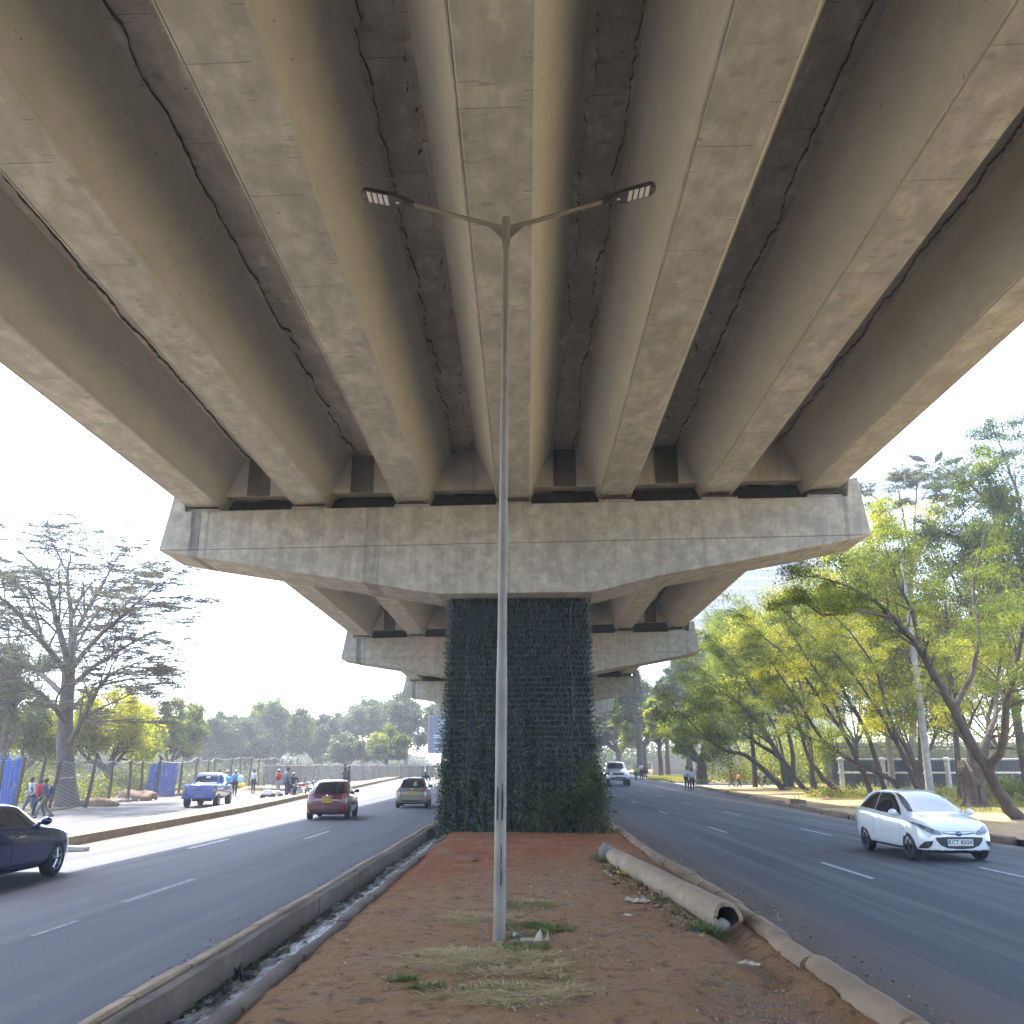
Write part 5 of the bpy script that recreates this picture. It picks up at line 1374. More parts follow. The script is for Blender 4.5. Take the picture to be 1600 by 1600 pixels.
def crumple(name, loc, s, mat, seed, label, cat, flat=.35):
    r = random.Random(seed); mb = MB(); n = 7
    for j in range(n):
        for i in range(n): mb.v.append(((i / (n - 1) - .5) * s + r.uniform(-.08, .08) * s, (j / (n - 1) - .5) * s * .7 + r.uniform(-.08, .08) * s, abs(r.gauss(0, flat * s * .35)) + .005))
    for j in range(n - 1):
        for i in range(n - 1):
            if r.random() > .1: mb.f.append((j * n + i, j * n + i + 1, j * n + n + i + 1, j * n + n + i)); mb.m.append(0)
    o = mb.build(name, mat, fix=False); o.location = loc; o.rotation_euler = (0, 0, r.uniform(0, 3)); return tag(o, label, cat)
WASTE = M('white_plastic', (.55, .55, .53), .5); TANP = M('tan_paper', (.46, .36, .26), .9)
crumple('plastic_bag', G(809, 1464, .1), .16, WASTE, 1, 'white scrap of plastic right beside the foot of the lamp post', 'litter')
crumple('paper_scrap', G(840, 1476, .1), .19, TANP, 2, 'crumpled tan paper scrap right of the brick by the lamp post', 'litter', .6)
crumple('paper_scrap', G(994, 1410, .1), .25, TANP, 3, 'tan paper scrap on the earth between lamp post and pipe', 'litter', .3)
crumple('paper_scrap', G(981, 1431, .1), .11, M('pale_paper', (.5, .42, .36), .9), 4, 'small pale scrap on bare earth just below the tan paper', 'litter', .2)
crumple('paper_scrap', G(1172, 1508, .1), .17, TANP, 5, 'flat ochre scrap at the right of the median near the washed hollow', 'litter', .15)
crumple('plastic_bag', G(975, 1366, .1), .22, M('yellow_plastic', (.5, .38, .05), .6), 6, 'yellowish wrapper among leaves left of the pipe', 'litter', .3)
crumple('plastic_bag', G(1083, 1455, .1), .06, M('blue_cap_plastic', (.03, .05, .3), .4), 7, 'tiny blue wrapper by the mouth of the pipe', 'litter', .5)
o = crumple('black_bag', G(377, 1536, -.06), .14, M('black_plastic', (.015, .015, .018), .3), 9, 'black plastic bag caught in the water of the channel', 'litter', 1.1)
# white slab end lying against the left kerb
mb = MB(); mb.box((0, 0, .06), (.62, .30, .10), rot=Euler((0, .04, .1)).to_matrix()); o = mb.build('kerb_block', PALEROCK, bevel=.02); o.location = G(113, 1330); tag(o, 'loose white concrete block lying on the road against the left kerb', 'block')
mb = MB(); mb.box((0, 0, .16), (.34, 2.1, .42), rot=Euler((0, 0, -.10)).to_matrix()); o = mb.build('concrete_block', M('brown_block', (.15, .10, .07), .95, bmp=.5), bevel=.03); o.location = G(1229, 1262) + Vector((.55, 0, 0)); tag(o, 'long dark brown concrete block behind the right kerb stones', 'block')
for i in range(2):
    mb = MB(); mb.tube([(0, 0, 0), (.03, 0, .22)], .012, 5); r_ = mb.build('rebar', RUST, o); r_.location = (-.1 + .0 * i, -.5 + .7 * i, .34)

# stuff strewn on the earth: straw, weeds, leaves, gravel
def patch_blades(name, label, patches, n, ln, wd, mat, seed, flat=.8, kind='stuff', base=.095, jit=.25):
    rs = np.random.default_rng(seed); P = []; 
    for (cx, cy, rx, ry, wgt) in patches:
        k = int(n * wgt); a = rs.uniform(0, 2 * np.pi, k); q = np.sqrt(rs.uniform(0, 1, k)) * (1 + jit * np.sin(3 * a + cx * 9) + jit * .7 * np.sin(7 * a + cy))
        P.append(np.stack([cx + rx * q * np.cos(a), cy + ry * q * np.sin(a), np.full(k, base)], 1))
    P = np.concatenate(P); N = len(P)
    keep = (np.sin(P[:, 0] * 9 + P[:, 1] * 3) + np.sin(P[:, 0] * -5 + P[:, 1] * 7.3) + rs.normal(0, .9, N)) > -.5
    P = P[keep]; N = len(P); P[:, 2] = [mh(x, y) for x, y in P[:, :2]]; hz = P[:, 2].copy()
    th = rs.uniform(0, 2 * np.pi, N); el = rs.uniform(0, 1, N) ** 2 * (1.5 - flat * 1.2)
    d = np.stack([np.cos(th) * np.cos(el), np.sin(th) * np.cos(el), np.sin(el) + .05], 1)
    s = np.stack([-np.sin(th), np.cos(th), np.zeros(N)], 1)
    L = ln * rs.uniform(.35, 1.4, N)[:, None]; W_ = wd * rs.uniform(.6, 1.3, N)[:, None]
    bend = rs.uniform(.0, .35, N)[:, None] * L * np.array([0, 0, 1.0]) * (1 - flat * .7)
    m_ = P + d * L * .5 + bend; e = P + d * L
    co = np.stack([P - s * W_, m_ - s * W_ * .8, e, m_ + s * W_ * .8], 1)
    co[:, :, 2] = np.maximum(co[:, :, 2], hz[:, None] + .002)
    o = quads_mesh(name, co, mat, np.clip(rs.normal(.5, .28, N), 0, 1)); return tag(o, label, None, None, 'stuff')
def pxp(u, v): g = G(u, v, .1); return g.x, g.y
def pt(u, v, rx, ry, wgt): x, y = pxp(u, v); return (x, y, rx, ry, wgt)
patch_blades('dry_grass', 'flattened dry straw around the lamp post', [pt(735, 1503, .62, .38, .40), pt(800, 1565, .52, .30, .26), pt(790, 1520, .5, .35, .15), pt(690, 1495, .25, .2, .07), pt(745, 1435, .42, .5, .10), pt(830, 1410, .3, .45, .06)], 17000, .19, .0036, L_STRAW, 1, 1.12)
patch_blades('dry_grass', 'loose straws scattered round the lamp post', [pt(760, 1500, 1.0, 1.5, .6), pt(900, 1480, .8, 1.2, .2), pt(640, 1520, .6, .8, .2)], 1500, .13, .0032, L_STRAW, 21, 1.15)
patch_blades('weeds', 'green weeds in the dry straw by the lamp post', [pt(835, 1455, .38, .45, .42), pt(825, 1415, .33, .4, .12), pt(810, 1490, .3, .22, .18), pt(775, 1555, .3, .12, .07), pt(632, 1534, .13, .08, .05), pt(666, 1546, .15, .07, .06), pt(860, 1543, .15, .06, .04)], 7500, .06, .005, L_WEED, 2, .3)
patch_blades('weeds', 'green tufts along the pipe', [pt(1110, 1453, .16, .2, .4), pt(1035, 1402, .12, .5, .12), pt(1010, 1378, .12, .3, .15), pt(948, 1342, .28, .55, .6)], 2200, .11, .008, L_WEED, 3, .1)
patch_blades('dry_grass', 'straw caught along the pipe', [pt(1070, 1432, .14, .9, .4), pt(1035, 1405, .16, 1.2, .3), pt(985, 1370, .25, 1.5, .3)], 1700, .13, .004, L_STRAW, 5, .9)
def litter(name, label, patches, n, s, mat, seed, z=.1, thick=False):
    rs = np.random.default_rng(seed); P = []
    for (cx, cy, rx, ry, wgt) in patches:
        k = int(n * wgt); P.append(np.stack([cx + rx * rs.normal(0, .55, k), cy + ry * rs.normal(0, .55, k), np.full(k, z) + rs.uniform(0, .02, k)], 1))
    P = np.concatenate(P)
    if z > .05: P[:, 2] = [mh(x, y) + .008 for x, y in P[:, :2]]
    q = leaf_quads(P, s, rs, .75, .7); q[:, :, 2] = np.maximum(q[:, :, 2], P[:, 2][:, None] - .008)
    return tag(quads_mesh(name, q, mat, rs.uniform(0, 1, len(P))), label, None, None, 'stuff')
litter('leaf_litter', 'dry leaves strewn beside the pipe', [pt(1055, 1420, .22, 1.2, .35), pt(1010, 1385, .25, 1.6, .35), pt(970, 1360, .3, 1.2, .3)], 900, .06, L_LITTER, 11)
litter('leaf_litter', 'dry leaves and scraps over the median earth', [(0, 14, 1.6, 8, .40), (.2, 9, 1.5, 3, .35), (0, 24.6, 2.0, .45, .25)], 800, .03, L_LITTER, 12, .10)
litter('channel_litter', 'leaves and grit in the channel', [(-2.59, 9, .03, 6, .7), (-2.40, 14, .08, 8, .3)], 420, .045, L_DARK, 14, -.07)
litter('road_grit', 'pale grit scattered along the road edges', [(2.95, 12, .2, 12, .5), (-3.1, 12, .15, 12, .5)], 700, .03, L_LITTER, 15, .012)
def gravel(name, label, patches, n, s0, mat, seed, z=.07, onearth=False):
    rs = random.Random(seed); mb = MB()
    for (cx, cy, rx, ry, wgt) in patches:
        for _ in range(int(n * wgt)):
            s = s0 * rs.uniform(.35, 1.5) ** 1.3; c = Vector((cx + rs.gauss(0, .5) * rx, cy + rs.gauss(0, .5) * ry, z + s * .25))
            if onearth: c.z = mh(c.x, c.y) + s * .2
            vs_ = [c + Vector((rs.uniform(.7, 1.2) * s * a, rs.uniform(.7, 1.2) * s * b_, rs.uniform(.5, .9) * s * c_)) for a, b_, c_ in ((1, 0, 0), (-1, 0, 0), (0, 1, 0), (0, -1, 0), (0, 0, 1), (0, 0, -1))]
            mb.add(vs_, [(0, 2, 4), (2, 1, 4), (1, 3, 4), (3, 0, 4), (2, 0, 5), (1, 2, 5), (3, 1, 5), (0, 3, 5)])
    return tag(mb.build(name, mat, smooth=True), label, None, None, 'stuff')
gravel('gravel', 'stones and rubble in the washed hollow by the right kerb', [(1.75, 7.3, .55, 1.1, .8), (2.1, 8.7, .3, .5, .2)], 620, .014, GREYROCK, 3, .03, True)
gravel('gravel', 'small stones over the median earth', [(.2, 10, 1.5, 5, .6), (-.5, 20, 1.6, 3, .4)], 350, .010, GREYROCK, 4, .09, True)
gravel('gravel', 'stones along the right verge kerb', [(13.0, 30, .9, 14, 1)], 420, .035, PALEROCK, 6, .1)
gravel('gravel', 'rubble along the fence on the left verge', [(-22, 50, .8, 3, .5), (-23.6, 62, 1.2, 9, .5)], 420, .10, PALEROCK, 7, .12)

# ---------------------------------------------------------------- trees
def rot_about(v, ax_, a): return Matrix.Rotation(a, 3, ax_) @ v
class Tree:
    def __init__(s, seed): s.r = random.Random(seed); s.rs = np.random.default_rng(seed); s.mb = MB(); s.P = []; s.T = []
    def leaves(s, p, k, sp, tint):
        if k <= 0: return
        q = s.rs.normal(size=(k, 3)) * np.array(sp) + np.array(p); s.P.append(q); s.T.append(np.clip(tint + s.rs.normal(0, .13, k), 0, 1))
    def branch(s, p, d, L, r0, lev, o, bt=None, kf=1.0):
        """o: maxlev, kids, ratio, spread, up, flat, wob, k (leaves), sp (leaf spread), step"""
        n = 5 if lev < o['maxlev'] else 3
        pts = [Vector(p)]; d = Vector(d).normalized(); ds = [d.copy()]
        for i in range(n):
            d = (d + Vector((s.r.gauss(0, o['wob']), s.r.gauss(0, o['wob']), s.r.gauss(0, o['wob']) * .7 + o['up'])))
            if lev >= 2: d.z *= o['flat']
            d.normalize(); pts.append(pts[-1] + d * L / n); ds.append(d.copy())
        rad = [max(o.get('minr', .006), r0 * (1 - .72 * i / n)) for i in range(n + 1)]
        s.mb.tube(pts, rad, 7 if r0 > .06 else (5 if r0 > .025 else 3), cap=False)
        if bt is None: bt = s.r.uniform(*o.get('tint', (.15, .85))); kf = s.r.choice((.25, .8, 1.1, 1.4)) if o['k'] else 0
        tint = min(1, max(0, bt + s.r.gauss(0, .12)))
        if lev >= o['maxlev']:
            for i in range(1, n + 1): s.leaves(pts[i], int(o['k'] * kf * s.r.uniform(.5, 1.3) / n + .5), o['sp'], tint)
            return
        for c in range(o['kids'][lev]):
            t_ = s.r.uniform(.28, 1.0) if c else 1.0; i = min(n - 1, int(t_ * n)); q = pts[i].lerp(pts[i + 1], t_ * n - i)
            ax_ = ds[i].orthogonal().normalized(); ax_ = rot_about(ax_, ds[i], s.r.uniform(0, 2 * math.pi))
            nd_ = rot_about(ds[i], ax_, s.r.uniform(.5, 1.15) * o['spread'])
            s.branch(q, nd_, L * o['ratio'] * s.r.uniform(.7, 1.2) * (1.15 - .4 * t_), rad[i] * .62, lev + 1, o, bt, kf)
    def stem(s, pts, r0, r1, nb, o, start=.45, blen=1.5, bias=None, nseg=14, taper=1.0):
        pts = [Vector(p) for p in pts]
        # Catmull-Rom resample
        P_ = [pts[0] * 2 - pts[1]] + pts + [pts[-1] * 2 - pts[-2]]; out = []
        m = len(pts) - 1; per = max(3, nseg // m)
        for i in range(m):
            for k in range(per):
                t = k / per; a, b_, c, d = P_[i], P_[i + 1], P_[i + 2], P_[i + 3]
                out.append(.5 * ((2 * b_) + (c - a) * t + (2 * a - 5 * b_ + 4 * c - d) * t * t + (3 * b_ - a - 3 * c + d) * t ** 3))
        out.append(pts[-1]); N = len(out)
        out = [q + Vector((s.r.gauss(0, r0 * .18), s.r.gauss(0, r0 * .18), 0)) * (0 < i < N - 1) for i, q in enumerate(out)]
        rad = [r0 + (r1 - r0) * (i / (N - 1)) ** taper for i in range(N)]
        s.mb.tube(out, rad, 12, cap=False)
        for k in range(nb):
            t = start + (1 - start) * (k + s.r.random()) / nb; i = min(N - 2, int(t * (N - 1))); q = out[i].lerp(out[i + 1], t * (N - 1) - i)
            tg = (out[i + 1] - out[i]).normalized(); ax_ = rot_about(tg.orthogonal().normalized(), tg, s.r.uniform(0, 6.283))
            nd_ = rot_about(tg, ax_, s.r.uniform(.45, 1.1) * o['spread'])
            if bias is not None: nd_ = (nd_ + Vector(bias)).normalized()
            s.branch(q, nd_, blen * s.r.uniform(.6, 1.25) * (1.2 - .5 * (t - start) / (1.001 - start)), rad[i] * s.r.uniform(.35, .55), 1, o)
        s.branch(out[-1], out[-1] - out[-2], blen * .8, r1 * .9, 1, o)
    def finish(s, name, label, cat, base, leaf, mat, bark, group=None, up=0.0, asp=.5):
        t = empty(name, base, 0, label, cat, group); inv = Matrix.Translation(-Vector(base))
        o = s.mb.build('trunk', bark, t, smooth='all', fix=False); o.matrix_parent_inverse = inv
        if s.P:
            P = np.concatenate(s.P); T = np.concatenate(s.T)
            c = quads_mesh('crown', leaf_quads(P, leaf, s.rs, up, asp), mat, T, t); c.matrix_parent_inverse = inv
        return t
OF = dict(maxlev=3, kids=[0, 5, 4], ratio=.58, spread=1.0, up=.04, flat=.8, wob=.16, k=34, sp=(.17, .17, .10), tint=(.1, .95))
LEAF = .10
# big sparse acacia behind the left fence
bt = G(105, 1262)
T1 = Tree(21); Y = bt.y
def A(u, v, dy=0): return at(u, v, Y + dy)
def taper_trunk(T, pts, rads, n=16):
    T.mb.tube([Vector(p) for p in pts], rads, n, cap=False)
taper_trunk(T1, [A(104, 1268), A(104, 1245), A(103, 1215), A(101, 1170), A(102, 1120), A(106, 1070), A(108, 1030)], [.66, .50, .42, .37, .34, .31, .28])
OS = dict(maxlev=3, kids=[0, 8, 8], ratio=.52, spread=.9, up=.02, flat=.38, wob=.10, k=9, sp=(.13, .13, .03), tint=(.2, .9), minr=.014)
for (pp_, r0) in (([A(108, 1035), A(120, 985, 1), A(150, 930, 2), A(175, 885, 2)], .17), ([A(106, 1035), A(90, 970, -1), A(70, 905, -2), A(35, 865, -2)], .17), ([A(108, 1030), A(112, 960, 2), A(105, 900, 3), A(110, 868, 3)], .14),
                  ([A(104, 1050), A(70, 1010, -2), A(20, 950, -3), A(-25, 920, -4)], .17), ([A(108, 1050), A(150, 1000, -2), A(205, 950, -3), A(235, 925, -3)], .15), ([A(107, 1075), A(150, 1040, 2), A(205, 1005, 3), A(245, 985, 4)], .14),
                  ([A(108, 1165), A(130, 1120, -1), A(165, 1060, -2), A(215, 1035, -2)], .15), ([A(103, 1090), A(60, 1050, 3), A(10, 1010, 4), A(-40, 985, 5)], .15), ([A(103, 1130), A(70, 1090, -3), A(20, 1060, -4), A(-30, 1040, -5)], .13),
                  ([A(108, 1110), A(150, 1075, 4), A(200, 1062, 5), A(225, 1060, 6)], .10), ([A(105, 1060), A(120, 1010, 5), A(150, 960, 6), A(190, 920, 7)], .12), ([A(106, 1060), A(60, 980, 5), A(40, 930, 6), A(0, 890, 7)], .12)):
    T1.stem(pp_, r0, .035, 15, OS, start=.2, blen=2.7)
T1.finish('acacia_tree', 'tall sparse feathery acacia with a straight thick trunk on the left beyond the service road', 'tree', bt, .08, L_ACACIA, M('bark_acacia', (0.085, 0.068, 0.055), 0.9, var=(0.13, 0.108, 0.088), scale=4, bmp=0.8, bscale=15, bdist=0.03), up=.3, asp=.35)

def simple_tree(name, label, base_uv, top_v, width_px, seed, mat, bark, n=5, k=60, leaf=.2, maxlev=2, trunk=.3, low=.35, group=None, Yf=None, spread=1.0, flat=.9, tint=(.1, .9), up=.06, dzb=0, kids=(0, 7, 5), wob=.14, asp=.6, asym=0):
    g = G(*base_uv) if Yf is None else None
    if Yf is not None:
        q = at(base_uv[0], base_uv[1], Yf); g = Vector((q.x, Yf, zg(Yf) + dzb))
    H = at(base_uv[0], top_v, g.y).z - g.z; Wd = width_px / FPX * g.y * .5 * 1.0
    T = Tree(seed); r = T.r
    th = H * low
    T.mb.tube([g - Vector((0, 0, .3)), g + Vector((r.gauss(0, .1), 0, th * .5)), g + Vector((r.gauss(0, .15), 0, th))], [trunk * 1.25, trunk, trunk * .85], 10, cap=False)
    b0_ = g + Vector((0, 0, th))
    sp = leaf * 1.5 * .9
    o = dict(maxlev=maxlev, kids=list(kids), ratio=.55, spread=spread, up=up, flat=flat, wob=wob, k=k, sp=(Wd * .058 + .04, Wd * .058 + .04, Wd * .038 + .03), tint=tint)
    for i in range(n):
        a = 2 * math.pi * (i + r.random() * .6) / n; q = r.uniform(.45, .95) if i else .1
        e = g + Vector((Wd * q * math.cos(a) * .82 + asym * Wd, Wd * q * math.sin(a) * .82, H * (.93 - .28 * q * q + r.uniform(-.05, .03))))
        m_ = b0_.lerp(e, .5) + Vector((Wd * .12 * math.cos(a), Wd * .12 * math.sin(a), -H * .02))
        T.stem([b0_ - Vector((0, 0, th * .15 * r.random())), m_, e], trunk * .5, trunk * .09, 9, o, start=.25, blen=Wd * .42, nseg=8)
    return T.finish(name, label, 'tree', g, leaf, mat, bark, group, 0, asp)
# ---- trees beyond the left fence
BG = 'trees beyond the left fence'
simple_tree('tree', 'dull green tree rising at the left edge behind the acacia', (-10, 1240), 1000, 170, 41, L_GREY, BARKG, Yf=52, n=6, k=40, leaf=.13, trunk=.3, low=.3, kids=(0, 6, 4), maxlev=3, group=BG)
simple_tree('tree', 'low spreading tree with bare grey limbs left of the acacia trunk', (30, 1225), 1110, 190, 42, L_YEL, BARKG, Yf=56, n=6, k=30, leaf=.14, trunk=.28, low=.3, kids=(0, 6, 4), maxlev=3, group=BG, tint=(.1, .7))
simple_tree('tree', 'bright yellow-green tree right of the acacia trunk', (165, 1225), 1103, 170, 43, L_YEL, BARK, Yf=60, n=7, k=34, leaf=.15, trunk=.3, low=.28, kids=(0, 6, 4), maxlev=3, group=BG, tint=(.5, 1.0))
simple_tree('tree', 'light green tree above the second blue fence sheet', (262, 1222), 1106, 120, 44, L_GREEN, BARK, Yf=84, n=7, k=90, leaf=.24, trunk=.3, low=.25, group=BG)
simple_tree('tree', 'small yellowish tree between the acacia and the second blue sheet', (215, 1224), 1125, 90, 56, L_YEL, BARK, Yf=72, n=6, k=60, leaf=.2, trunk=.22, low=.25, group=BG, tint=(.3, .9))
simple_tree('tree', 'dark rounded tree above the blue pickup', (330, 1218), 1131, 110, 45, L_DARK, BARK, Yf=118, n=7, k=130, leaf=.34, trunk=.4, low=.15, group=BG)
simple_tree('tree', 'second dark tree, low, just right of the pickup cab', (382, 1216), 1136, 90, 57, L_DARK, BARK, Yf=124, n=7, k=130, leaf=.36, trunk=.4, low=.15, group=BG)
simple_tree('tree', 'broad domed green tree above the toy car', (424, 1216), 1112, 125, 46, L_GREEN, BARK, Yf=130, n=8, k=140, leaf=.38, trunk=.5, low=.15, group=BG, tint=(.0, .6))
simple_tree('tree', 'dark pointed tree left of the red hatchback roof', (500, 1214), 1128, 80, 47, L_DARK, BARK, Yf=136, n=7, k=120, leaf=.38, trunk=.4, low=.15, group=BG)
simple_tree('tree', 'tall airy tree with gaps above the red hatchback', (566, 1213), 1098, 105, 48, L_GREY, BARKG, Yf=140, n=7, k=50, leaf=.36, trunk=.4, low=.35, group=BG)
simple_tree('tree', 'tall airy tree left of the billboard', (632, 1210), 1094, 110, 49, L_GREY, BARKG, Yf=146, n=8, k=55, leaf=.38, trunk=.4, low=.35, group=BG)
simple_tree('tree', 'pale airy tree behind the billboard', (692, 1208), 1100, 80, 50, L_GREY, BARKG, Yf=175, n=7, k=60, leaf=.44, trunk=.4, low=.3, group=BG)
simple_tree('tree', 'round umbrella tree behind the timber fence', (602, 1214), 1150, 90, 51, L_GREEN, BARK, Yf=122, n=6, k=70, leaf=.3, trunk=.25, low=.4, group=BG, flat=.6)
simple_tree('tree', 'small umbrella tree between the red hatchback and the two walkers', (540, 1215), 1158, 70, 58, L_GREY, BARK, Yf=112, n=6, k=60, leaf=.28, trunk=.22, low=.35, group=BG, flat=.6)
# low growth behind the fence
def undergrowth(name, label, pts, n, leaf, mat, seed, h, wd, up=0):
    rs = np.random.default_rng(seed); P = []; T = []
    nc = 160; t = rs.uniform(0, 1, nc); xs = np.interp(t * (len(pts) - 1), range(len(pts)), [p[0] for p in pts]); yy_ = np.interp(t * (len(pts) - 1), range(len(pts)), [p[1] for p in pts])
    for i in range(nc):
        k = n // nc; hh = h * rs.uniform(.35, 1.0); c = np.array([xs[i] + rs.normal(0, wd * .4), yy_[i] + rs.normal(0, wd * .4), zg(yy_[i]) + .1])
        q = rs.normal(size=(k, 3)) * np.array([wd * .30, wd * .30, hh * .38]); q[:, 2] = np.abs(q[:, 2]); P.append(q + c); tn = rs.uniform(.1, .9); T.append(np.clip(tn + rs.normal(0, .18, k), 0, 1))
    return tag(quads_mesh(name, leaf_quads(np.concatenate(P), leaf, rs, up), mat, np.concatenate(T)), label, None, None, 'stuff')
a0, a1, a2, a3, a4 = G(-30, 1262), G(130, 1252), G(230, 1241), G(390, 1228), G(560, 1217)
undergrowth('undergrowth', 'leafy growth behind the near part of the left fence', [(a0.x - 1.5, a0.y + 4), (a1.x - 1.5, a1.y + 3), (a2.x - 1, a2.y + 2)], 60000, .13, L_YEL, 61, 1.9, 2.2)
undergrowth('undergrowth', 'green growth behind the far part of the left fence', [(a2.x - 1, a2.y + 3), (a3.x - 2, a3.y), (a4.x - 2, a4.y), (a4.x + 3, a4.y + 35)], 50000, .24, L_GREY, 62, 2.2, 3.0)
undergrowth('tree_belt', 'hazy belt of far trees behind the left fence', [(-75, 95), (-66, 150), (-58, 185), (-30, 260)], 90000, .55, L_DARK, 63, 7.5, 6)
undergrowth('tree_belt', 'hazy belt of far trees right of the planted column', [(6, 260), (24, 210), (45, 180), (70, 170)], 70000, .6, L_DARK, 64, 11, 7)

# ---- chain-link fence on timber posts, left
WOODD = M('weathered_post', (0.07, 0.058, 0.048), .9, var=(.11, .09, .075), scale=7, bmp=.5)
WOODP = M('pale_rail', (.36, .33, .28), .9)
m_net, t, b = new_mat('wire_netting')                 # wire mesh drawn by thin real gaps
v = coords(t, (1, 1, 1))
sx = nd(t, 'ShaderNodeSeparateXYZ'); t.links.new(v, sx.inputs[0])
q1 = mth(t, 'FRACT', mth(t, 'MULTIPLY', mth(t, 'ADD', sx.outputs[1], sx.outputs[2]), 7.0)); q2 = mth(t, 'FRACT', mth(t, 'MULTIPLY', mth(t, 'SUBTRACT', sx.outputs[1], sx.outputs[2]), 7.0))
al = mth(t, 'MAXIMUM', mth(t, 'LESS_THAN', q1, .16), mth(t, 'LESS_THAN', q2, .16))
b.inputs['Base Color'].default_value = (.20, .20, .19, 1); b.inputs['Roughness'].default_value = .6
t.links.new(al, b.inputs['Alpha'])
fence = empty('wire_fence', G(130, 1262), 0, 'sagging wire fence on dark leaning timber posts along the left side of the service road', 'fence')
finv = Matrix.Translation(-G(130, 1262))
def fbuild(nm, mb, mat, par, inv_, **k):
    o = mb.build(nm, mat, par, **k); o.matrix_parent_inverse = inv_; return o
fl = [(-40, 1272), (-10, 1268), (22, 1266), (52, 1264), (76, 1263), (133, 1262), (168, 1256), (199, 1252), (219, 1250), (243, 1249), (278, 1243), (302, 1240), (322, 1238), (333, 1236.5), (358, 1234.5), (374, 1233), (388, 1232), (403, 1230.5), (413, 1229.5), (428, 1228.5), (440, 1227.5), (450, 1226.5), (462, 1225.5)]
fp = []
r = random.Random(77)
for i, (u, v_) in enumerate(fl):
    g = G(u, v_, .05); fp.append(g); h = r.uniform(2.05, 2.3) if g.y < 60 else r.uniform(2.2, 2.5)
    ln = r.uniform(-.06, .14) if i < 9 else r.uniform(-.05, .05)
    mb = MB(); mb.tube([g - Vector((0, 0, .2)), g + Vector((h * ln * .5 + r.gauss(0, .02), 0, h * .5)), g + Vector((h * ln, 0, h))], [.085, .08, .065], 8)
    fbuild('post', mb, WOODD, fence, finv, smooth=True); fp[-1] = (g, g + Vector((h * ln, 0, h)))
mb = MB()
for i in range(len(fp) - 1):
    (g0, t0), (g1, t1) = fp[i], fp[i + 1]
    mb.tube([t0 - Vector((0, 0, .05)), t0.lerp(t1, .5) - Vector((0, 0, .12 + r.uniform(0, .1))), t1 - Vector((0, 0, .05))], .028 if i > 4 else .012, 5, cap=False)
    if i in (2, 3, 4): mb.tube([g0.lerp(t0, .62), g1.lerp(t1, .62)], .02, 5)
fbuild('top_rail', mb, WOODP, fence, finv)
mb = MB()
for i in range(len(fp) - 1):
    (g0, t0), (g1, t1) = fp[i], fp[i + 1]
    d0 = Vector((0, .09, 0))
    for k in range(6):
        a, b2 = k / 6, (k + 1) / 6; sag = lambda s: .12 * math.sin(math.pi * s)
        mb.add([g0.lerp(g1, a) + d0, g0.lerp(g1, b2) + d0, t0.lerp(t1, b2) - Vector((0, 0, .06 + sag(b2))) + d0, t0.lerp(t1, a) - Vector((0, 0, .06 + sag(a))) + d0], [(0, 1, 2, 3)])
fbuild('netting', mb, m_net, fence, finv, fix=False)
# timber paling fence further on
p0 = G(455, 1226.5, .05); tf = empty('timber_fence', p0, 0, 'long fence of pale upright timber poles receding behind the red and beige hatchbacks', 'fence'); tinv = Matrix.Translation(-p0)
WOODG = M('grey_paling', (.24, .22, .19), .9, var=(.13, .12, .105), scale=3)
# 96 large palings are parts, the rest one strip
E0, E1, E2, E3 = G(410, 1230, .05), G(500, 1223, .05), G(600, 1217, .05), G(700, 1212.5, .05)
def fline(t):
    k = t * 3; i = min(2, int(k)); return (E0, E1, E2, E3)[i].lerp((E0, E1, E2, E3)[i + 1], k - i)
ts = []; t_ = 0.0; tot = (E1 - E0).length + (E2 - E1).length + (E3 - E2).length
far = MB(); cnt = 0; s = 0.0
while s < 1.0:
    g = fline(s); h = at(800, 1195.5, g.y).z - g.z + r.uniform(-.12, .12); dx = r.uniform(-.04, .04); m1 = MB() if cnt < 96 else far
    w2 = r.uniform(.12, .2)
    m1.tube([g - Vector((0, 0, .15)), g + Vector((dx, 0, h))], [w2 * .55, w2 * .5], 6)
    if cnt < 96: fbuild('paling', m1, WOODG, tf, tinv, smooth=True)
    cnt += 1; k = min(2, int(s * 3)); seg = ((E1 - E0).length, (E2 - E1).length, (E3 - E2).length)[k]
    s += r.uniform(.30, .52) / seg / 3 * (1.0 if k == 0 else 1.0)
o = fbuild('paling', far, WOODG, tf, tinv); tag(o, kind='stuff')
mb = MB()
for i in range(24):
    a, b_ = fline(i / 24), fline((i + .97) / 24); a.z = at(800, 1196, a.y).z; b_.z = at(800, 1196, b_.y).z + r.uniform(-.05, .08); a.y -= .1; b_.y -= .1; mb.tube([a, b_], .05, 5)
fbuild('top_rail', mb, WOODP, tf, tinv)

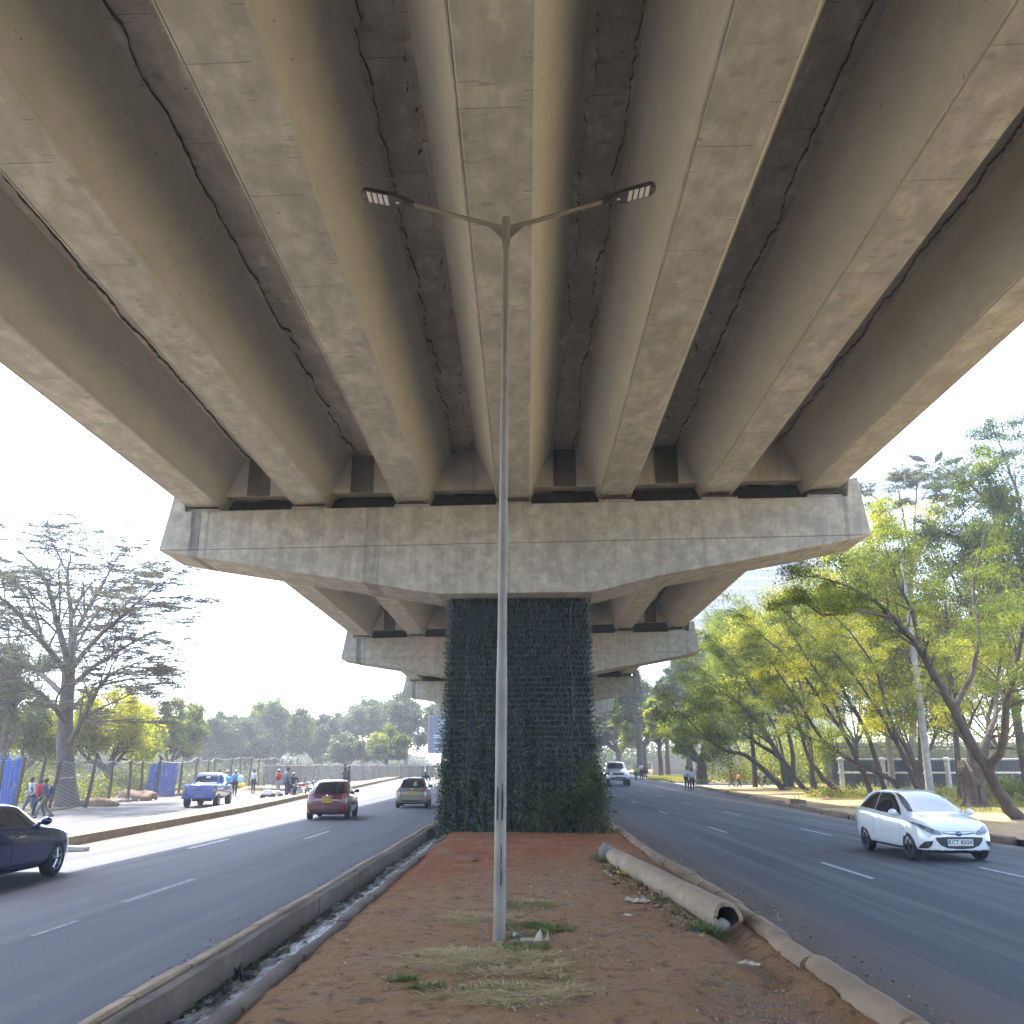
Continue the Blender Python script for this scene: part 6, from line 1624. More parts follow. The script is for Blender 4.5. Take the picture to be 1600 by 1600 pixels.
# ---- blue corrugated sheets
BLUES = M('blue_sheet_paint', (.012, .085, .42), .42, var=(.02, .13, .52), scale=1.3)
SCR = M('sheet_scratch', (.40, .50, .62), .6)
def corrugated(label, uvs, Y, seed, lean=0):
    """uvs: four corners of the sheet, bottom-left, bottom-right, top-right, top-left"""
    c = [at(u, v_, Y) for u, v_ in uvs]; mb = MB(); n = 90; m = 10
    for side in (0, 1):
        for j in range(m + 1):
            for i in range(n + 1):
                a = c[0].lerp(c[1], i / n); b_ = c[3].lerp(c[2], i / n); q = a.lerp(b_, j / m)
                top_j = .06 * math.sin(i * .35 + seed) * (j == m)
                mb.v.append((q.x, q.y + .045 * math.sin(i * 2 * math.pi / 6) + side * .012 + .06 * math.sin(i * .05 * seed), q.z + top_j))
        o0 = side * (n + 1) * (m + 1)
        for j in range(m):
            for i in range(n): k = o0 + j * (n + 1) + i; mb.f.append((k, k + 1, k + n + 2, k + n + 1)); mb.m.append(0)
    r = random.Random(seed)
    for _ in range(46):
        i = r.uniform(.03, .97); j0 = r.uniform(.0, .8); j1 = j0 + r.uniform(.06, .25)
        a = c[0].lerp(c[1], i).lerp(c[3].lerp(c[2], i), j0); b_ = c[0].lerp(c[1], i + .01).lerp(c[3].lerp(c[2], i + .01), min(1, j1))
        mb.tube([a - Vector((0, .055, 0)), b_ - Vector((0, .055, 0))], r.uniform(.006, .014), 4, 1)
    o = mb.build('corrugated_sheet', [BLUES, SCR], fix=False, smooth='all'); return tag(o, label, 'metal sheet', 'blue corrugated sheets of the roadside hoarding')
corrugated('torn blue corrugated sheet at the left edge of the photo behind the navy saloon', [(-60, 1270), (24, 1268), (36, 1186), (-60, 1182)], 41.0, 3)
corrugated('leaning blue corrugated sheet between the wire fence posts left of the pickup', [(222, 1249), (272, 1245), (280, 1193), (236, 1193)], 58.0, 5)
# dirt heap and debris at the foot of the fence
o = rock(G(209, 1252) + Vector((0, 0, .15)), .9, M('brown_spoil', (.20, .14, .095), .95, bmp=.8, bscale=6, bdist=.08), 11, (1.3, 1.0, .55)); o.name = 'dirt_heap'; tag(o, 'brown heap of soil and roots against the fence left of the second blue sheet', 'dirt heap')
mb = MB(); rr_ = random.Random(9)
for _ in range(40):
    a = G(209, 1250) + Vector((rr_.gauss(0, .7), rr_.gauss(0, .4), rr_.uniform(.1, .7))); mb.tube([a, a + Vector((rr_.gauss(0, .5), rr_.gauss(0, .3), rr_.uniform(-.1, .35)))], .02, 4)
tag(mb.build('brushwood', BARK, fix=False), 'tangle of dry sticks on the brown soil heap', 'sticks')
o = rock(G(150, 1261) + Vector((0, 0, .12)), .55, GREYROCK, 12, (1.8, .8, .55)); tag(o, 'grey boulder rubble at the fence foot right of the acacia', 'stone')
o = rock(G(300, 1247) + Vector((-1.2, 3.5, .1)), .8, SANDL, 13, (2.2, 1, .35)); o.name = 'dirt_heap'; tag(o, 'low sandy heap at the foot of the second blue sheet', 'dirt heap')
o = rock(G(402, 1238) + Vector((0, 3.0, .1)), .8, SANDL, 14, (3.2, 1, .4)); o.name = 'dirt_heap'; tag(o, 'sandy bank behind the man in the open jacket', 'dirt heap')

# ---- billboard beside the planted column and high mast beyond the trees
BY = 120.0
bb = empty('billboard', (at(700, 1205, BY).x, BY, zg(BY)), 0, 'grey-blue advertising billboard with white lettering partly hidden by the planted column', 'billboard'); binv = Matrix.Translation(-Vector(bb.location))
c0, c1 = at(670, 1174, BY), at(745, 1120, BY)
mb = MB(); mb.box(((c0.x + c1.x) / 2, BY, (c0.z + c1.z) / 2), (c1.x - c0.x, .35, c1.z - c0.z)); fbuild('panel', mb, M('billboard_blue', (.20, .22, .30), .6), bb, binv)
mb = MB()
mb.box(((c0.x + c1.x) / 2, BY, c0.z - .12), (c1.x - c0.x + .4, .5, .24)); mb.box(((c0.x + c1.x) / 2, BY, c1.z + .10), (c1.x - c0.x + .4, .5, .18))
for xx in (c0.x - .1, c1.x + .1): mb.box((xx, BY, (c0.z + c1.z) / 2), (.18, .5, c1.z - c0.z))
fbuild('frame', mb, WOODP, bb, binv)
mb = MB(); xm = (c0.x + c1.x) / 2; mb.tube([(xm, BY + .3, zg(BY) - .2), (xm, BY + .3, c0.z)], .35, 12); fbuild('post', mb, STEEL, bb, binv)
WHP = M('white_lettering', (.75, .76, .78), .6)
tp = at(684, 1128.5, BY)
o = text_mesh('lettering', 'SIB', .88, WHP, bb, Matrix.Translation((tp.x + .55, BY - .19, tp.z)) @ Matrix.Rotation(R(90), 4, 'X'), .01); o.matrix_parent_inverse = binv
mb = MB()
for u0, u1, v_ in ((686, 700, 1136.5), (684, 700, 1143), (678, 700, 1149.5), (678, 700, 1152.3), (678, 700, 1160.8), (685, 700, 1164.5), (679, 700, 1170)):
    a, b_ = at(u0, v_, BY), at(u1, v_, BY); mb.box(((a.x + b_.x) / 2, BY - .19, a.z), (b_.x - a.x, .03, .11))
fbuild('small_print', mb, WHP, bb, binv)
mp = at(284, 1190, 150); mt = at(289, 1062, 150)
ms = empty('floodlight_mast', (mp.x, 150, zg(150)), 0, 'thin tall floodlight mast standing beyond the trees on the left', 'mast'); minv = Matrix.Translation(-Vector(ms.location))
mb = MB(); mb.tube([(mp.x, 150, zg(150)), mt], [.16, .10], 8); fbuild('pole', mb, STEEL, ms, minv)
mb = MB(); mb.box(mt, (.75, .4, .22)); fbuild('lamp_head', mb, STEELD, ms, minv)

# ---------------------------------------------------------------- right side: trees
def V(u, v_, Y): return at(u, v_, Y)
OR = dict(maxlev=3, kids=[0, 5, 4], ratio=.55, spread=.95, up=.03, flat=.75, wob=.15, k=32, sp=(.19, .19, .085), tint=(.1, .95))
def pixtree(name, label, base, stems, seed, mat=L_YEL, bark=BARKD, o=OR, leaf=.10, group=None, asp=.45, extra=None):
    T = Tree(seed)
    if extra: extra(T)
    for st_ in stems:
        pts, r0, r1, nb, start, bl = st_[:6]; oo = dict(o); oo.update(st_[6] if len(st_) > 6 else {})
        T.stem([V(*p) for p in pts], r0, r1, nb, oo, start=start, blen=bl)
    return T.finish(name, label, 'tree', base, leaf, mat, bark, group, 0, asp)
LG = 'leaning trees along the right verge'
g = G(1597, 1290); Y = g.y
pixtree('leaning_tree', 'nearest leaning tree at the right edge whose dark limbs sweep up over the white hatchback', g,
    [([(1597, 1292, Y), (1570, 1250, Y), (1545, 1208, Y), (1522, 1165, Y), (1490, 1110, Y + .4), (1462, 1060, Y + .8)], .22, .12, 0, .9, 1.0, dict(k=0)),
     ([(1462, 1062, Y + .8), (1435, 1010, Y + 1), (1395, 965, Y + 1.2), (1345, 925, Y + 1), (1290, 905, Y + .6)], .14, .03, 15, .12, 1.35),
     ([(1440, 1015, Y + 1), (1425, 955, Y + 1.6), (1400, 905, Y + 2), (1385, 860, Y + 2.4)], .09, .025, 11, .2, 1.1),
     ([(1395, 965, Y + 1.2), (1340, 955, Y + .2), (1285, 960, Y - .6), (1250, 930, Y - 1)], .06, .02, 10, .2, 1.1),
     ([(1545, 1208, Y), (1568, 1160, Y - .6), (1572, 1100, Y - 1), (1590, 1030, Y - 1.3), (1605, 950, Y - 1.5)], .15, .05, 12, .4, 1.3),
     ([(1490, 1110, Y + .4), (1515, 1060, Y + 1), (1530, 990, Y + 1.6), (1520, 920, Y + 2), (1535, 850, Y + 2.3)], .11, .03, 13, .3, 1.25),
     ([(1530, 1180, Y), (1555, 1120, Y + 1), (1560, 1050, Y + 2), (1575, 980, Y + 2.4)], .10, .03, 10, .4, 1.2)], 101, L_GREEN, BARK, leaf=.075, group=LG)
g = G(1445, 1262); Y = g.y
pixtree('leaning_tree', 'slender dark trees leaning left from behind the roof of the white hatchback, rightmost clump', g,
    [([(1448, 1262, Y), (1430, 1225, Y), (1405, 1170, Y), (1372, 1110, Y), (1330, 1050, Y), (1285, 1000, Y)], .14, .03, 15, .42, 1.4),
     ([(1432, 1262, Y + .6), (1395, 1220, Y + .6), (1345, 1195, Y + .6), (1295, 1165, Y + .5), (1250, 1100, Y + .2), (1215, 1050, Y)], .15, .03, 15, .42, 1.4),
     ([(1440, 1258, Y + 1), (1425, 1190, Y + 1.4), (1390, 1120, Y + 2), (1370, 1040, Y + 2.5), (1350, 985, Y + 2.8)], .10, .03, 12, .4, 1.3),
     ([(1405, 1170, Y), (1385, 1100, Y - .6), (1365, 1040, Y - 1), (1330, 990, Y - 1.2), (1300, 960, Y - 1.4)], .08, .02, 12, .3, 1.2)], 102, L_YEL, BARKD, leaf=.085, group=LG)
g = G(1385, 1258); Y = g.y
pixtree('leaning_tree', 'pair of mossy trunks leaning left directly behind the white hatchback', g,
    [([(1368, 1262, Y), (1348, 1205, Y), (1320, 1150, Y), (1280, 1090, Y), (1235, 1030, Y), (1180, 985, Y)], .15, .03, 16, .40, 1.5),
     ([(1388, 1260, Y + .5), (1372, 1200, Y + .5), (1352, 1140, Y + .6), (1320, 1085, Y + .8), (1290, 1020, Y + 1), (1230, 960, Y + 1)], .15, .03, 16, .42, 1.5),
     ([(1320, 1150, Y), (1300, 1090, Y + 1), (1262, 1030, Y + 2), (1222, 965, Y + 2)], .08, .02, 13, .3, 1.4)], 103, L_YEL, BARKD, leaf=.09, group=LG)
g = G(1322, 1250); Y = g.y
pixtree('leaning_tree', 'curved brown trunk leaning left on the sunny grass left of the white hatchback', g,
    [([(1325, 1251, Y), (1312, 1238, Y), (1285, 1215, Y), (1265, 1185, Y), (1250, 1140, Y), (1225, 1085, Y), (1190, 1040, Y)], .20, .03, 15, .5, 1.7),
     ([(1270, 1195, Y), (1262, 1130, Y + 1), (1250, 1070, Y + 1.4), (1225, 1000, Y + 2), (1185, 960, Y + 2)], .09, .02, 14, .35, 1.6)], 104, L_YEL, BARK, leaf=.10, group=LG)
g = G(1270, 1243); Y = g.y
pixtree('leaning_tree', 'leaning tree with a sawn stub beside its foot, on the verge', g,
    [([(1272, 1244, Y), (1250, 1225, Y), (1225, 1190, Y), (1200, 1150, Y), (1165, 1110, Y), (1120, 1075, Y)], .20, .03, 14, .45, 1.7),
     ([(1225, 1190, Y), (1212, 1140, Y + 1), (1180, 1085, Y + 1.5), (1145, 1030, Y + 2), (1110, 1000, Y + 2)], .10, .02, 14, .35, 1.6)], 105, L_GREEN, BARKD, leaf=.11, group=LG,
    extra=lambda T: T.mb.tube([V(1274, 1244, Y), V(1273, 1222, Y)], .17, 8))
g = G(1228, 1235); Y = g.y
pixtree('leaning_tree', 'dark many-stemmed tree reaching far left over the side road walkers', g,
    [([(1225, 1236, Y), (1195, 1205, Y), (1165, 1180, Y), (1130, 1172, Y), (1095, 1145, Y), (1060, 1110, Y)], .24, .04, 14, .4, 2.2),
     ([(1230, 1236, Y), (1222, 1190, Y), (1195, 1145, Y), (1160, 1100, Y), (1120, 1065, Y), (1085, 1040, Y)], .26, .04, 15, .4, 2.4),
     ([(1240, 1236, Y + 1), (1220, 1185, Y + 1), (1180, 1160, Y + 1), (1140, 1125, Y + 1), (1100, 1085, Y + 1)], .22, .04, 13, .4, 2.2),
     ([(1235, 1236, Y), (1240, 1180, Y), (1222, 1120, Y + 1), (1190, 1060, Y + 2), (1160, 1010, Y + 2), (1130, 965, Y + 2)], .2, .04, 15, .4, 2.6)], 106, L_GREEN, BARKD, leaf=.16, group=LG,
    o=dict(OR, sp=(.32, .32, .14), k=32))
# tall trees at the right edge and behind
g = G(1640, 1262); Y = g.y
pixtree('tree', 'tall dark tree at the right edge whose crown stands highest against the sky', g,
    [([(1650, 1262, Y), (1640, 1150, Y), (1620, 1030, Y), (1600, 900, Y)], .3, .17, 4, .7, 2.0),
     ([(1602, 905, Y), (1575, 830, Y), (1530, 770, Y), (1480, 735, Y)], .14, .03, 14, .2, 1.7),
     ([(1605, 930, Y), (1600, 830, Y + 1), (1580, 740, Y + 2), (1560, 690, Y + 2)], .14, .03, 14, .25, 1.7),
     ([(1600, 905, Y), (1612, 800, Y - 1), (1608, 710, Y - 1), (1620, 650, Y - 1)], .14, .03, 13, .25, 1.7),
     ([(1610, 960, Y), (1560, 900, Y), (1515, 850, Y + 1), (1470, 830, Y + 1)], .12, .03, 13, .25, 1.8)], 107, L_DARK, BARKD, leaf=.11, o=dict(OR, sp=(.2, .2, .1), k=38))
simple_tree('tree', 'bright yellow-green tree filling the middle of the right side behind the pole', (1500, 1240), 800, 260, 108, L_YEL, BARK, Yf=48, n=9, k=30, leaf=.12, trunk=.15, low=.28, kids=(0, 6, 4), maxlev=3, tint=(.3, 1.0))
g = G(1420, 1240); Yu = 58.0; g = Vector((at(1425, 1235, Yu).x, Yu, zg(Yu)))
OU = dict(maxlev=3, kids=[0, 7, 6], ratio=.5, spread=.9, up=.02, flat=.4, wob=.13, k=18, sp=(.16, .16, .05), tint=(.2, .8), minr=.012)
pixtree('umbrella_tree', 'flat-topped tree with grey limbs where large storks perch', g,
    [([(1425, 1240, Yu), (1428, 1100, Yu), (1422, 960, Yu), (1425, 880, Yu)], .22, .13, 0, .9, 1.0, dict(k=0)),
     ([(1425, 885, Yu), (1400, 820, Yu), (1370, 780, Yu), (1345, 770, Yu)], .10, .03, 12, .3, 1.5), ([(1425, 885, Yu), (1412, 810, Yu - 1), (1405, 770, Yu - 2), (1398, 752, Yu - 2)], .10, .03, 12, .35, 1.3),
     ([(1425, 885, Yu), (1430, 810, Yu - 1), (1432, 765, Yu - 2), (1437, 746, Yu - 2)], .10, .03, 12, .35, 1.2), ([(1425, 880, Yu), (1450, 810, Yu - 1), (1465, 765, Yu - 2), (1472, 742, Yu - 2)], .10, .03, 12, .35, 1.2),
     ([(1425, 880, Yu), (1465, 810, Yu), (1490, 765, Yu - 2), (1500, 740, Yu - 2)], .10, .03, 12, .35, 1.3), ([(1425, 880, Yu), (1480, 825, Yu), (1530, 780, Yu), (1560, 765, Yu)], .10, .03, 12, .35, 1.5)],
    109, L_ACACIA, BARKG, o=OU, leaf=.10, asp=.4)
simple_tree('tree', 'yellow-leaved tree crown just right of the bridge cap', (1395, 1235), 772, 200, 110, L_YEL, BARKG, Yf=50, n=8, k=28, leaf=.12, trunk=.15, low=.5, kids=(0, 6, 4), maxlev=3, tint=(.45, 1.0), flat=.7)
simple_tree('tree', 'leafy tree behind the concrete fence left of the pole', (1345, 1225), 930, 260, 111, L_GREEN, BARK, Yf=72, n=8, k=30, leaf=.17, trunk=.15, low=.25, kids=(0, 6, 4), maxlev=3)
simple_tree('tree', 'leafy tree behind the fence at the far right', (1570, 1225), 960, 260, 112, L_YEL, BARK, Yf=66, n=8, k=30, leaf=.16, trunk=.15, low=.25, kids=(0, 6, 4), maxlev=3)
simple_tree('tree', 'mid green tree over the beige wall', (1190, 1218), 985, 190, 113, L_GREEN, BARK, Yf=105, n=8, k=90, leaf=.26, trunk=.2, low=.25, tint=(.1, .7))
FT = 'roadside trees beyond the side road'
simple_tree('tree', 'thick dark forked tree at the side road mouth right of the kerb-end pedestrians', (1097, 1219), 1110, 120, 114, L_GREEN, BARKD, Yf=92, n=7, k=80, leaf=.24, trunk=.5, low=.3, tint=(.3, 1), group=FT, flat=.6)
simple_tree('tree', 'leaning roadside tree in front of the beige wall', (1142, 1217), 1070, 110, 115, L_YEL, BARK, Yf=98, n=7, k=70, leaf=.24, trunk=.3, low=.4, group=FT, flat=.7)
simple_tree('tree', 'dark leafy tree just right of the second bridge cap', (1078, 1214), 1018, 90, 116, L_DARK, BARKD, Yf=112, n=7, k=110, leaf=.3, trunk=.35, low=.5, group=FT, tint=(.2, .9))
simple_tree('tree', 'thin-trunked tree above the far pedestrians', (1044, 1213), 1075, 80, 117, L_GREEN, BARK, Yf=125, n=6, k=90, leaf=.32, trunk=.3, low=.4, group=FT)
simple_tree('tree', 'second thin-trunked tree right above the far pedestrians', (1033, 1212), 1095, 60, 118, L_YEL, BARK, Yf=118, n=6, k=70, leaf=.3, trunk=.28, low=.45, group=FT)
simple_tree('tree', 'wide hazy tree behind the silver vehicle', (968, 1210), 1098, 110, 119, L_GREY, BARKG, Yf=165, n=8, k=80, leaf=.42, trunk=.6, low=.3, group=FT)
simple_tree('tree', 'hazy green tree between the silver vehicle and the far pedestrians', (1008, 1209), 1085, 100, 120, L_GREEN, BARK, Yf=150, n=8, k=110, leaf=.42, trunk=.5, low=.35, group=FT, tint=(.3, .9))
simple_tree('tree', 'overhanging tree top above the silver vehicle', (1000, 1212), 1062, 110, 121, L_DARK, BARK, Yf=138, n=7, k=90, leaf=.36, trunk=.4, low=.55, group=FT, tint=(.3, 1))
simple_tree('tree', 'pale green tree just left of the leaning trees', (1120, 1216), 975, 130, 122, L_GREY, BARK, Yf=130, n=8, k=90, leaf=.34, trunk=.4, low=.3, group=FT, tint=(.4, 1))

simple_tree('tree', 'bushy bright tree low behind the near leaning tree limbs', (1440, 1238), 985, 230, 123, L_YEL, BARK, Yf=52, n=9, k=34, leaf=.12, trunk=.14, low=.15, kids=(0, 6, 4), maxlev=3, tint=(.4, 1.0))
simple_tree('tree', 'yellow-green feathery tree crown under the bridge cap end', (1270, 1236), 930, 240, 124, L_YEL, BARKD, Yf=64, n=9, k=34, leaf=.14, trunk=.15, low=.4, kids=(0, 6, 4), maxlev=3, tint=(.3, 1.0))
simple_tree('tree', 'mid green feathery tree left of the leaning clump', (1180, 1232), 960, 170, 125, L_GREEN, BARKD, Yf=76, n=9, k=34, leaf=.17, trunk=.18, low=.4, kids=(0, 6, 4), maxlev=3, tint=(.3, 1.0))
simple_tree('tree', 'dark shaded tree crown high at the far right edge', (1610, 1236), 700, 200, 126, L_GREEN, BARKD, Yf=44, n=8, k=30, leaf=.11, trunk=.2, low=.4, kids=(0, 6, 4), maxlev=3, tint=(.0, .7))
undergrowth('tree_belt', 'leafy belt behind the palisade fence', [(22, 92), (40, 84), (62, 78)], 120000, .22, L_YEL, 67, 8.5, 5)
# thick old trunk, broken off
g = G(1525, 1268); Y = g.y
mb = MB(); n = 56; lev = [(0, .95, .0), (.25, .80, .0), (.7, .70, .02), (1.3, .66, .03), (1.9, .62, .02), (2.3, .60, -.06), (2.75, .56, -.1)]
for (z, rr_, dx) in lev:
    z *= .70; rr_ *= .66 + .12 * (z < .3)
    for k in range(n):
        a = 2 * math.pi * k / n; q = rr_ * (1 + .10 * math.sin(3 * a + .6) + .07 * math.sin(7 * a + z) + .05 * math.sin(13 * a + z) + .045 * math.sin(23 * a + 2 * z))
        if z > 1.9: z2 = z + .28 * math.sin(2 * a + 1) + .12 * math.sin(5 * a)
        else: z2 = z
        mb.v.append((g.x + dx + q * math.cos(a), g.y + q * math.sin(a) * .8, g.z - .1 + z2))
for i in range(len(lev) - 1):
    for k in range(n): mb.f.append((i * n + k, i * n + (k + 1) % n, (i + 1) * n + (k + 1) % n, (i + 1) * n + k)); mb.m.append(0)
mb.f.append(tuple(range((len(lev) - 1) * n, len(lev) * n))); mb.m.append(0)
trk = mb.build('old_trunk', M('rough_bark', (.045, .031, .022), .95, var=(.09, .064, .046), scale=3.5, bmp=1.0, bscale=9, bdist=.08), smooth='all')
old = pixtree('old_tree', 'old tree with a very thick split trunk standing right of the white hatchback', g,
    [([(1524, 1222, Y), (1518, 1185, Y), (1508, 1140, Y + .4), (1490, 1080, Y + 1), (1470, 1010, Y + 1.4)], .24, .05, 14, .35, 1.5),
     ([(1528, 1222, Y), (1540, 1175, Y + .3), (1548, 1120, Y + .8), (1560, 1050, Y + 1.2)], .20, .04, 13, .35, 1.5)], 130, L_YEL, BARKD, leaf=.09)
trk.parent = old; trk.matrix_parent_inverse = Matrix.Translation(-g)
mb = MB(); mb.box((g.x + .06, g.y - .36, g.z + .65), (.08, .12, .9), rot=Euler((0, .06, 0)).to_matrix()); o = mb.build('split', M('split_dark', (.02, .014, .01), 1), old, bevel=.04); o.matrix_parent_inverse = Matrix.Translation(-g)

# leaning pole
pb_, ptp = at(1455, 1250, 46.0), at(1408, 862, 46.0); pb_.z = zg(46)
mb = MB(); mb.tube([pb_ - Vector((0, 0, .3)), pb_.lerp(ptp, .5) + Vector((.03, 0, 0)), ptp], [.19, .15, .10], 14); mb.tube([pb_.lerp(ptp, .43), pb_.lerp(ptp, .435)], .17, 14); mb.tube([pb_.lerp(ptp, .60), pb_.lerp(ptp, .605)], .155, 14)
tag(mb.build('utility_pole', concrete('pole_grey', (.36, .36, .34), (.24, .24, .22), streak=.5), smooth=True), 'tall grey mottled pole leaning slightly left among the right trees', 'pole')

# ---- concrete-post fence with dark screens, right
P0, P1 = at(1312, 1236, 56.0), at(1640, 1240, 55.0); P0.z = zg(56); P1.z = zg(55)
rf = empty('post_fence', P0, 0, 'fence of pale round-topped concrete posts and rails before dark screens on the right', 'fence'); rinv = Matrix.Translation(-P0)
SCRN = M('dark_screen', (.035, .045, .045), .8, var=(.05, .06, .06), scale=2)
def RF(t): return P0.lerp(P1, t)
for i, u in enumerate((1318, 1385, 1432, 1487, 1550, 1612)):
    p_ = RF((u - 1312) / 328); h = at(u, 1181, p_.y).z - p_.z
    mb = MB(); mb.tube([p_, p_ + Vector((0, 0, h * .86))], .15, 10); mb.ball(p_ + Vector((0, 0, h * .91)), .21, 8, 0, (1, 1, .75)); fbuild('post', mb, C_POST, rf, rinv, smooth=True)
for f_ in (.60, .92):
    mb = MB(); z = lambda p_: Vector((0, 0, (at(1400, 1181, p_.y).z - p_.z) * f_)); mb.tube([P0 + z(P0), P1 + z(P1)], .06, 8); fbuild('rail', mb, C_POST, rf, rinv, smooth=True)
q = Vector((0, 1.0, 0)); mb = MB(); nn = 60
for i in range(nn):
    a, b_ = RF(i / nn) + q, RF((i + .93) / nn) + q
    h = at(1400, 1184 if i % 7 else 1187, a.y).z
    mb.prism([(a.x, a.z), (b_.x, b_.z), (b_.x, h), (a.x, h + .02)], 'y', a.y, a.y + .05)
fbuild('screen', mb, SCRN, rf, rinv)
# steel palisade on the bank behind
P2, P3_ = at(1290, 1200, 74), at(1640, 1200, 70)
ps = empty('palisade_fence', P2, 0, 'dark steel palisade fence on the bank behind the concrete-post fence', 'fence'); pinv = Matrix.Translation(-P2)
mb = MB(); n = 220
for i in range(n):
    a = P2.lerp(P3_, i / n); zt = at(1400, 1160, a.y).z
    if i % 10 == 0: zt += .1
    mb.box((a.x, a.y, (zt + zg(a.y)) / 2), (.045, .03, zt - zg(a.y)))
o = fbuild('pale', mb, M('dark_steel', (.05, .055, .06), .5), ps, pinv); tag(o, kind='stuff')
for f_ in (.25, .9):
    mb = MB(); zz = lambda a: zg(a.y) + (at(1400, 1160, a.y).z - zg(a.y)) * f_; mb.tube([(P2.x, P2.y - .05, zz(P2)), (P3_.x, P3_.y - .05, zz(P3_))], .04, 6); fbuild('rail', mb, STEELD, ps, pinv)
# low wall with broad white panels behind (roof edges of low buildings)
mb = MB(); a, b_ = at(1290, 1186, 88), at(1640, 1186, 86)
mb.prism([(a.x, zg(88)), (b_.x, zg(88)), (b_.x, at(1400, 1172, 88).z), (a.x, at(1400, 1172, 88).z)], 'y', 88, 88.3)
tag(mb.build('boundary_wall', M('pale_wall', (.50, .50, .48), .9)), 'pale boundary wall glimpsed behind the palisade fence', 'wall')
a, b_ = at(1120, 1214, 112), at(1262, 1214, 112)
mb = MB(); mb.prism([(a.x, zg(112) - .2), (b_.x + 2, zg(112) - .2), (b_.x + 2, at(1200, 1178, 112).z), (a.x, at(1200, 1178, 112).z)], 'y', 112, 112.4)
mb.box(((a.x + b_.x) / 2 + 1, 112.2, at(1200, 1178, 112).z + .08), (b_.x - a.x + 2.4, .6, .14))
tag(mb.build('boundary_wall', M('beige_wall', (.42, .36, .26), .9, var=(.34, .29, .21), scale=1.2)), 'beige boundary wall behind the side road walkers', 'wall')
a, b_ = at(1020, 1212, 140), at(1105, 1212, 140)
mb = MB(); mb.prism([(a.x, zg(140) - .2), (b_.x, zg(140) - .2), (b_.x, zg(140) + 2.4), (a.x, zg(140) + 2.4)], 'y', 140, 140.3)
tag(mb.build('boundary_wall', M('grey_wall', (.34, .31, .27), .9)), 'far grey-brown wall behind the thin tree trunks', 'wall')

# bushes and grass of the right verge
bush('bush', 'bright green bush left of the concrete-post fence', 'bush', G(1290, 1225), 3.0, 2.1, 9000, .17, L_GREEN, 201, 'bushes on the right verge')
bush('bush', 'pale leafy bush among the walkers and the curved trunk', 'bush', G(1255, 1222), 2.2, 2.0, 7000, .17, L_GREY, 202, 'bushes on the right verge')
bush('bush', 'small green bush in front of the beige wall', 'bush', G(1165, 1219), 2.6, 1.5, 5000, .18, L_GREEN, 203, 'bushes on the right verge')
bush('bush', 'dark spiky shrub row left of the beige wall', 'bush', G(1120, 1216), 3.6, 1.6, 5000, .2, L_DARK, 204, 'bushes on the right verge')
bush('bush', 'light shrub right of the thick broken trunk', 'bush', G(1580, 1262), 1.6, 1.2, 6000, .12, L_YEL, 205, 'bushes on the right verge')
undergrowth('weed_bank', 'sunny weeds along the foot of the concrete-post fence', [(P0.x - 1, P0.y - 2.5), (P1.x, P1.y - 2.5)], 60000, .11, L_GRASS, 65, .85, 1.2, up=-.4)
undergrowth('weed_bank', 'low green growth around the thick broken trunk', [(G(1500, 1262).x, G(1500, 1262).y), (G(1600, 1262).x, G(1600, 1262).y)], 16000, .09, L_GRASS, 66, .5, 1.0, up=-.4)
rs = np.random.default_rng(90)
def grass_field(name, label, quad, n, ln, mat, seed, thr=0.0):
    rs = np.random.default_rng(seed); a = rs.uniform(0, 1, n); b_ = rs.uniform(0, 1, n)
    c = [np.array([*G(u, v_)[:2]]) for u, v_ in quad]
    P = (c[0] * (1 - a)[:, None] + c[1] * a[:, None]) * (1 - b_)[:, None] + (c[3] * (1 - a)[:, None] + c[2] * a[:, None]) * b_[:, None]
    k = (np.sin(P[:, 0] * 1.1 + P[:, 1] * .5) + np.sin(P[:, 0] * .4 - P[:, 1] * .9 + 2) + rs.normal(0, .5, n)) > thr
    P = P[k]; n = len(P); z = np.array([zg(y) for y in P[:, 1]]) + .16
    P = np.column_stack([P, z]); th = rs.uniform(0, 6.28, n); s = np.stack([np.cos(th), np.sin(th), 0 * th], 1) * .012 * (ln / .2)
    tp = P + np.stack([rs.normal(0, ln * .4, n), rs.normal(0, ln * .4, n), ln * rs.uniform(.5, 1.2, n)], 1)
    co = np.stack([P - s, P + s, tp], 1)
    return tag(quads_mesh(name, co, mat, np.clip(rs.normal(.55, .25, n), 0, 1), n=3), label, None, None, 'stuff')
grass_field('grass', 'patchy dry green grass under the right trees', [(1225, 1238), (1620, 1290), (1620, 1240), (1240, 1226)], 60000, .14, L_GRASS, 91, .1)
grass_field('grass', 'thin grass on the far right verge', [(1010, 1222), (1100, 1226), (1160, 1218), (1020, 1214)], 20000, .3, L_GRASS, 92, .2)

# ---- office tower behind the trees
Yb = 250.0; x0 = at(1082, 1000, Yb).x; x1 = at(1300, 900, Yb).x; zt = at(1200, 868, Yb).z
tw = empty('office_tower', ((x0 + x1) / 2, Yb + 8, zg(Yb)), 0, 'cream office tower with a grid of grey-blue windows behind the right trees', 'building'); winv = Matrix.Translation(-Vector(tw.location))
CREAMW = M('cream_render', (.42, .36, .22), .85)
mb = MB(); mb.box(((x0 + x1) / 2, Yb + 9, (zt + 1) / 2), (x1 - x0, 17.4, zt - 1)); fbuild('wall', mb, M('tower_wall', (.30, .29, .28), .9), tw, winv)
WG = M('tower_glass', (.10, .12, .17), .25, var=(.20, .22, .28), scale=.3)
fl_h = 15.6 / FPX * Yb; cw = 27.5 / FPX * Yb; rows_ = int((zt - 4) / fl_h); cols = int((x1 - x0) / cw)
mbw = None; nwin = 0
rest = MB()
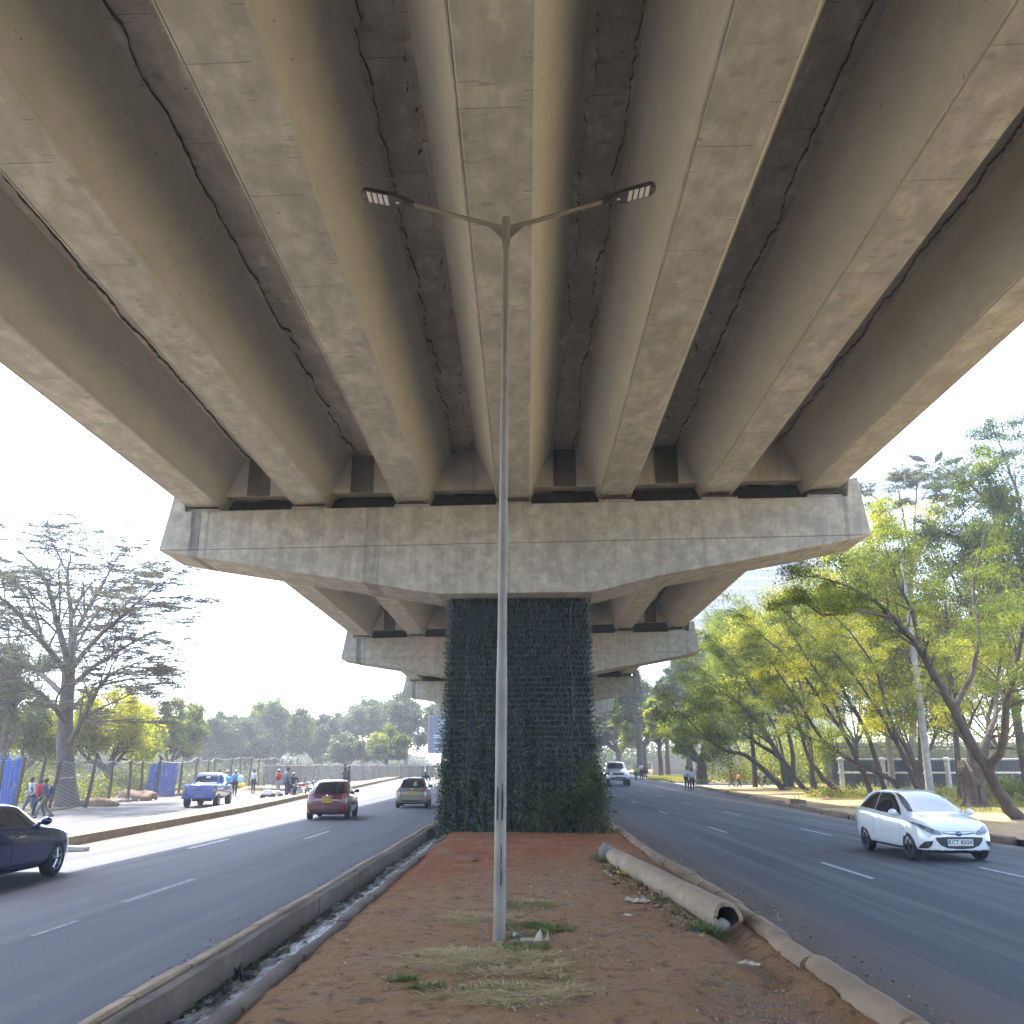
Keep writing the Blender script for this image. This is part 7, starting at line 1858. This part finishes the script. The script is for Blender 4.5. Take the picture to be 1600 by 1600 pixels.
for j in range(rows_):
    zc_ = zt - 1.2 - (j + .5) * fl_h
    for i in range(cols):
        xc = x0 + (i + .5) * cw
        vis = j < 10
        m_ = MB() if vis and nwin < 96 else rest
        m_.box((xc, Yb + .28, zc_ + fl_h * .10), (cw * .90, .1, fl_h * .56)); 
        if m_ is not rest: fbuild('window', m_, WG, tw, winv); nwin += 1
o = fbuild('window', rest, WG, tw, winv); tag(o, kind='stuff')
mb = MB()
for j in range(rows_ + 1): mb.box(((x0 + x1) / 2, Yb + .0, zt - 1.2 - j * fl_h), (x1 - x0 + .6, .9, fl_h * .20))
for i in range(cols + 1): mb.box((x0 + i * cw, Yb - .1, (zt + 2) / 2), (cw * .08, .7, zt - 2))
fbuild('facade_grid', mb, CREAMW, tw, winv)
mb = MB()
for j in range(rows_):
    for i in range(cols):
        for q_ in (-.22, 0, .22): mb.box((x0 + (i + .5 + q_) * cw, Yb + .2, zt - 1.2 - (j + .5) * fl_h + fl_h * .10), (.10, .1, fl_h * .56))
o = fbuild('mullion', mb, CREAMW, tw, winv); tag(o, kind='stuff')

# ---- birds
FEA = M('slate_feathers', (.09, .095, .10), .8); FEW = M('pale_feathers', (.5, .5, .48), .8); BILL = M('bill_horn', (.35, .28, .2), .6)
def stork(u, v_, Y, rz, label, crouch=False, s=1.0):
    feet = at(u, v_, Y)
    mb = MB(); mb.ball((0, 0, .86), .21, 12, 0, (.85, 1.75, .88), Euler((.38, 0, 0)).to_matrix())
    mb.tube([(0, -.20, .80), (0, -.40, .66), (0, -.52, .58)], [.13, .08, .03], 10); mb.tube([(0, .22, .95), (0, .33, 1.04), (0, .38, 1.06)], [.12, .075, .06], 10); mb.ball((0, .40, 1.04), .08, 8, 0, (.85, 1.1, .9))
    o = mb.build('stork', FEA, smooth='all'); o.location = feet - Vector((0, 0, .35 if crouch else 0)); o.rotation_euler = (0, 0, rz); o.scale = (s,) * 3; tag(o, label, 'bird', 'storks perched on the flat-topped tree')
    mb = MB(); mb.tube([(0, .45, 1.02), (0, .53, .86), (0, .57, .64)], [.04, .03, .008], 8); mb.build('bill', BILL, o, smooth='all')
    for q in (-.05, .05):
        mb = MB(); mb.tube([(q, 0, .78), (q * 1.1, -.05, .42), (q, .02, .0)], [.04, .022, .018], 6)
        for a in (-.5, 0, .5, 3.14): mb.tube([(q, .02, .01), (q + .10 * math.sin(a), .02 + .12 * math.cos(a), .0)], .009, 4)
        mb.build('leg', BILL, o)
    mb = MB(); mb.ball((0, .02, .80), .13, 8, 0, (.9, 1.5, .7)); mb.build('belly', FEW, o, smooth='all')
    for q in (-1, 1):
        mb = MB(); mb.ball((q * .13, -.08, .84), .17, 8, 0, (.35, 1.9, .8), Euler((.42, 0, 0)).to_matrix()); mb.build('wing', FEA, o, smooth='all')
    return o
stork(1435, 737, 54.5, R(80), 'largest stork standing in left profile on the flat tree top', s=1.05)
stork(1470, 733, 54.5, R(185), 'stork seen end-on in the middle of the row on the tree top', s=1.0)
stork(1496, 731, 54.5, R(-85), 'stork facing right, its tail pointing at the others', True, s=1.0)
stork(1414, 746, 54.5, R(-70), 'small stork crouched lowest at the left end of the tree top', True, s=.85)
def small_bird(u, v_, Y, label):
    p_ = at(u, v_, Y); me = skin([(0, -.22, .05), (0, -.08, .10), (0, .05, .15), (0, .12, .22), (0, .18, .23)], [(i, i + 1) for i in range(4)], [.02, .08, .09, .055, .012], 'bird', [FEA], 2)
    o = link('bird', me); o.location = p_; o.rotation_euler = (0, 0, R(100)); o.scale = (1.0,) * 3
    mb = MB(); mb.tube([(.02, 0, .1), (.02, 0, 0)], .008, 4); mb.tube([(-.02, 0, .1), (-.02, 0, 0)], .008, 4); mb.build('leg', BILL, o)
    tag(o, label, 'bird', 'small birds on the acacia')
small_bird(30, 868, 39.5, 'small bird perched on the left top of the acacia')
small_bird(170, 884, 43.5, 'small bird perched on the right top of the acacia')

# ---- haze
hb = MB(); hb.box((0, 200, 43), (560, 720, 92))
m, t, b = new_mat('haze'); 
for n_ in list(t.nodes):
    if n_.type == 'BSDF_PRINCIPLED': t.nodes.remove(n_)
pv = nd(t, 'ShaderNodeVolumePrincipled'); pv.inputs['Density'].default_value = HAZE
pv.inputs['Color'].default_value = (.86, .92, 1.0, 1); pv.inputs['Anisotropy'].default_value = .25
t.links.new(pv.outputs[0], t.nodes['Material Output'].inputs['Volume'])
o = hb.build('haze', m); tag(o, kind='stuff')
